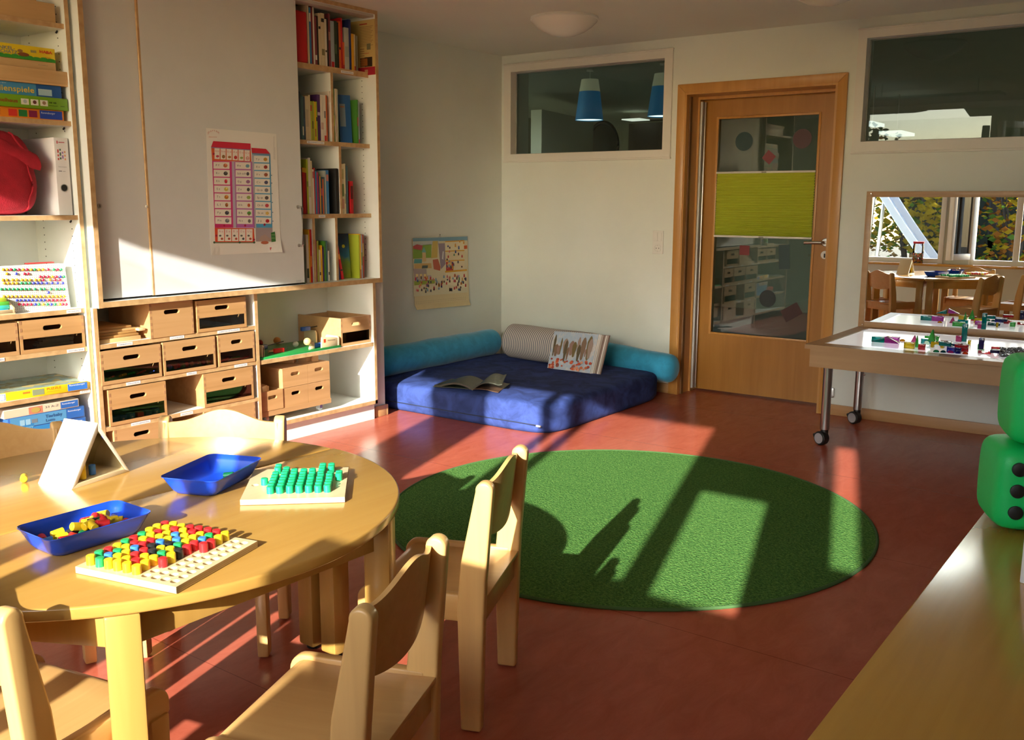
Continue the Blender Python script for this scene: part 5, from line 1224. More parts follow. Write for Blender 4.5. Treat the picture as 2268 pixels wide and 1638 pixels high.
# picture book leaning open against the roll
def collage(name, base, cols, sc):
    m, t, b = new_mat(name)
    tc = t.nodes.new('ShaderNodeTexCoord'); n = t.nodes.new('ShaderNodeTexNoise'); n.inputs['Scale'].default_value = sc; n.inputs['Detail'].default_value = 7; n.inputs['Roughness'].default_value = .7
    t.links.new(tc.outputs['Object'], n.inputs['Vector'])
    cr = t.nodes.new('ShaderNodeValToRGB'); e = cr.color_ramp.elements; e[0].position = .3; e[1].position = .75; e[0].color = (*rgb(*cols[0]), 1); e[1].color = (*rgb(*cols[-1]), 1)
    for i, c in enumerate(cols[1:-1]): k = e.new(.3 + .45 * (i + 1) / (len(cols) - 1)); k.color = (*rgb(*c), 1)
    t.links.new(n.outputs['Fac'], cr.inputs[0]); t.links.new(cr.outputs[0], b.inputs['Base Color']); b.inputs['Roughness'].default_value = .5
    return m
bt = [onz(1228, 733, .425), onz(1345, 741, .418), onz(1325, 829, .19), onz(1212, 815, .19)]
q = [ony(1228, 733, -.50), ony(1347, 742, -.50), ony(1326, 829, -.585), ony(1212, 815, -.585)]
ctr = (q[0] + q[1] + q[2] + q[3]) / 4
root = thing('picture_book', 'open picture book of autumn trees leaning against the striped roll', 'book', ctr)
Q = [p - ctr for p in q]
nn = (Q[1] - Q[0]).cross(Q[3] - Q[0]).normalized()
if nn.y > 0: nn = -nn
def bkp(u, v): return Q[3].lerp(Q[2], u).lerp(Q[0].lerp(Q[1], u), v)
SKY = collage('book_sky', None, [(185, 195, 205), (170, 190, 210), (205, 205, 205), (190, 175, 170)], 14)
m = MB()
m.grid(lambda u, v: bkp(u * .86, v) + nn * .010 * math.sin(u * PI), 14, 8, SKY, thick=-nn * .010); m.build('open_pages', root)
art = MB(); rnd = random.Random(11)
for i in range(15):
    u = .06 + .05 * i + rnd.uniform(-.02, .02); v0, v1 = rnd.uniform(.2, .42), rnd.uniform(.6, .95); wv = rnd.uniform(.03, .06)
    if i % 3 == 0: wv *= .5
    pts = []
    for k in range(12):
        a = 2 * PI * k / 12; uu = u + wv * math.cos(a) * (1 + .25 * math.sin(3 * a)); vv = (v0 + v1) / 2 + (v1 - v0) / 2 * math.sin(a)
        pts.append(bkp(min(.855, max(.005, uu * 1)), min(.99, max(.0, vv))) + nn * (.0008 + .00012 * i + .010 * math.sin(uu * PI)))
    art.poly(pts, ink(*[(95, 85, 60), (130, 105, 85), (150, 120, 110), (115, 100, 60), (160, 140, 130)][i % 5]))
for i in range(46):
    u, v = rnd.uniform(.03, .82), rnd.uniform(.03, .27); rr = rnd.uniform(.018, .034)
    pts = [bkp(max(.003, u + rr * math.cos(2 * PI * k / 8)), max(.005, v + rr * 1.25 * math.sin(2 * PI * k / 8))) + nn * (.0026 + .00006 * i + .010 * math.sin(u * PI)) for k in range(8)]
    art.poly(pts, ink(*[(185, 75, 45), (200, 110, 70), (165, 60, 45), (215, 150, 120), (150, 85, 70), (205, 95, 60)][i % 6]))
art.build('tree_picture', root, recalc=False, smooth=0)
for i in range(5):
    m = MB(); k = .84 + .035 * i
    m.grid(lambda u, v: bkp(.84 + (k - .84 + .012) * u, v - .03 * u * (1 - v)) + nn * (.004 - .004 * i - .012 * u + .006 * math.sin(u * 4 + i)), 4, 6, PAPER if i % 2 else ink(170, 160, 150), thick=-nn * .0012); m.build('fanned_page', root)
m = MB(); m.grid(lambda u, v: bkp(-.01 + 1.02 * u, v * 1.02 - .01) - nn * .018, 2, 2, ink(120, 95, 85), thick=-nn * .003); m.build('book_cover', root)
# flat open book
root = thing('picture_book', 'dark open book lying on the mattress in the sunlight edge', 'book', (.0, 0, 0))
zb_ = mh + .004
a_, b_, c_, d_ = onz(962, 852, zb_), onz(1044, 862, zb_), onz(1128, 862, zb_), onz(1062, 836, zb_)
sp0 = onz(1047, 861, zb_ + .004); sp1 = onz(1072, 843, zb_ + .012)
left_far = onz(1000, 838, zb_ + .012)
PG = mat('dark_page', rgb(44, 47, 36), .3, var=.25, vscale=18); PGE = mat('page_edge', rgb(175, 170, 150), .6)
def leaf_(o0, o1, s0, s1, h, nm, th, mm):
    def fn(u, v):
        p = s0.lerp(o0, u).lerp(s1.lerp(o1, u), v); return p + Vector((0, 0, h * math.sin(PI * min(1, u * 1.15)) * (1 - .25 * u)))
    m = MB(); m.grid(fn, 16, 6, mm, thick=Vector((0, 0, -th))); return m.build(nm, root)
lf = a_ ; lf2 = left_far
leaf_(lf, lf2, sp0, sp1, .030, 'left_pages', .010, PG)
rt0 = onz(1112, 850, zb_ + .045); rt1 = onz(1122, 828, zb_ + .055)
leaf_(rt0, rt1, sp0, sp1, .030, 'lifted_pages', .006, PG)
leaf_(onz(1104, 868, zb_), onz(1130, 849, zb_), sp0, sp1, .008, 'right_cover', .003, mat('cover_brown', rgb(88, 66, 52), .35, var=.3, vscale=12))
leaf_(lf + Vector((-.008, -.006, -.009)), lf2 + Vector((-.006, .004, -.009)), sp0 - Vector((0, 0, .003)), sp1 - Vector((0, 0, .006)), .004, 'left_cover', .003, mat('cover_green', rgb(40, 52, 40), .35))
m = MB(); rr = random.Random(5)
for i in range(26):
    u, v = rr.uniform(.5, .95), rr.uniform(.3, .9); p = sp0.lerp(rt0, u).lerp(sp1.lerp(rt1, u), v) + Vector((0, 0, .030 * math.sin(PI * min(1, u * 1.15)) * (1 - .25 * u) + .0015)); m.box(p.x - .006, p.x + .006, p.y - .0015, p.y + .0015, p.z, p.z + .0004, ink(120, 120, 85))
m.build('print_marks', root)

# ------------------------------------------------------------------ round green rug
def rug_mat():
    m, t, b = new_mat('green_rug')
    tc = t.nodes.new('ShaderNodeTexCoord'); n = t.nodes.new('ShaderNodeTexNoise'); n.inputs['Scale'].default_value = 95; n.inputs['Detail'].default_value = 3; n.inputs['Roughness'].default_value = .8
    v = t.nodes.new('ShaderNodeTexVoronoi'); v.inputs['Scale'].default_value = 130
    t.links.new(tc.outputs['Object'], n.inputs['Vector']); t.links.new(tc.outputs['Object'], v.inputs['Vector'])
    cr = t.nodes.new('ShaderNodeValToRGB'); e = cr.color_ramp.elements; e[0].position = .34; e[1].position = .68; e[0].color = (.030, .095, .022, 1); e[1].color = (.13, .26, .06, 1)
    k = e.new(.5); k.color = (.066, .175, .038, 1)
    t.links.new(n.outputs['Fac'], cr.inputs[0]); t.links.new(cr.outputs[0], b.inputs['Base Color']); b.inputs['Roughness'].default_value = .95; b.inputs['Specular IOR Level'].default_value = .1
    bp = t.nodes.new('ShaderNodeBump'); bp.inputs['Strength'].default_value = .6; bp.inputs['Distance'].default_value = .006
    t.links.new(v.outputs['Distance'], bp.inputs['Height']); t.links.new(bp.outputs[0], b.inputs['Normal'])
    return m
RC, RRAD = (2.486, -2.446), 1.010
root = thing('round_rug', 'round green short-pile rug on the red linoleum floor', 'rug', (RC[0], RC[1], 0))
m = MB(); m.lathe([(0, .001), (RRAD - .012, .001), (RRAD - .012, .009), (0, .009)], rug_mat(), None, 128, False); m.build('pile', root)
m = MB(); m.tube([(RRAD * math.cos(2 * PI * i / 160) - .008 * math.cos(2 * PI * i / 160), (RRAD - .008) * math.sin(2 * PI * i / 160), .0065) for i in range(160)], .0062, mat('rug_binding', (.045, .11, .03), .9), 8, True); m.build('bound_edge', root)

# ------------------------------------------------------------------ light table with mirror and clear blocks
LTX0, LTX1, LTY0, LTY1, LTZ = 2.712, 4.25, -.985, -.052, .570
root = thing('light_table', 'wooden light table on castors against the back wall, white glowing top', 'table', (0, 0, 0))
gx0, gx1 = 2.782, 4.18; gy0, gy1 = -.880, -.130
m = MB()
for (x0, x1, y0, y1) in ((LTX0, gx0, LTY0, LTY1), (gx1, LTX1, LTY0, LTY1), (gx0, gx1, LTY0, gy0), (gx0, gx1, gy1, LTY1)): m.box(x0, x1, y0, y1, LTZ - .022, LTZ, LTW)
m.build('top_frame', root)
m = MB(); ix = .022
for (x0, x1, y0, y1) in ((LTX0 + ix, LTX1 - ix, LTY0 + ix, LTY0 + ix + .02), (LTX0 + ix, LTX1 - ix, LTY1 - ix - .02, LTY1 - ix), (LTX0 + ix, LTX0 + ix + .02, LTY0 + ix + .02, LTY1 - ix - .02), (LTX1 - ix - .02, LTX1 - ix, LTY0 + ix + .02, LTY1 - ix - .02)): m.box(x0, x1, y0, y1, .452, LTZ - .022, LTW)
m.box(LTX0 + ix + .02, LTX1 - ix - .02, LTY0 + ix + .02, LTY1 - ix - .02, .453, .460, LTW); m.build('apron', root)
m = MB(); m.box(gx0, gx1, gy0, gy1, LTZ - .012, LTZ - .0005, emit('light_panel', (.86, .86, .88), .30)); m.build('light_panel', root)
MATS['light_panel'].node_tree.nodes['Principled BSDF'].inputs['Roughness'].default_value = .12
m = MB()
for (x0, x1, y0, y1) in ((gx0, gx0 + .012, gy0, gy1), (gx0, gx1, gy1 - .010, gy1)): m.box(x0, x1, y0, y1, LTZ - .004, LTZ + .0008, ALU)
m.build('panel_edging', root)
def lt_leg(x, y, adj):
    m = MB(); m.cyl((x, y, .085), (x, y, .453), .024, mat('leg_silver', (.42, .41, .42), .3, 1), seg=24)
    if adj: m.cyl((x + .02, y - .006, .30), (x + .036, y - .012, .30), .006, CHROME, seg=10)
    lg = m.build('leg', root)
    c = MB(); rr = .0375
    M = Matrix.Translation((x - .010, y - .012, rr)) @ Matrix.Rotation(R(-24), 4, 'Z') @ Matrix.Rotation(PI / 2, 4, 'X')
    c.lathe([(.006, -.022), (rr - .004, -.022), (rr, -.018), (rr, .018), (rr - .004, .022), (.006, .022)], BLACK, M, 28)
    c.lathe([(.0285, .0224), (.0285, .024), (0, .0245)], mat('castor_disc', (.36, .35, .37), .4), M, 28, False); c.lathe([(.0285, -.0224), (.0285, -.024), (0, -.0245)], MATS['castor_disc'], M, 28, False)
    c.cyl((x, y, .060), (x, y, .086), .020, BLACK, seg=16); c.prism([(x - .060, y - .01, .052), (x - .036, y - .01, .064), (x - .034, y - .01, .030), (x - .056, y - .01, .036)], (0, .018, 0), BLACK, .002)
    c.build('castor', lg)
lt_leg(2.775, -.775, False); lt_leg(2.765, -.155, True); lt_leg(4.19, -.775, False); lt_leg(4.19, -.155, False)
MX0, MX1, MZ0, MZ1 = 2.711, 4.25, .5705, 1.363
root = thing('wall_mirror', 'wide wood-framed mirror standing on light table against back wall', 'mirror', ((MX0 + MX1) / 2, -.038, (MZ0 + MZ1) / 2))
MIR_RZ, MIR_RX = .031, -.0021
root.rotation_euler = (MIR_RX, 0, MIR_RZ)
hw, hh = (MX1 - MX0) / 2, (MZ1 - MZ0) / 2; fr_ = .033
m = MB()
for (x0, x1, z0, z1) in ((-hw, -hw + fr_, -hh, hh), (hw - fr_, hw, -hh, hh), (-hw + fr_, hw - fr_, -hh, -hh + fr_), (-hw + fr_, hw - fr_, hh - fr_, hh)): m.box(x0, x1, -.010, .010, z0, z1, LTW, .0015)
m.build('mirror_frame', root)
m = MB(); m.box(-hw + fr_ - .002, hw - fr_ + .002, -.002, .002, -hh + fr_ - .002, hh - fr_ + .002, MIRROR); m.build('mirror_glass', root, smooth=0)
m = MB()
for z in (-hh + .014, hh - .014): m.lathe([(.004, 0), (.003, .001), (0, .0012)], CHROME, Matrix.Translation((-hw + .024, -.010, z)) @ Matrix.Rotation(PI / 2, 4, 'X'), 10, False)
m.build('screw_caps', root)
AC = {'teal': (.0, .33, .33), 'magenta': (.62, .08, .55), 'amber': (.85, .42, .02), 'yellow': (.80, .60, .02), 'pink': (.70, .10, .33), 'lime green': (.10, .62, .12), 'red': (.62, .02, .04), 'cyan': (.02, .42, .46), 'dark blue': (.02, .03, .22), 'dark teal': (.01, .15, .18), 'blue': (.03, .04, .50), 'navy': (.04, .03, .18), 'green': (.02, .42, .20), 'orange-red': (.85, .12, .02), 'hot pink': (.85, .06, .38)}
AM = {k: acryl('acryl_' + k.replace(' ', '_').replace('-', '_'), v) for k, v in AC.items()}
BG = 'coloured clear blocks on the light table'
F = lambda x, y: (1760 + x * .22399, 700 + y * .22399)
def bpos(x, y): p = onz(*F(x, y), LTZ); return p
def fb(kind, col, lb, xl, xr, yb, yt, base=0, depth=None, name='clear_block', cat='block'):
    """block whose front face spans crop x xl..xr with its foot at crop y yb and top at yt; base = height of what it stands on"""
    zb = LTZ + base
    P0 = onz(*F(xl, yb), zb); P1 = onz(*F(xr, yb + (xr - xl) * .085), zb); w_ = (P1 - P0).length; h = (ony(*F(xl, yt), P0.y) - P0).z
    h = max(h, .008); d = depth or min(w_, .05); M = Matrix.Translation(P0) @ Matrix.Rotation(math.atan2(P1.y - P0.y, P1.x - P0.x), 4, 'Z')
    m = MB(); mm = AM[col]
    if kind == 'box': m.box(0, w_, 0, d, 0, h, mm, .0012)
    elif kind == 'ramp_r': m.prism([(0, 0, 0), (w_, 0, 0), (w_, 0, h)], (0, d, 0), mm, .0008)
    elif kind == 'ramp_l': m.prism([(0, 0, 0), (w_, 0, 0), (0, 0, h)], (0, d, 0), mm, .0008)
    elif kind == 'tri': m.prism([(0, 0, 0), (w_, 0, 0), (w_ * .55, 0, h)], (0, d, 0), mm, .0008)
    elif kind == 'arch':
        pts = [(0, 0, 0), (0, 0, h), (w_, 0, h), (w_, 0, 0), (w_ * .78, 0, 0)] + [(w_ / 2 + w_ * .28 * math.cos(PI * i / 10), 0, h * .62 * math.sin(PI * i / 10)) for i in range(1, 10)] + [(w_ * .22, 0, 0)]
        m.prism(pts, (0, d, 0), mm)
    elif kind == 'cup':
        pts = [(0, 0, 0), (0, 0, h), (w_ * .2, 0, h)] + [(w_ / 2 - w_ * .3 * math.cos(PI * i / 10), 0, h - h * .7 * math.sin(PI * i / 10)) for i in range(1, 10)] + [(w_ * .8, 0, h), (w_, 0, h), (w_, 0, 0)]
        m.prism(pts, (0, d, 0), mm)
    elif kind == 'dome': m.ball((w_ / 2, w_ / 2, 0), w_ / 2, mm, sc=(1, 1, .8), half=True, seg=20)
    o = m.build(name); o.matrix_world = M
    tag(o, lb, cat, BG)
    return h
h = fb('box', 'teal', 'teal clear block, lower half of the little house at the left', 757, 882, 252, 200); fb('ramp_r', 'teal', 'teal ramp block roofing the left half of the little house', 757, 882, 252, 200 - 0, h, None)
h = fb('box', 'magenta', 'magenta clear block, right lower half of the little house', 886, 1018, 262, 203); fb('ramp_l', 'magenta', 'magenta ramp block roofing the right half of the little house', 886, 1018, 262, 203, h)
fb('dome', 'amber', 'amber clear half dome right of the little house', 1031, 1086, 246, 240, name='clear_dome', cat='dome')
fb('tri', 'pink', 'pink clear wedge standing behind the yellow block', 1142, 1208, 262, 186, depth=.018)
fb('box', 'yellow', 'yellow clear block at the front beside the red cube', 1076, 1180, 316, 254, depth=.03)
fb('tri', 'lime green', 'narrow lime green wedge beside the yellow block', 1178, 1222, 306, 190, depth=.018)
fb('box', 'red', 'red clear cube at the front edge of the light table', 1218, 1284, 330, 276)
fb('arch', 'cyan', 'cyan clear arch behind the yellow arch', 1246, 1360, 268, 220, depth=.03)
h = fb('box', 'lime green', 'lime green clear block carrying a tall green wedge', 1282, 1414, 240, 192, depth=.04); fb('tri', 'lime green', 'tall lime green wedge on top of the green block', 1312, 1384, 243, 130, h, .03)
h = fb('box', 'magenta', 'magenta clear block under the teal block near mirror', 1422, 1532, 290, 244, depth=.04); fb('box', 'teal', 'teal clear block on top of the magenta block', 1422, 1536, 290, 252, h, .05)
fb('arch', 'yellow', 'yellow clear arch in the middle of the light table', 1342, 1470, 308, 252, depth=.03)
fb('box', 'pink', 'small pink block behind the stacked planks', 1590, 1645, 250, 190, depth=.02)
hh_ = fb('box', 'dark teal', 'dark teal plank at bottom of the three stacked planks', 1556, 1696, 306, 274, depth=.05); h2 = fb('box', 'dark blue', 'dark blue plank in the middle of three stacked planks', 1566, 1704, 306, 274, hh_, .05); fb('box', 'red', 'red plank topping the three stacked planks', 1580, 1708, 306, 276, hh_ + h2, .045)
fb('box', 'teal', 'tall teal pillar block standing behind the stacked planks', 1644, 1694, 250, 75, depth=.025)
fb('box', 'yellow', 'small yellow block right of the stacked planks', 1708, 1732, 294, 238, depth=.03)
fb('box', 'blue', 'blue clear block at the front behind the pink dome', 1500, 1580, 358, 298, depth=.04); fb('box', 'dark blue', 'dark blue clear block at the front behind the blue dome', 1584, 1640, 364, 304, depth=.04); fb('box', 'red', 'red clear block behind the orange dome', 1648, 1712, 352, 312, depth=.03)
for (x0, x1, y, col, lb) in ((1362, 1424, 346, 'green', 'green clear half dome at front edge'), (1434, 1492, 350, 'dark teal', 'dark teal clear half dome at front edge'), (1504, 1570, 354, 'hot pink', 'hot pink clear half dome at front edge'), (1582, 1638, 360, 'blue', 'blue clear half dome at front edge'), (1652, 1712, 366, 'orange-red', 'orange-red clear half dome at front edge')):
    fb('dome', col, lb, x0, x1, y + 8, y - 10, name='clear_dome', cat='dome')
h = fb('box', 'lime green', 'green clear cube carrying the navy pillar', 1806, 1868, 328, 275, depth=.035); fb('box', 'navy', 'navy pillar standing on the green cube', 1814, 1864, 325, 215, h - .001, .022)
fb('cup', 'red', 'red clear half-ring block lying beside the green cube', 1812, 1938, 366, 338, depth=.03)
h = fb('arch', 'red', 'red clear arch at bottom of the three-block tower', 1938, 2020, 362, 300, depth=.03); h2 = fb('box', 'yellow', 'yellow plank in the middle of the three-block tower', 1938, 2022, 362, 326, h, .03); fb('box', 'navy', 'navy plank topping the three-block tower', 1930, 2022, 362, 332, h + h2, .034)
m = MB(); CR = glass('crystal', (.93, .94, .95)); rc_ = random.Random(2)
for i in range(170):
    p = onz(*F(rc_.uniform(2030, 2330), rc_.uniform(325, 410)), LTZ); s = rc_.uniform(.008, .014)
    t = bmesh.new(); bmesh.ops.create_icosphere(t, subdivisions=1, radius=s)
    m.merge(t, CR, Matrix.Translation((p.x, p.y, LTZ + s * .55)) @ Matrix.Rotation(rc_.uniform(0, 3), 4, 'Z') @ Matrix.Diagonal((1.2, 1, .6, 1)))
tag(m.build('glass_gems', smooth=0), 'spread of clear glass gems glittering on the right of the light table', 'gems', kind='stuff')

# ------------------------------------------------------------------ wooden bench on the right with two green foam dice
root = thing('low_bench', 'long low wooden bench running along the right side of the room', 'bench', (0, 0, 0))
bx0, bx1, by0, by1, bz = 4.030, 4.62, -5.35, -3.20, .60
m = MB(); m.box(bx0, bx1, by0, by1, bz - .030, bz, BENCHW, .003); m.build('bench_top', root)
m = MB(); m.box(bx0 + .02, bx1, by0 + .02, by0 + .04, 0, bz - .03, BENCHW); m.box(bx0 + .02, bx1, by1 - .04, by1 - .02, 0, bz - .03, BENCHW); m.box(bx0 + .02, bx0 + .04, by0 + .04, by1 - .04, .05, bz - .03, BENCHW); m.build('bench_body', root)
DG = mat('green_foam', (.004, .60, .13), .42, var=.04, bump=.1, bscale=350)
def die(lb, c, s, rz, face):
    """soft cube with black pips; face lists pip rows on its front (-y) side"""
    root = thing('foam_die', lb, 'dice', c, rz)
    m = MB(); t = bmesh.new(); bmesh.ops.create_cube(t, size=1); bmesh.ops.subdivide_edges(t, edges=t.edges[:], cuts=14, use_grid_fill=True)
    for v in t.verts:
        p = v.co * 2; k = .74
        r_ = (abs(p.x) ** 7 + abs(p.y) ** 7 + abs(p.z) ** 7) ** (1 / 7); q = p / max(r_, 1e-6) * max(abs(p.x), abs(p.y), abs(p.z))
        q = q * (.94 + .06 * (1 - (p.length / 1.732) ** 2)) 
        v.co = Vector((q.x * s / 2, q.y * s / 2, (q.z + 1) * s / 2 - .0))
    zmin = min(v.co.z for v in t.verts)
    for v in t.verts: v.co.z -= zmin
    m.merge(t, DG); m.build('foam_body', root, smooth=60)
    tt = root.children[0]
    for (a, b) in face:
        m = MB(); rr = s * .078
        M = Matrix.Translation((a * s, -s / 2 * 1.0, s / 2 + b * s)) @ Matrix.Rotation(PI / 2, 4, 'X')
        m.lathe([(rr, -.012), (rr, .0012 - .0), (rr * .9, .0022), (0, .003)], BLACK, M, 24, False)
        o = m.build('pip', root)
    return root
pips = [(x, z) for x in (-.27, .27) for z in (-.25, 0, .25)]
ds = .190
u = onz(2172, 1140, bz); v = onz(2222, 1174, bz)
d0 = die('bottom green foam die with black pips, standing on the wooden bench', (4.120, -3.560, bz), ds, R(24), pips)
d1 = die('upper green foam die with black pips, stacked on the other die', (4.142, -3.545, bz + ds * .985), ds, R(20), pips)
m = MB(); p = onz(2258, 1290, bz); m.box(p.x, p.x + .20, p.y, p.y + .012, bz, bz + .10, PAPER, .002); m.box(p.x, p.x + .2, p.y + .012, p.y + .09, bz, bz + .006, PAPER, .002); tag(m.build('white_stand'), 'white upright card stand on the bench, cut by right picture edge', 'stand')
# ------------------------------------------------------------------ round table of two halves
TC, TR, TZ = (2.392, -4.654), .624, .600
def half_table(lb, sgn, rz):
    root = thing('half_round_table', lb, 'table', (TC[0], TC[1], 0), rz, 'two half-round table halves')
    g = .0012
    pts = [(g, -TR, TZ - .025)] + [(g + (TR - g) * math.cos(a), TR * math.sin(a), TZ - .025) for a in [(-PI / 2 + PI * i / 72) for i in range(1, 72)]] + [(g, TR, TZ - .025)]
    m = MB(); m.prism(pts, (0, 0, .025), TABLEW, .005, seg=3); m.build('table_top', root, smooth=40)
    LP = [(.045, -.572, 0), (.045, .572, 0), (.492, -.322, -30), (.492, .322, 30)]
    for (x, y, a) in LP:
        m = MB(); m.box(-.031, .031, -.031, .031, .012, TZ - .026, TABLEL, .006, Matrix.Translation((x, y, 0)) @ Matrix.Rotation(R(a), 4, 'Z')); lg = m.build('leg', root)
        m = MB(); m.cyl((x, y, 0), (x, y, .013), .022, BLACK, seg=16); m.build('foot_glide', lg)
    def apron(p, q):
        p, q = Vector((*p, 0)), Vector((*q, 0)); d = (q - p); L = d.length; a = math.atan2(d.y, d.x)
        m = MB(); m.box(.025, L - .025, -.011, .011, TZ - .098, TZ - .026, TABLEL, .002, Matrix.Translation(p) @ Matrix.Rotation(a, 4, 'Z')); m.build('apron', root)
    apron(LP[0][:2], LP[1][:2]); apron(LP[0][:2], LP[2][:2]); apron(LP[1][:2], LP[3][:2]); apron(LP[2][:2], LP[3][:2])
    return root
seam = R(88.42 - 90)
t0 = half_table('nearer half of the round beech table, carrying both peg boards', 1, seam)
t1 = dup(t0, (TC[0] - .0012, TC[1] - .004, 0), seam + PI, 'farther half of the round beech table, carrying the triangular mirror toy')

# ------------------------------------------------------------------ children's chairs
def chair(name_lb, mid, front):
    """mid = point between the tops of the back posts, front = the way the sitter looks"""
    Wd = .385; f = Vector((front[0], front[1], 0)).normalized(); rz = math.atan2(-f.x, f.y)
    o = Vector((mid[0], mid[1], 0)) + f * .178
    root = thing('childrens_chair', name_lb, 'chair', (o.x, o.y, 0), rz, 'beech children chairs round the table')
    pt = .033
    prof = [(-.168, .004), (-.116, .004), (-.108, .33), (-.118, .44)]
    c = (-.1765, .6245); rr = .0215
    prof += [(c[0] + rr * math.cos(a), c[1] + rr * math.sin(a)) for a in [R(-8) + R(188) * i / 12 for i in range(13)]] + [(-.180, .40), (-.176, .30)]
    for s in (-1, 1):
        x0 = s * (Wd / 2) - (pt if s > 0 else 0)
        m = MB(); m.prism([(x0, y, z) for y, z in prof], (pt, 0, 0), BEECH, .0065, seg=3); m.build('back_post', root, smooth=50)
    for s in (-1, 1):
        x0 = s * (Wd / 2 - .004) - (.032 if s > 0 else 0)
        m = MB(); m.prism([(x0, .098, .004), (x0, .140, .004), (x0, .146, .300), (x0, .098, .300)], (.032, 0, 0), BEECH, .005); m.build('leg', root)
        # side rail, its front corner rounded over the leg
        sp = [(-.150, .288), (-.150, .357)] + [(.118 + .036 * math.sin(R(90) * i / 6), .321 + .036 * math.cos(R(90) * i / 6)) for i in range(7)] + [(.154, .300), (.146, .288)]
        m = MB(); m.prism([(x0 + .002, y, z) for y, z in sp], (.024, 0, 0), BEECHX, .004); m.build('side_rail', root, smooth=50)
    xs = Wd / 2 - .032
    sp = [(-.176, .350), (-.06, .345), (.06, .345)] + [(.110 + .038 * math.sin(R(90) * i / 6), .310 + .038 * math.cos(R(90) * i / 6)) for i in range(7)] + [(.148, .262), (.138, .262), (.138, .306)] + [(.108 + .028 * math.sin(R(90) * (5 - i) / 6), .308 + .028 * math.cos(R(90) * (5 - i) / 6)) for i in range(6)] + [(-.06, .334), (-.176, .338)]
    m = MB(); m.prism([(-xs, y, z) for y, z in sp], (2 * xs, 0, 0), BEECHX, .0015); m.build('seat', root, smooth=40)
    m = MB(); m.box(-Wd / 2 + pt - .002, Wd / 2 - pt + .002, -.165, -.146, .272, .336, BEECHX, .003); m.build('back_rail', root)
    hw_ = Wd / 2 - .020
    def pl(u, v):
        t = 2 * u - 1; x = hw_ * t
        zt = .628 + .034 * (.5 + .5 * math.cos(PI * min(1, abs(t) / .82))) + (.0 if abs(t) < .82 else 0)
        zb = .505 - .030 * (1 - t * t)
        z = zb + (zt - zb) * v
        y = -.150 - .030 * (1 - t * t) - .018 * (z - .50) / .15
        return Vector((x, y, z))
    m = MB(); m.grid(pl, 30, 8, BEECHX, thick=(0, .011, 0)); m.build('backrest', root, smooth=50)
    return root
chair('beech chair at right of table, its back turned to the green rug', ((2.920 + 3.064) / 2, (-3.812 - 4.169) / 2), (-.927, -.374))
chair('beech chair in the foreground, its seat filling the bottom edge beside table', ((3.203 + 3.339) / 2, (-4.487 - 4.854) / 2), (-.938, -.347))
f = Vector((-.2, .98, 0)).normalized(); rr_ = Vector((f.y, -f.x, 0)); pc_ = Vector((2.872, -5.190, 0)) - rr_ * .1765
chair('beech chair at lower left, only one post and part of seat in view', (pc_.x, pc_.y), f)
chair('sunlit beech chair behind the table, before the drawer cabinet', ((1.828 + 2.128) / 2, (-4.196 - 3.968) / 2), (.605, -.796))
f = Vector((.94, -.34, 0)).normalized(); rr_ = Vector((f.y, -f.x, 0)); pe_ = Vector((1.649, -4.431, 0)) + rr_ * .1765
chair('shaded beech chair at left edge behind the triangular mirror toy', (pe_.x, pe_.y), f)

# ------------------------------------------------------------------ things on the table
BLUEP = mat('blue_plastic', (.008, .055, .50), .22, spec=.6)
def tray(lb, corners, name='plastic_tray'):
    """sloping-sided tray whose rim passes through four corner points"""
    cs = [Vector(c) for c in corners]; ctr = sum(cs, Vector()) / 4
    ux = ((cs[1] - cs[0]) + (cs[2] - cs[3])).normalized(); uy = Vector((-ux.y, ux.x, 0))
    wx = ((cs[1] - cs[0]).length + (cs[2] - cs[3]).length) / 4; wy = ((cs[3] - cs[0]).length + (cs[2] - cs[1]).length) / 4
    root = thing(name, lb, 'tray', (ctr.x, ctr.y, TZ), math.atan2(ux.y, ux.x), 'blue plastic trays on the table')
    def ring(k, z, rad):
        a, b = wx * k[0], wy * k[1]; pts = []
        for (sx, sy, a0) in ((1, 1, 0), (-1, 1, 90), (-1, -1, 180), (1, -1, 270)):
            for i in range(7): t = R(a0 + 15 * i); pts.append(Vector((sx * (a - rad) + rad * math.cos(t), sy * (b - rad) + rad * math.sin(t), z)))
        return pts
    prof = [((.60, .72), .0012, .02), ((.70, .80), .002, .022), ((.80, .87), .012, .024), ((.93, .945), .034, .022), ((.985, .985), .0455, .02), ((1.0, 1.0), .0465, .02), ((1.0, 1.0), .0445, .02), ((.965, .965), .044, .02), ((.905, .925), .033, .021), ((.78, .85), .013, .022), ((.69, .79), .0055, .02), ((.55, .7), .0045, .018)]
    # outside first (bottom to rim), then back down the inside
    m = MB(); k = m.mi(BLUEP); rings = [[m.bm.verts.new(p) for p in ring(*r)] for r in prof]
    for a, b in zip(rings, rings[1:]):
        for i in range(28): j = (i + 1) % 28; f_ = m.bm.faces.new([a[i], a[j], b[j], b[i]]); f_.material_index = k
    m.bm.faces.new(rings[0]).material_index = k; m.bm.faces.new(rings[-1]).material_index = k
    m.build('tray_shell', root, smooth=60)
    return root, wx, wy, ctr
RZT = TZ + .046
tr1, wx1, wy1, c1_ = tray('blue plastic tray holding a single green peg, behind the green peg board', [onz(358, 1058, RZT), onz(487, 1067, RZT), onz(575, 1013, RZT), onz(458, 1002, RZT)])
tr2, wx2, wy2, c2_ = tray('blue plastic tray full of mixed coloured pegs near the left edge', [onz(31, 1168, RZT), onz(118, 1201, RZT), onz(335, 1131, RZT), onz(255, 1104, RZT)])
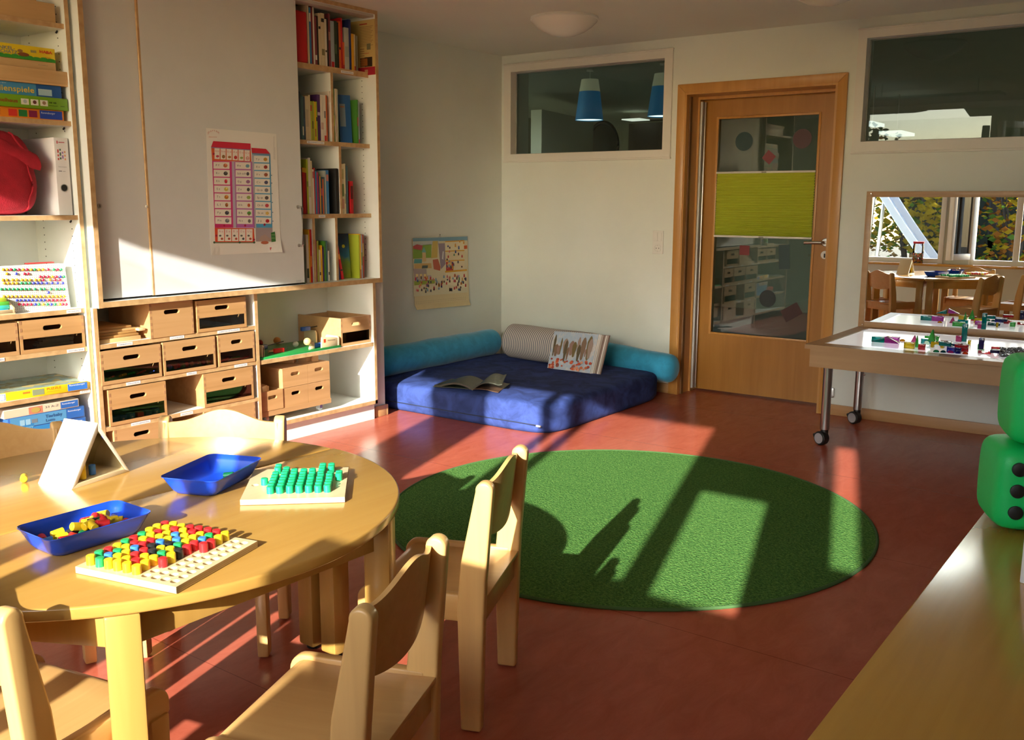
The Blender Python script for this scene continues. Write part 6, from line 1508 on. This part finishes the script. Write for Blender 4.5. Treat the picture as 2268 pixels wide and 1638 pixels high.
PCOL = {'Y': ('yellow', (.80, .56, .015)), 'R': ('red', (.60, .018, .022)), 'G': ('green', (.015, .36, .10)), 'B': ('blue', (.045, .21, .60)), 'K': ('black', (.012, .013, .014)), 'T': ('emerald green', (.01, .42, .17))}
PMESH = {}
PR, PH = .0086, .0255
for k_, (nm, c) in PCOL.items():
    m = MB(); m.lathe([(PR - .001, 0), (PR, .001), (PR, PH - .0015), (PR - .0015, PH), (0, PH)], mat('peg_' + nm.replace(' ', '_'), c, .33), None, 20, False); m.lathe([(PR - .001, 0), (0, 0)], MATS['peg_' + nm.replace(' ', '_')], None, 20, False); PMESH[k_] = m.mesh('wooden_peg')
def peg(k, loc, rot, lb, group):
    o = bpy.data.objects.new('wooden_peg', PMESH[k]); C.objects.link(o); o.location = loc; o.rotation_euler = rot
    return tag(o, lb, 'peg', group)
def plate_grid(name, lb, corners, holes, n=10):
    """plywood peg plate; corners = front-left, front-right, back-right of its top face; holes = set of (row, col) drilled and empty"""
    z1 = TZ + .014
    a, b, c = [Vector(p) for p in corners]; d = a + c - b
    root = thing(name, lb, 'peg board', (0, 0, 0))
    P = lambda u, v: a.lerp(b, u).lerp(d.lerp(c, u), v)
    m = MB(); k = m.mi(MAPLE); zl = Vector((0, 0, -.014))
    mg = .035
    xs = [0] + [mg + (1 - 2 * mg) * i / n for i in range(n + 1)] + [1]
    for i in range(n + 2):
        for j in range(n + 2):
            q = [P(xs[i], xs[j]), P(xs[i + 1], xs[j]), P(xs[i + 1], xs[j + 1]), P(xs[i], xs[j + 1])]
            r_, c_ = j - 1, i - 1
            if (r_, c_) in holes:
                ctr = sum(q, Vector()) / 4; N = 20; inn = []; out = []; ang0 = [math.atan2(p.y - ctr.y, p.x - ctr.x) for p in q]
                hr = .0088
                for s in range(N):
                    t = ang0[0] + 2 * PI * s / N; dirv = Vector((math.cos(t), math.sin(t), 0)); inn.append(ctr + dirv * hr)
                    best = None
                    for e in range(4):
                        p1, p2 = q[e], q[(e + 1) % 4]; ex = p2 - p1; den = dirv.x * ex.y - dirv.y * ex.x
                        if abs(den) < 1e-9: continue
                        w_ = p1 - ctr; tt = (w_.x * ex.y - w_.y * ex.x) / den; uu = (w_.x * dirv.y - w_.y * dirv.x) / den
                        if tt > 0 and -1e-4 <= uu <= 1 + 1e-4 and (best is None or tt < best): best = tt
                    out.append(ctr + dirv * (best or hr * 1.2))
                for p in q:
                    s = min(range(N), key=lambda s: (out[s] - p).length); out[s] = p.copy()
                I = [m.bm.verts.new(p) for p in inn]; O = [m.bm.verts.new(p) for p in out]; Bv = [m.bm.verts.new(p + Vector((0, 0, -.009))) for p in inn]
                for s in range(N):
                    t = (s + 1) % N
                    m.bm.faces.new([I[s], I[t], O[t], O[s]]).material_index = k; m.bm.faces.new([I[t], I[s], Bv[s], Bv[t]]).material_index = k
                m.bm.faces.new(Bv).material_index = k
            else:
                m.poly(q, MAPLE)
    e0 = [a, b, c, d]
    for i in range(4): m.poly([e0[i], e0[(i + 1) % 4], e0[(i + 1) % 4] + zl * .92, e0[i] + zl * .92], MAPLE)
    m.poly([p + zl * .92 for p in e0][::-1], MAPLE)
    m.build('board_plate', root, smooth=30, recalc=False)
    m = MB()
    for i in range(4):
        p, q = e0[i], e0[(i + 1) % 4]; nrm_ = (q - p).cross(Vector((0, 0, 1))).normalized()
        for zz_ in (.0045, .0085): m.poly([p + nrm_ * .0003 + Vector((0, 0, -zz_)), q + nrm_ * .0003 + Vector((0, 0, -zz_)), q + nrm_ * .0003 + Vector((0, 0, -zz_ - .0012)), p + nrm_ * .0003 + Vector((0, 0, -zz_ - .0012))], mat('ply_glue_line', (.50, .37, .2), .5))
    m.build('ply_layers', root, recalc=False)
    def cell(r_, c_): return P(mg + (1 - 2 * mg) * (c_ + .5) / n, mg + (1 - 2 * mg) * (r_ + .5) / n)
    return root, cell
# board 1, colours read row by row from its front edge (c6..c9 mostly empty holes)
B1 = ['YGYYYY....', 'GBYYRY....', 'RGYRYYR...', 'YYBRKGY...', 'GRRKYYK...', 'RYRBKGR...', 'GYYYBYRR..', 'YRYBYYBR..', 'YYRYRYGY..', 'RYYRRRRY..']
holes1 = {(r, c) for r in range(10) for c in range(10) if B1[r][c] == '.'}
bd1, cell1 = plate_grid('peg_board', 'wooden peg board with rows of multicoloured pegs and empty holes at front', [onz(166.8, 1254, TZ + .014), onz(390, 1299.5, TZ + .014), onz(570.3, 1197.6, TZ + .014)], holes1)
for r in range(10):
    for c in range(10):
        k = B1[r][c]
        if k != '.':
            p = cell1(r, c); peg(k, (p.x, p.y, TZ + .0055 + random.uniform(0, .0025)), (R(random.uniform(-2, 2)), R(random.uniform(-2, 2)), 0), '%s peg, %s row from front, %s from left on the multicoloured board' % (PCOL[k][0], ORD[r], ORD[c]), 'pegs on the multicoloured board')
# board 2: a turtle of green pegs
B2 = ['..........', '..xxxxxxx.', '..xxxxxxx.', '..xxxxxxx.', '.xxxxxxxx.', '..xxxxxxxx', '..xxxxxxxx', '...xxxxx..', '..xx...xx.', '..x....xx.']
h2_ = {(4, 0)}
bd2, cell2 = plate_grid('peg_board', 'wooden peg board with animal shape of green pegs only', [onz(531.5, 1106.5, TZ + .014), onz(763.5, 1100, TZ + .014), onz(772, 1034, TZ + .014)], h2_)
for r in range(10):
    n_ = 0
    for c in range(10):
        if B2[r][c] == 'x':
            p = cell2(r, c); peg('T', (p.x, p.y, TZ + .0055 + random.uniform(0, .002)), (R(random.uniform(-2, 2)), R(random.uniform(-2, 2)), 0), 'green peg, %s row from front, %s from left on the all-green board' % (ORD[r], ORD[n_]), 'pegs on the all-green board'); n_ += 1
# pegs in the full tray, one in the other, one on the table
rp = random.Random(21)
ax2, = [tr2.rotation_euler[2]]
cnt = {}
def in_tray(k, u, v, z, tilt, a, lb):
    x, y = u * wx2, v * wy2; ca, sa = math.cos(ax2), math.sin(ax2)
    p = Vector((c2_.x + ca * x - sa * y, c2_.y + sa * x + ca * y, TZ + z)); d = Vector((math.cos(a) * math.cos(tilt), math.sin(a) * math.cos(tilt), math.sin(tilt)))
    q = d.to_track_quat('Z', 'Y'); peg(k, p - d * PH / 2, q.to_euler(), lb, 'loose pegs in the full blue tray')
TP = 'RYGRBRYRYGRYRRYKRYRYRGYRRYYKRYYGRYRYRY'
pos = []
for i, k in enumerate(TP):
    for _ in range(60):
        v = rp.uniform(-.70, .74); u = rp.uniform(-.56, .56)
        lay = 0 if i < 22 else 1
        if all((abs(u - a) * wx2) ** 2 + (abs(v - b) * wy2) ** 2 > .021 ** 2 or l != lay for a, b, l in pos): break
    if lay: v = rp.uniform(-.2, .55)
    pos.append((u, v, lay))
order = sorted(range(len(TP)), key=lambda i: pos[i][1])
rank = {i: n for n, i in enumerate(order)}
for i, k in enumerate(TP):
    u, v, lay = pos[i]
    n_ = rank[i]
    place = ORD[n_] + ' from the left end' if n_ < 19 else ORD[len(TP) - 1 - n_] + ' from the right end'
    in_tray(k, u, v, (.0175 if lay == 0 else .034) + rp.uniform(0, .003), R(rp.uniform(-8, 8)) if lay == 0 else R(rp.uniform(-25, 25)), rp.uniform(0, 2 * PI), '%s loose peg lying in the full blue tray, %s' % (PCOL[k][0], place))
p = onz(507, 1052, TZ + .016); d = Vector((.8, .55, .1)).normalized(); peg('T', p - d * PH / 2, d.to_track_quat('Z', 'Y').to_euler(), 'single green peg lying in the otherwise empty blue tray', None)
p = onz(53, 1058, TZ + .0095); d = Vector((.85, -.5, 0)).normalized(); peg('Y', p - d * PH / 2, d.to_track_quat('Z', 'Y').to_euler(), 'single yellow peg lying on the table left of the triangular toy', None)
# triangular mirror toy
a, b, bk = onz(158.5, 1084, TZ), onz(288, 1043, TZ), onz(92, 1068, TZ)
ex = (b - a).normalized(); ey = Vector((-ex.y, ex.x, 0)); sd_ = (b - a).length; dp = .119; hp = .1486
if (bk - a).dot(ey) < 0: ey = -ey
root = thing('triangle_mirror', 'wooden triangular mirror toy standing on the farther table half', 'toy', a)
V = lambda x, z, y=0: ex * x + Vector((0, 0, z)) + ey * y
t_ = .0105; WB = mat('pale_varnished_wood', (.80, .74, .60), .3)
inn = [(t_ * 1.75, t_), (sd_ - t_ * 1.75, t_), (sd_ / 2, hp - t_ * 2.05)]
outp = [(0, 0), (sd_, 0), (sd_ / 2, hp)]
m = MB()
for nm, (i, j) in (('base_board', (0, 1)), ('right_board', (1, 2)), ('left_board', (2, 0))):
    m = MB(); m.prism([V(*outp[i]), V(*outp[j]), V(*inn[j]), V(*inn[i])], ey * dp, MAPLE if nm == 'base_board' else WB, .0008); m.build(nm, root)
    k1, k2 = Vector((inn[i][0], inn[i][1])), Vector((inn[j][0], inn[j][1])); cc = Vector(((inn[0][0] + inn[1][0] + inn[2][0]) / 3, (inn[0][1] + inn[1][1] + inn[2][1]) / 3))
    if nm == 'right_board':
        g = lambda p: p + (cc - p).normalized() * .0015
        a1, a2 = g(k1), g(k2)
        m = MB(); m.prism([V(*k1), V(*k2), V(*a2), V(*a1)], ey * (dp - .004), MIRROR); m.build('inner_mirror', root)
m = MB(); gi = [V(*p, dp - .006) for p in inn]; m.prism(gi, ey * .003, MIRROR); m.build('back_mirror', root)
for (x, y, k, z, lb) in ((.033, .030, 'R', 0, 'red peg standing inside the triangular mirror toy'), (.050, .018, 'Y', 0, 'lower yellow peg standing inside the triangular mirror toy'), (.050, .018, 'Y', PH, 'upper yellow peg stacked inside the triangular mirror toy'), (.060, .040, 'K', 0, 'lower black peg standing inside the triangular mirror toy'), (.060, .040, 'K', PH, 'upper black peg stacked inside the triangular mirror toy'), (.090, .030, 'B', 0, 'blue peg standing at right inside the triangular mirror toy')):
    p = a + V(x, t_ + .0012 + z, y); peg(k, p, (0, 0, 0), lb, 'pegs inside the triangular mirror toy')
# ------------------------------------------------------------------ door blind and glass stickers, neighbouring room, garden, football game
bl0, bl1, bl2, bl3 = ony(1589, 380, .21), ony(1806, 378, .21), ony(1797, 529, .21), ony(1583, 525, .21)
bx0_, bx1_, bz1_, bz0_ = (bl0.x + bl3.x) / 2, (bl1.x + bl2.x) / 2, (bl0.z + bl1.z) / 2, (bl2.z + bl3.z) / 2
root = thing('pleated_blind', 'lime green pleated blind stretched across the middle of the door glass', 'blind', (0, 0, 0))
LIME = mat('lime_fabric', (.50, .56, .05), .8)
LIME.node_tree.nodes['Principled BSDF'].inputs['Transmission Weight'].default_value = 0
n_ = 56
m = MB(); fn = lambda u, v: Vector((bx0_ + (bx1_ - bx0_) * u, .208 + (.006 if int(round(v * n_)) % 2 else -.006), bz0_ + .012 + (bz1_ - bz0_ - .024) * (v ** 1.25)))
m.grid(fn, 1, n_, LIME, thick=(0, .0012, 0)); m.build('pleated_fabric', root, smooth=0)
for z0, nm in ((bz1_ - .012, 'top_rail'), (bz0_, 'bottom_rail')):
    m = MB(); m.box(bx0_ - .004, bx1_ + .004, .197, .217, z0, z0 + .013, PLASTER, .003); r_ = m.build(nm, root)
    m = MB(); m.box((bx0_ + bx1_) / 2 - .016, (bx0_ + bx1_) / 2 + .016, .1935, .1975, z0 + .002, z0 + .010, mat('grey_grip', (.25, .24, .20), .4), .001); m.build('grip', r_)
def film(name, col): return glass(name, col)
SY = LY + .0125
def sticker(kind, px, py, r, col, lb, rot=0):
    p = ony(px, py, SY); m = MB(); s_ = abs(ony(px + r, py, SY).x - p.x)
    mm = mat('film_' + col[0], col[1], .35)
    if kind == 'disc': m.lathe([(s_, 0), (s_, .0008), (0, .0008)], mm, Matrix.Rotation(PI / 2, 4, 'X'), 28, True)
    else:
        w_, h_ = s_ * kind[0], s_ * kind[1]; m.box(-w_, w_, -.0008, 0, -h_, h_, mm)
    tag(m.build('window_sticker', loc=p, rot=(0, R(rot), 0)), lb, 'sticker', 'coloured film shapes stuck on the door glass')
sticker('disc', 1648, 313, 19.5, ('dark_teal', (.012, .045, .045)), 'dark teal round sticker at top left of the door glass')
sticker('disc', 1777, 307, 21, ('plum', (.060, .016, .020)), 'plum coloured round sticker at top right of the door glass')
sticker((1, 1), 1703, 348, 11, ('rose', (.20, .035, .04)), 'rose red diamond sticker below the two round ones', 40)
sticker((1, 2.2), 1737, 569, 12, ('dark_teal', (.012, .05, .05)), 'dark teal upright oblong sticker below the blind', -4)
sticker('disc', 1700, 661, 18.5, ('deep_teal', (.006, .020, .020)), 'deep teal round sticker at lower part of door glass')
sticker((1.5, 1), 1753, 691, 14, ('wine', (.035, .010, .008)), 'wine red tilted oblong sticker near the bottom of door glass', -32)
sticker((1.1, 1), 1649, 554, 10, ('bright_red', (.16, .012, .015)), 'bright red small sticker just below the blind')
# pendant lamps next door
def pend(px, py, lb):
    p = onz(px, py, 2.347); root = thing('pendant_lamp', lb, 'pendant lamp', (p.x, p.y, 2.347), 0, 'blue and cream pendant lamps next door')
    k = lambda yy: ony(1307, yy, .986).z - 2.347
    z0, z1, z2 = k(176), k(203), k(266); s_ = abs(ony(1336, 266, .986).x - ony(1275, 266, .986).x) / 2 * .87
    m = MB(); m.cyl((0, 0, z0), (0, 0, 0), .0025, PAPER, seg=8); m.cyl((0, 0, -.012), (0, 0, 0), .03, PAPER, seg=20); m.build('cord', root)
    m = MB(); m.lathe([(s_ * .60, z0), (s_ * .74, z1)], emit('shade_cream', (.55, .52, .36), .25), None, 32, False); m.lathe([(0, z0), (s_ * .60, z0)], MATS['shade_cream'], None, 32, False); m.build('shade_top', root)
    m = MB(); m.lathe([(s_ * .74, z1), (s_, z2)], emit('shade_blue', (.012, .15, .33), .30), None, 32, False); m.build('shade', root)
    m = MB(); m.lathe([(s_ * .98, z2 + .006), (0, z2 + .006)], emit('lamp_glow', (.80, .95, 1.0), 3.0), None, 32, False); m.build('diffuser', root)
    return root
pend(1307, 154, 'blue and cream pendant lamp hanging in middle of the left interior window')
pend(1470, 140, 'blue and cream pendant lamp cut by right edge of the left interior window')
# dim room beyond: cupboard, wall piece, door, oval mirror
p0, p1 = ony(1176, 243, 2.2), ony(1294, 262, 3.4)
m = MB(); m.prism([(p0.x, 2.2, 0), (ony(1200, 242, 2.2).x, 2.2, 0), (p1.x, 3.6, 0), (p0.x - .3, 3.6, 0)], (0, 0, ony(1200, 242, 2.2).z), mat('grey_white_cupboard', (.52, .55, .48), .5), .004); tag(m.build('tall_cupboard'), 'pale cupboard standing in the dim room behind left window', 'cupboard')
a, b = ony(1394, 225, 4.6), ony(1482, 335, 4.6)
m = MB(); m.box(a.x, b.x + .5, 4.62, 4.75, ony(1394, 268, 4.6).z, H, mat('dim_pillar', (.22, .19, .15), .8)); m.box(a.x, b.x + .5, 4.6, 4.75, 0, ony(1394, 274, 4.6).z, mat('dark_door', (.035, .026, .018), .5)); tag(m.build('dark_cabinet'), 'dark cabinet under a pale panel in the dim room behind left window', 'cabinet')
m = MB(); q = ony(1416, 268, 4.55); m.box(q.x - .1, q.x + .14, 4.3, 4.55, q.z, q.z + .012, emit('far_lamp', (1, .98, .9), 1.4)); tag(m.build('flat_lamp'), 'small bright flat lamp at the dark cabinet behind left window', 'lamp')
q = ony(1335, 318, 3.9); m = MB(); m.tube([(q.x + .20 * math.cos(2 * PI * i / 32), 3.9, q.z - .03 + .27 * math.sin(2 * PI * i / 32)) for i in range(32)], .020, mat('dark_metal', (.03, .03, .028), .35), 8, True); o = m.build('oval_mirror')
tag(o, 'dark oval hoop mirror on the far wall behind left window', 'mirror')
m = MB(); m.grid(lambda u, v: Vector((q.x + .20 * v * math.cos(2 * PI * u), 3.905, q.z - .03 + .27 * v * math.sin(2 * PI * u))), 32, 2, mat('dim_glass', (.06, .065, .06), .1, spec=.8), thick=(0, .004, 0)); m.build('mirror_glass', o)
m = MB(); m.box(q.x - .02, q.x + .02, 3.9, 3.95, .0, q.z - .28, MATS['dark_metal']); m.box(q.x - .2, q.x + .2, 3.8, 4.05, 0, .03, MATS['dark_metal']); m.build('mirror_stand', o)
# flat lamps behind right window
def flat(px0, py0, px1, py1, y, lb, s, d=.6):
    a = ony(px0, py0, y); b = ony(px1, py0, y); m = MB(); m.box(a.x, b.x, y, y + d, a.z, a.z + .03, emit('panel_lamp_%d' % int(s * 10), (.92, .97, 1.0), s)); m.cyl(((a.x + b.x) / 2, y + d / 2, a.z), ((a.x + b.x) / 2, y + d / 2, H), .006, STEEL, seg=8)
    tag(m.build('panel_lamp'), lb, 'lamp', 'flat panel lamps behind the right window')
flat(2240, 95, 2300, 100, 1.5, 'bright square panel lamp at top right behind the right window', 1.3, .35)
flat(1946, 297, 1996, 300, 4.0, 'bright thin panel lamp low at left behind the right window', 1.1, .5)
flat(1905, 276, 1931, 280, 3.2, 'small bright panel lamp at left edge behind the right window', 1.1, .4)
# hanging panel lamps of this room, met in the window reflections
for i, (x, y, lb) in enumerate([(2.2, -3.2, 'flat white panel lamp hanging from the ceiling over the table')]):
    m = MB(); m.box(x - .6, x + .6, y - .12, y + .12, 2.20, 2.225, PLASTER, .003); m.cyl((x - .4, y, 2.225), (x - .4, y, H), .004, STEEL, seg=8); m.cyl((x + .4, y, 2.225), (x + .4, y, H), .004, STEEL, seg=8)
    tag(m.build('panel_lamp'), lb, 'lamp')
# ------------------------------------------------------------------ marble football game in the right compartment
zs = .4725
root = thing('football_game', 'green tabletop football game with wooden goals on the right compartment shelf', 'game', (0, 0, 0))
pg = lambda px, py: onz(px, py, zs + .012)
m = MB(); m.box(.085, XL - .010, -2.655, -2.080, zs, zs + .012, mat('green_board', (.02, .26, .06), .3), .002)
a_, b_ = pg(640, 775), pg(700, 745)
m.box(.24, .2415, -2.60, -2.14, zs + .012, zs + .0123, ink(150, 190, 160)); m.build('game_field', root)
def goalpost(x0, x1, y0, y1, h, nm='goal'):
    m = MB(); yy = (y0 + y1) / 2
    m.prism([(x0, yy, zs + .012), (x1, yy, zs + .012), (x1, yy, zs + .012 + h * .8), (x1 - .008, yy, zs + .012 + h), (x0 + .008, yy, zs + .012 + h), (x0, yy, zs + .012 + h * .8)], (0, .014, 0), MAPLE, .003); return m.build(nm, root)
goalpost(XL - .075, XL - .02, -2.645, -2.62, .062); goalpost(.30, XL - .015, -2.110, -2.085, .055); goalpost(.12, .22, -2.110, -2.085, .07)
m = MB(); m.box(XL - .055, XL - .02, -2.635, -2.621, zs + .012, zs + .075, MAPLE, .003); m.build('goal_post', root)
m = MB(); m.prism([(XL - .016, -2.22, zs + .012), (XL - .016, -2.10, zs + .012), (XL - .016, -2.096, zs + .058), (XL - .016, -2.14, zs + .065), (XL - .016, -2.215, zs + .072)], (-.012, 0, 0), MAPLE, .003)
m.box(XL - .0158, XL - .0152, -2.205, -2.190, zs + .04, zs + .060, ink(215, 70, 30)); m.text('Weltmeister', .012, frame_M((XL - .0148, -2.178, zs + .046), (0, 1, 0), (0, 0, 1)), ink(80, 60, 40), .062); m.build('goal_board', root)
def stick(lb, p, d, L, col, hl=.07):
    root = thing('striker_stick', lb, 'stick', p, math.atan2(d[1], d[0]), 'coloured strikers on the football game')
    m = MB(); m.box(0, hl, -.010, .010, 0, .024, ink(*col, .35), .003); m.build('striker_head', root)
    m = MB(); m.cyl((hl, 0, .016), (hl + L, 0, .020), .0028, BLACK, seg=8); m.build('rod', root)
m0 = pg(608, 782); stick('red striker stick at the front of the football game', (m0.x - .005, m0.y - .0, zs + .0125), (.15, 1), .02, (215, 35, 35), .060)
m1_ = pg(683, 770); stick('blue striker stick in the middle front, black rod toward the goal', (XL - .06, m1_.y, zs + .0125), (.05, 1), .10, (35, 100, 205), .080)
stick('dark blue striker stick at the back left of the football game', (.20, -2.50, zs + .0125), (-.25, 1), .16, (30, 65, 130), .075)
stick('blue striker stick lying across the far goal with white rod', (.19, -2.18, zs + .085), (.15, 1), .05, (35, 80, 165), .060)
m = MB(); m.prism([(XL - .045, -2.295, zs + .0125), (XL - .045, -2.262, zs + .0125), (XL - .045, -2.262, zs + .052), (XL - .045, -2.290, zs + .055), (XL - .045, -2.297, zs + .042), (XL - .045, -2.285, zs + .040)], (.018, 0, 0), MAPLE, .002); tag(m.build('wooden_figure'), 'small notched wooden block beside the blue striker', 'block')
for (px, py, r, c, lb) in ((614, 752, .021, (200, 130, 70), 'orange-brown wooden ball at left beside the red striker'), (615, 742, .020, (190, 150, 100), 'tan wooden ball on the rear left of the football game'), (688, 750, .021, (225, 190, 120), 'pale wooden ball on the blue striker, at the middle'), (655, 761, .0165, (190, 190, 170), 'small white ball in middle of the football game'), (576, 757, .018, (160, 25, 30), 'dark red ball at left edge of the football game')):
    q = onz(px, {614: 762, 615: 755, 688: 775, 655: 768, 576: 766}[px], zs + .0125); z = zs + .0125 + r + (.0245 if px == 688 else 0); x = min(q.x, XL - .03)
    m = MB(); m.ball((0, 0, 0), r, ink(*c, .35), seg=20); tag(m.build('wooden_ball', loc=(x, q.y, z)), lb, 'ball', 'balls on the football game')
m = MB(); m.cyl((.31, -2.52, zs + .020), (.30, -2.40, zs + .020), .007, TRAYW, seg=10); tag(m.build('wooden_rod'), 'short brown wooden rod lying on the football game', 'rod')
# ------------------------------------------------------------------ window sill things and the garden that the mirror shows
jx, jy = 1.93, YW + .10
root = thing('bead_jar', 'tall clear jar of coloured beads with red lid on sill, seen in mirror', 'jar', (jx, jy, .622))
m = MB(); m.lathe([(.058, .0), (.060, .003), (.060, .20), (.055, .215), (.055, .235)], glass('jar_plastic', (.95, .95, .95)), None, 28, False); m.build('jar_body', root)
m = MB(); m.lathe([(.058, .228), (.060, .23), (.060, .252), (0, .254)], ink(205, 30, 50), None, 28, False); m.build('lid', root)
m = MB(); rj = random.Random(4)
for i in range(420):
    a, z = rj.uniform(0, 2 * PI), rj.uniform(.006, .115); r_ = .052 * math.sqrt(rj.uniform(.55, 1)); t = bmesh.new(); bmesh.ops.create_icosphere(t, subdivisions=1, radius=.0062)
    m.merge(t, ink(*rj.choice([(220, 60, 50), (230, 190, 40), (60, 140, 60), (60, 70, 150), (230, 120, 40), (60, 60, 60)])), Matrix.Translation((r_ * math.cos(a), r_ * math.sin(a), z)))
o = m.build('beads', root); o['kind'] = 'stuff'
mb = MB(); mb.box(-30, 30, -40, YW - .1, -.45, -.30, mat('garden_soil', (.06, .045, .022), .95, var=.4, vscale=2)); struct(mb, 'garden_ground')
LEAFS = {'g': leafmat('leaf_green', (.035, .085, .014)), 'l': leafmat('leaf_light', (.07, .13, .022)), 'y': leafmat('leaf_yellow', (.30, .21, .015), .6), 'o': leafmat('leaf_orange', (.20, .075, .014)), 'b': leafmat('leaf_brown', (.055, .038, .018))}
BARK = mat('bark', (.03, .022, .016), .95)
def bush(lb, x, y, w_, d_, h, n, mix, z0=-.3, size=.05, stem=True, zlo=.0, core=True):
    root = thing('garden_bush', lb, 'bush', (x, y, z0), 0, 'bushes and trees in the garden outside'); rb = random.Random(int(x * 100 + y * 7))
    m = MB()
    for i in range(n):
        a = rb.uniform(0, 2 * PI); r_ = math.sqrt(rb.random()); zz_ = rb.uniform(zlo, 1)
        k = math.sin(PI * min(.96, .12 + zz_ * .85)) ** .5
        p = Vector((w_ * r_ * k * math.cos(a), d_ * r_ * k * math.sin(a), h * zz_)); s_ = size * rb.uniform(.6, 1.3)
        q = Vector((rb.uniform(-1, 1), rb.uniform(-1, 1), rb.uniform(-1, 1))).normalized().to_track_quat('Z', 'Y')
        m.poly([p + q @ Vector(v) * s_ for v in ((-.5, 0, 0), (0, -.32, .06), (.6, 0, 0), (0, .32, .06))], LEAFS[rb.choice(mix)])
    m.build('foliage', root, recalc=False, smooth=0)
    m = MB()
    for i in range(7):
        a = rb.uniform(0, 2 * PI); m.tube([(0, 0, 0), (w_ * .25 * math.cos(a), d_ * .25 * math.sin(a), h * .4), (w_ * .6 * math.cos(a), d_ * .6 * math.sin(a), h * rb.uniform(.7, .95))], [.03, .02, .006], BARK, 6)
    m.build('branches', root)
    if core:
        m = MB(); m.grid(lambda u, v: Vector((.72 * w_ * math.sin(PI * v) ** .6 * math.cos(2 * PI * u), .5 * d_ * math.sin(PI * v) ** .6 * math.sin(2 * PI * u), h * (zlo + .02 + (.93 - zlo) * v))) * (1 + .1 * noise.noise(Vector((u * 9, v * 7, x)))), 24, 14, mat('thicket_shade', (.016, .018, .008), .95)); m.build('dark_core', root)  # solid dark core added to hide the sky between the leaves
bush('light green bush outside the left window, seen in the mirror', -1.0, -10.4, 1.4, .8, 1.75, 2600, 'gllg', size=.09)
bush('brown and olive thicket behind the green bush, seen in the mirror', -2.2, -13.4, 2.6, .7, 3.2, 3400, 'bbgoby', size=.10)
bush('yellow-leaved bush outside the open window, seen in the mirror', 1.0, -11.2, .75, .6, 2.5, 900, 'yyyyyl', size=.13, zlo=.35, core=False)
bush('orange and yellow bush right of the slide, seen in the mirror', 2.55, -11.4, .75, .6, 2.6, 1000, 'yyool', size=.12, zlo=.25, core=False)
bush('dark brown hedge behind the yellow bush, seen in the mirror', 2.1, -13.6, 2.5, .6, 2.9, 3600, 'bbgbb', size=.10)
for i, (x, y, lb) in enumerate([(-1.0, -12.3, 'leaning tree trunk outside the left window'), (.9, -12.4, 'straight dark tree trunk outside the open window'), (2.0, -12.4, 'straight tree trunk right of the slide'), (-2.4, -12.3, 'thin tree trunk at far left in the garden')]):
    m = MB(); m.tube([(x, y, -.3), (x + .05, y, .8), (x + .18 - .1 * i, y, 2.6)], [.10, .085, .06], BARK, 10); tag(m.build('tree_trunk'), lb + ', seen in the mirror', 'tree', 'bushes and trees in the garden outside')
root = thing('garden_slide', 'pale blue metal garden slide outside the open window, seen in mirror', 'slide', (0, 0, 0))
m = MB(); SL = mat('slide_metal', (.55, .60, .68), .25, .4)
pA, pB = Vector((.70, -9.9, 1.55)), Vector((1.95, -9.6, -.05)); side = Vector((.06, -.45, 0))
m.grid(lambda u, v: pA.lerp(pB, u) + side * (v - .5) + Vector((0, 0, -.10 * math.sin(PI * u) * .6)), 12, 2, SL, thick=(0, 0, -.015)); m.build('slide_chute', root)
for s_ in (-.5, .5):
    m = MB(); m.grid(lambda u, v: pA.lerp(pB, u) + side * s_ + Vector((0, 0, -.10 * math.sin(PI * u) * .6 + .16 * v)), 12, 1, mat('slide_side', (.42, .42, .45), .4), thick=(.01, -.02, 0)); m.build('slide_side', root)
m = MB(); m.tube([pA + side * .5, pA + side * .5 + Vector((-.1, 0, -1.85))], .03, STEEL, 8); m.tube([pA - side * .5, pA - side * .5 + Vector((-.1, 0, -1.85))], .03, STEEL, 8); m.tube([pB + side * .4, pB + side * .4 + Vector((0, 0, -.25))], .03, STEEL, 8); m.build('slide_support', root)
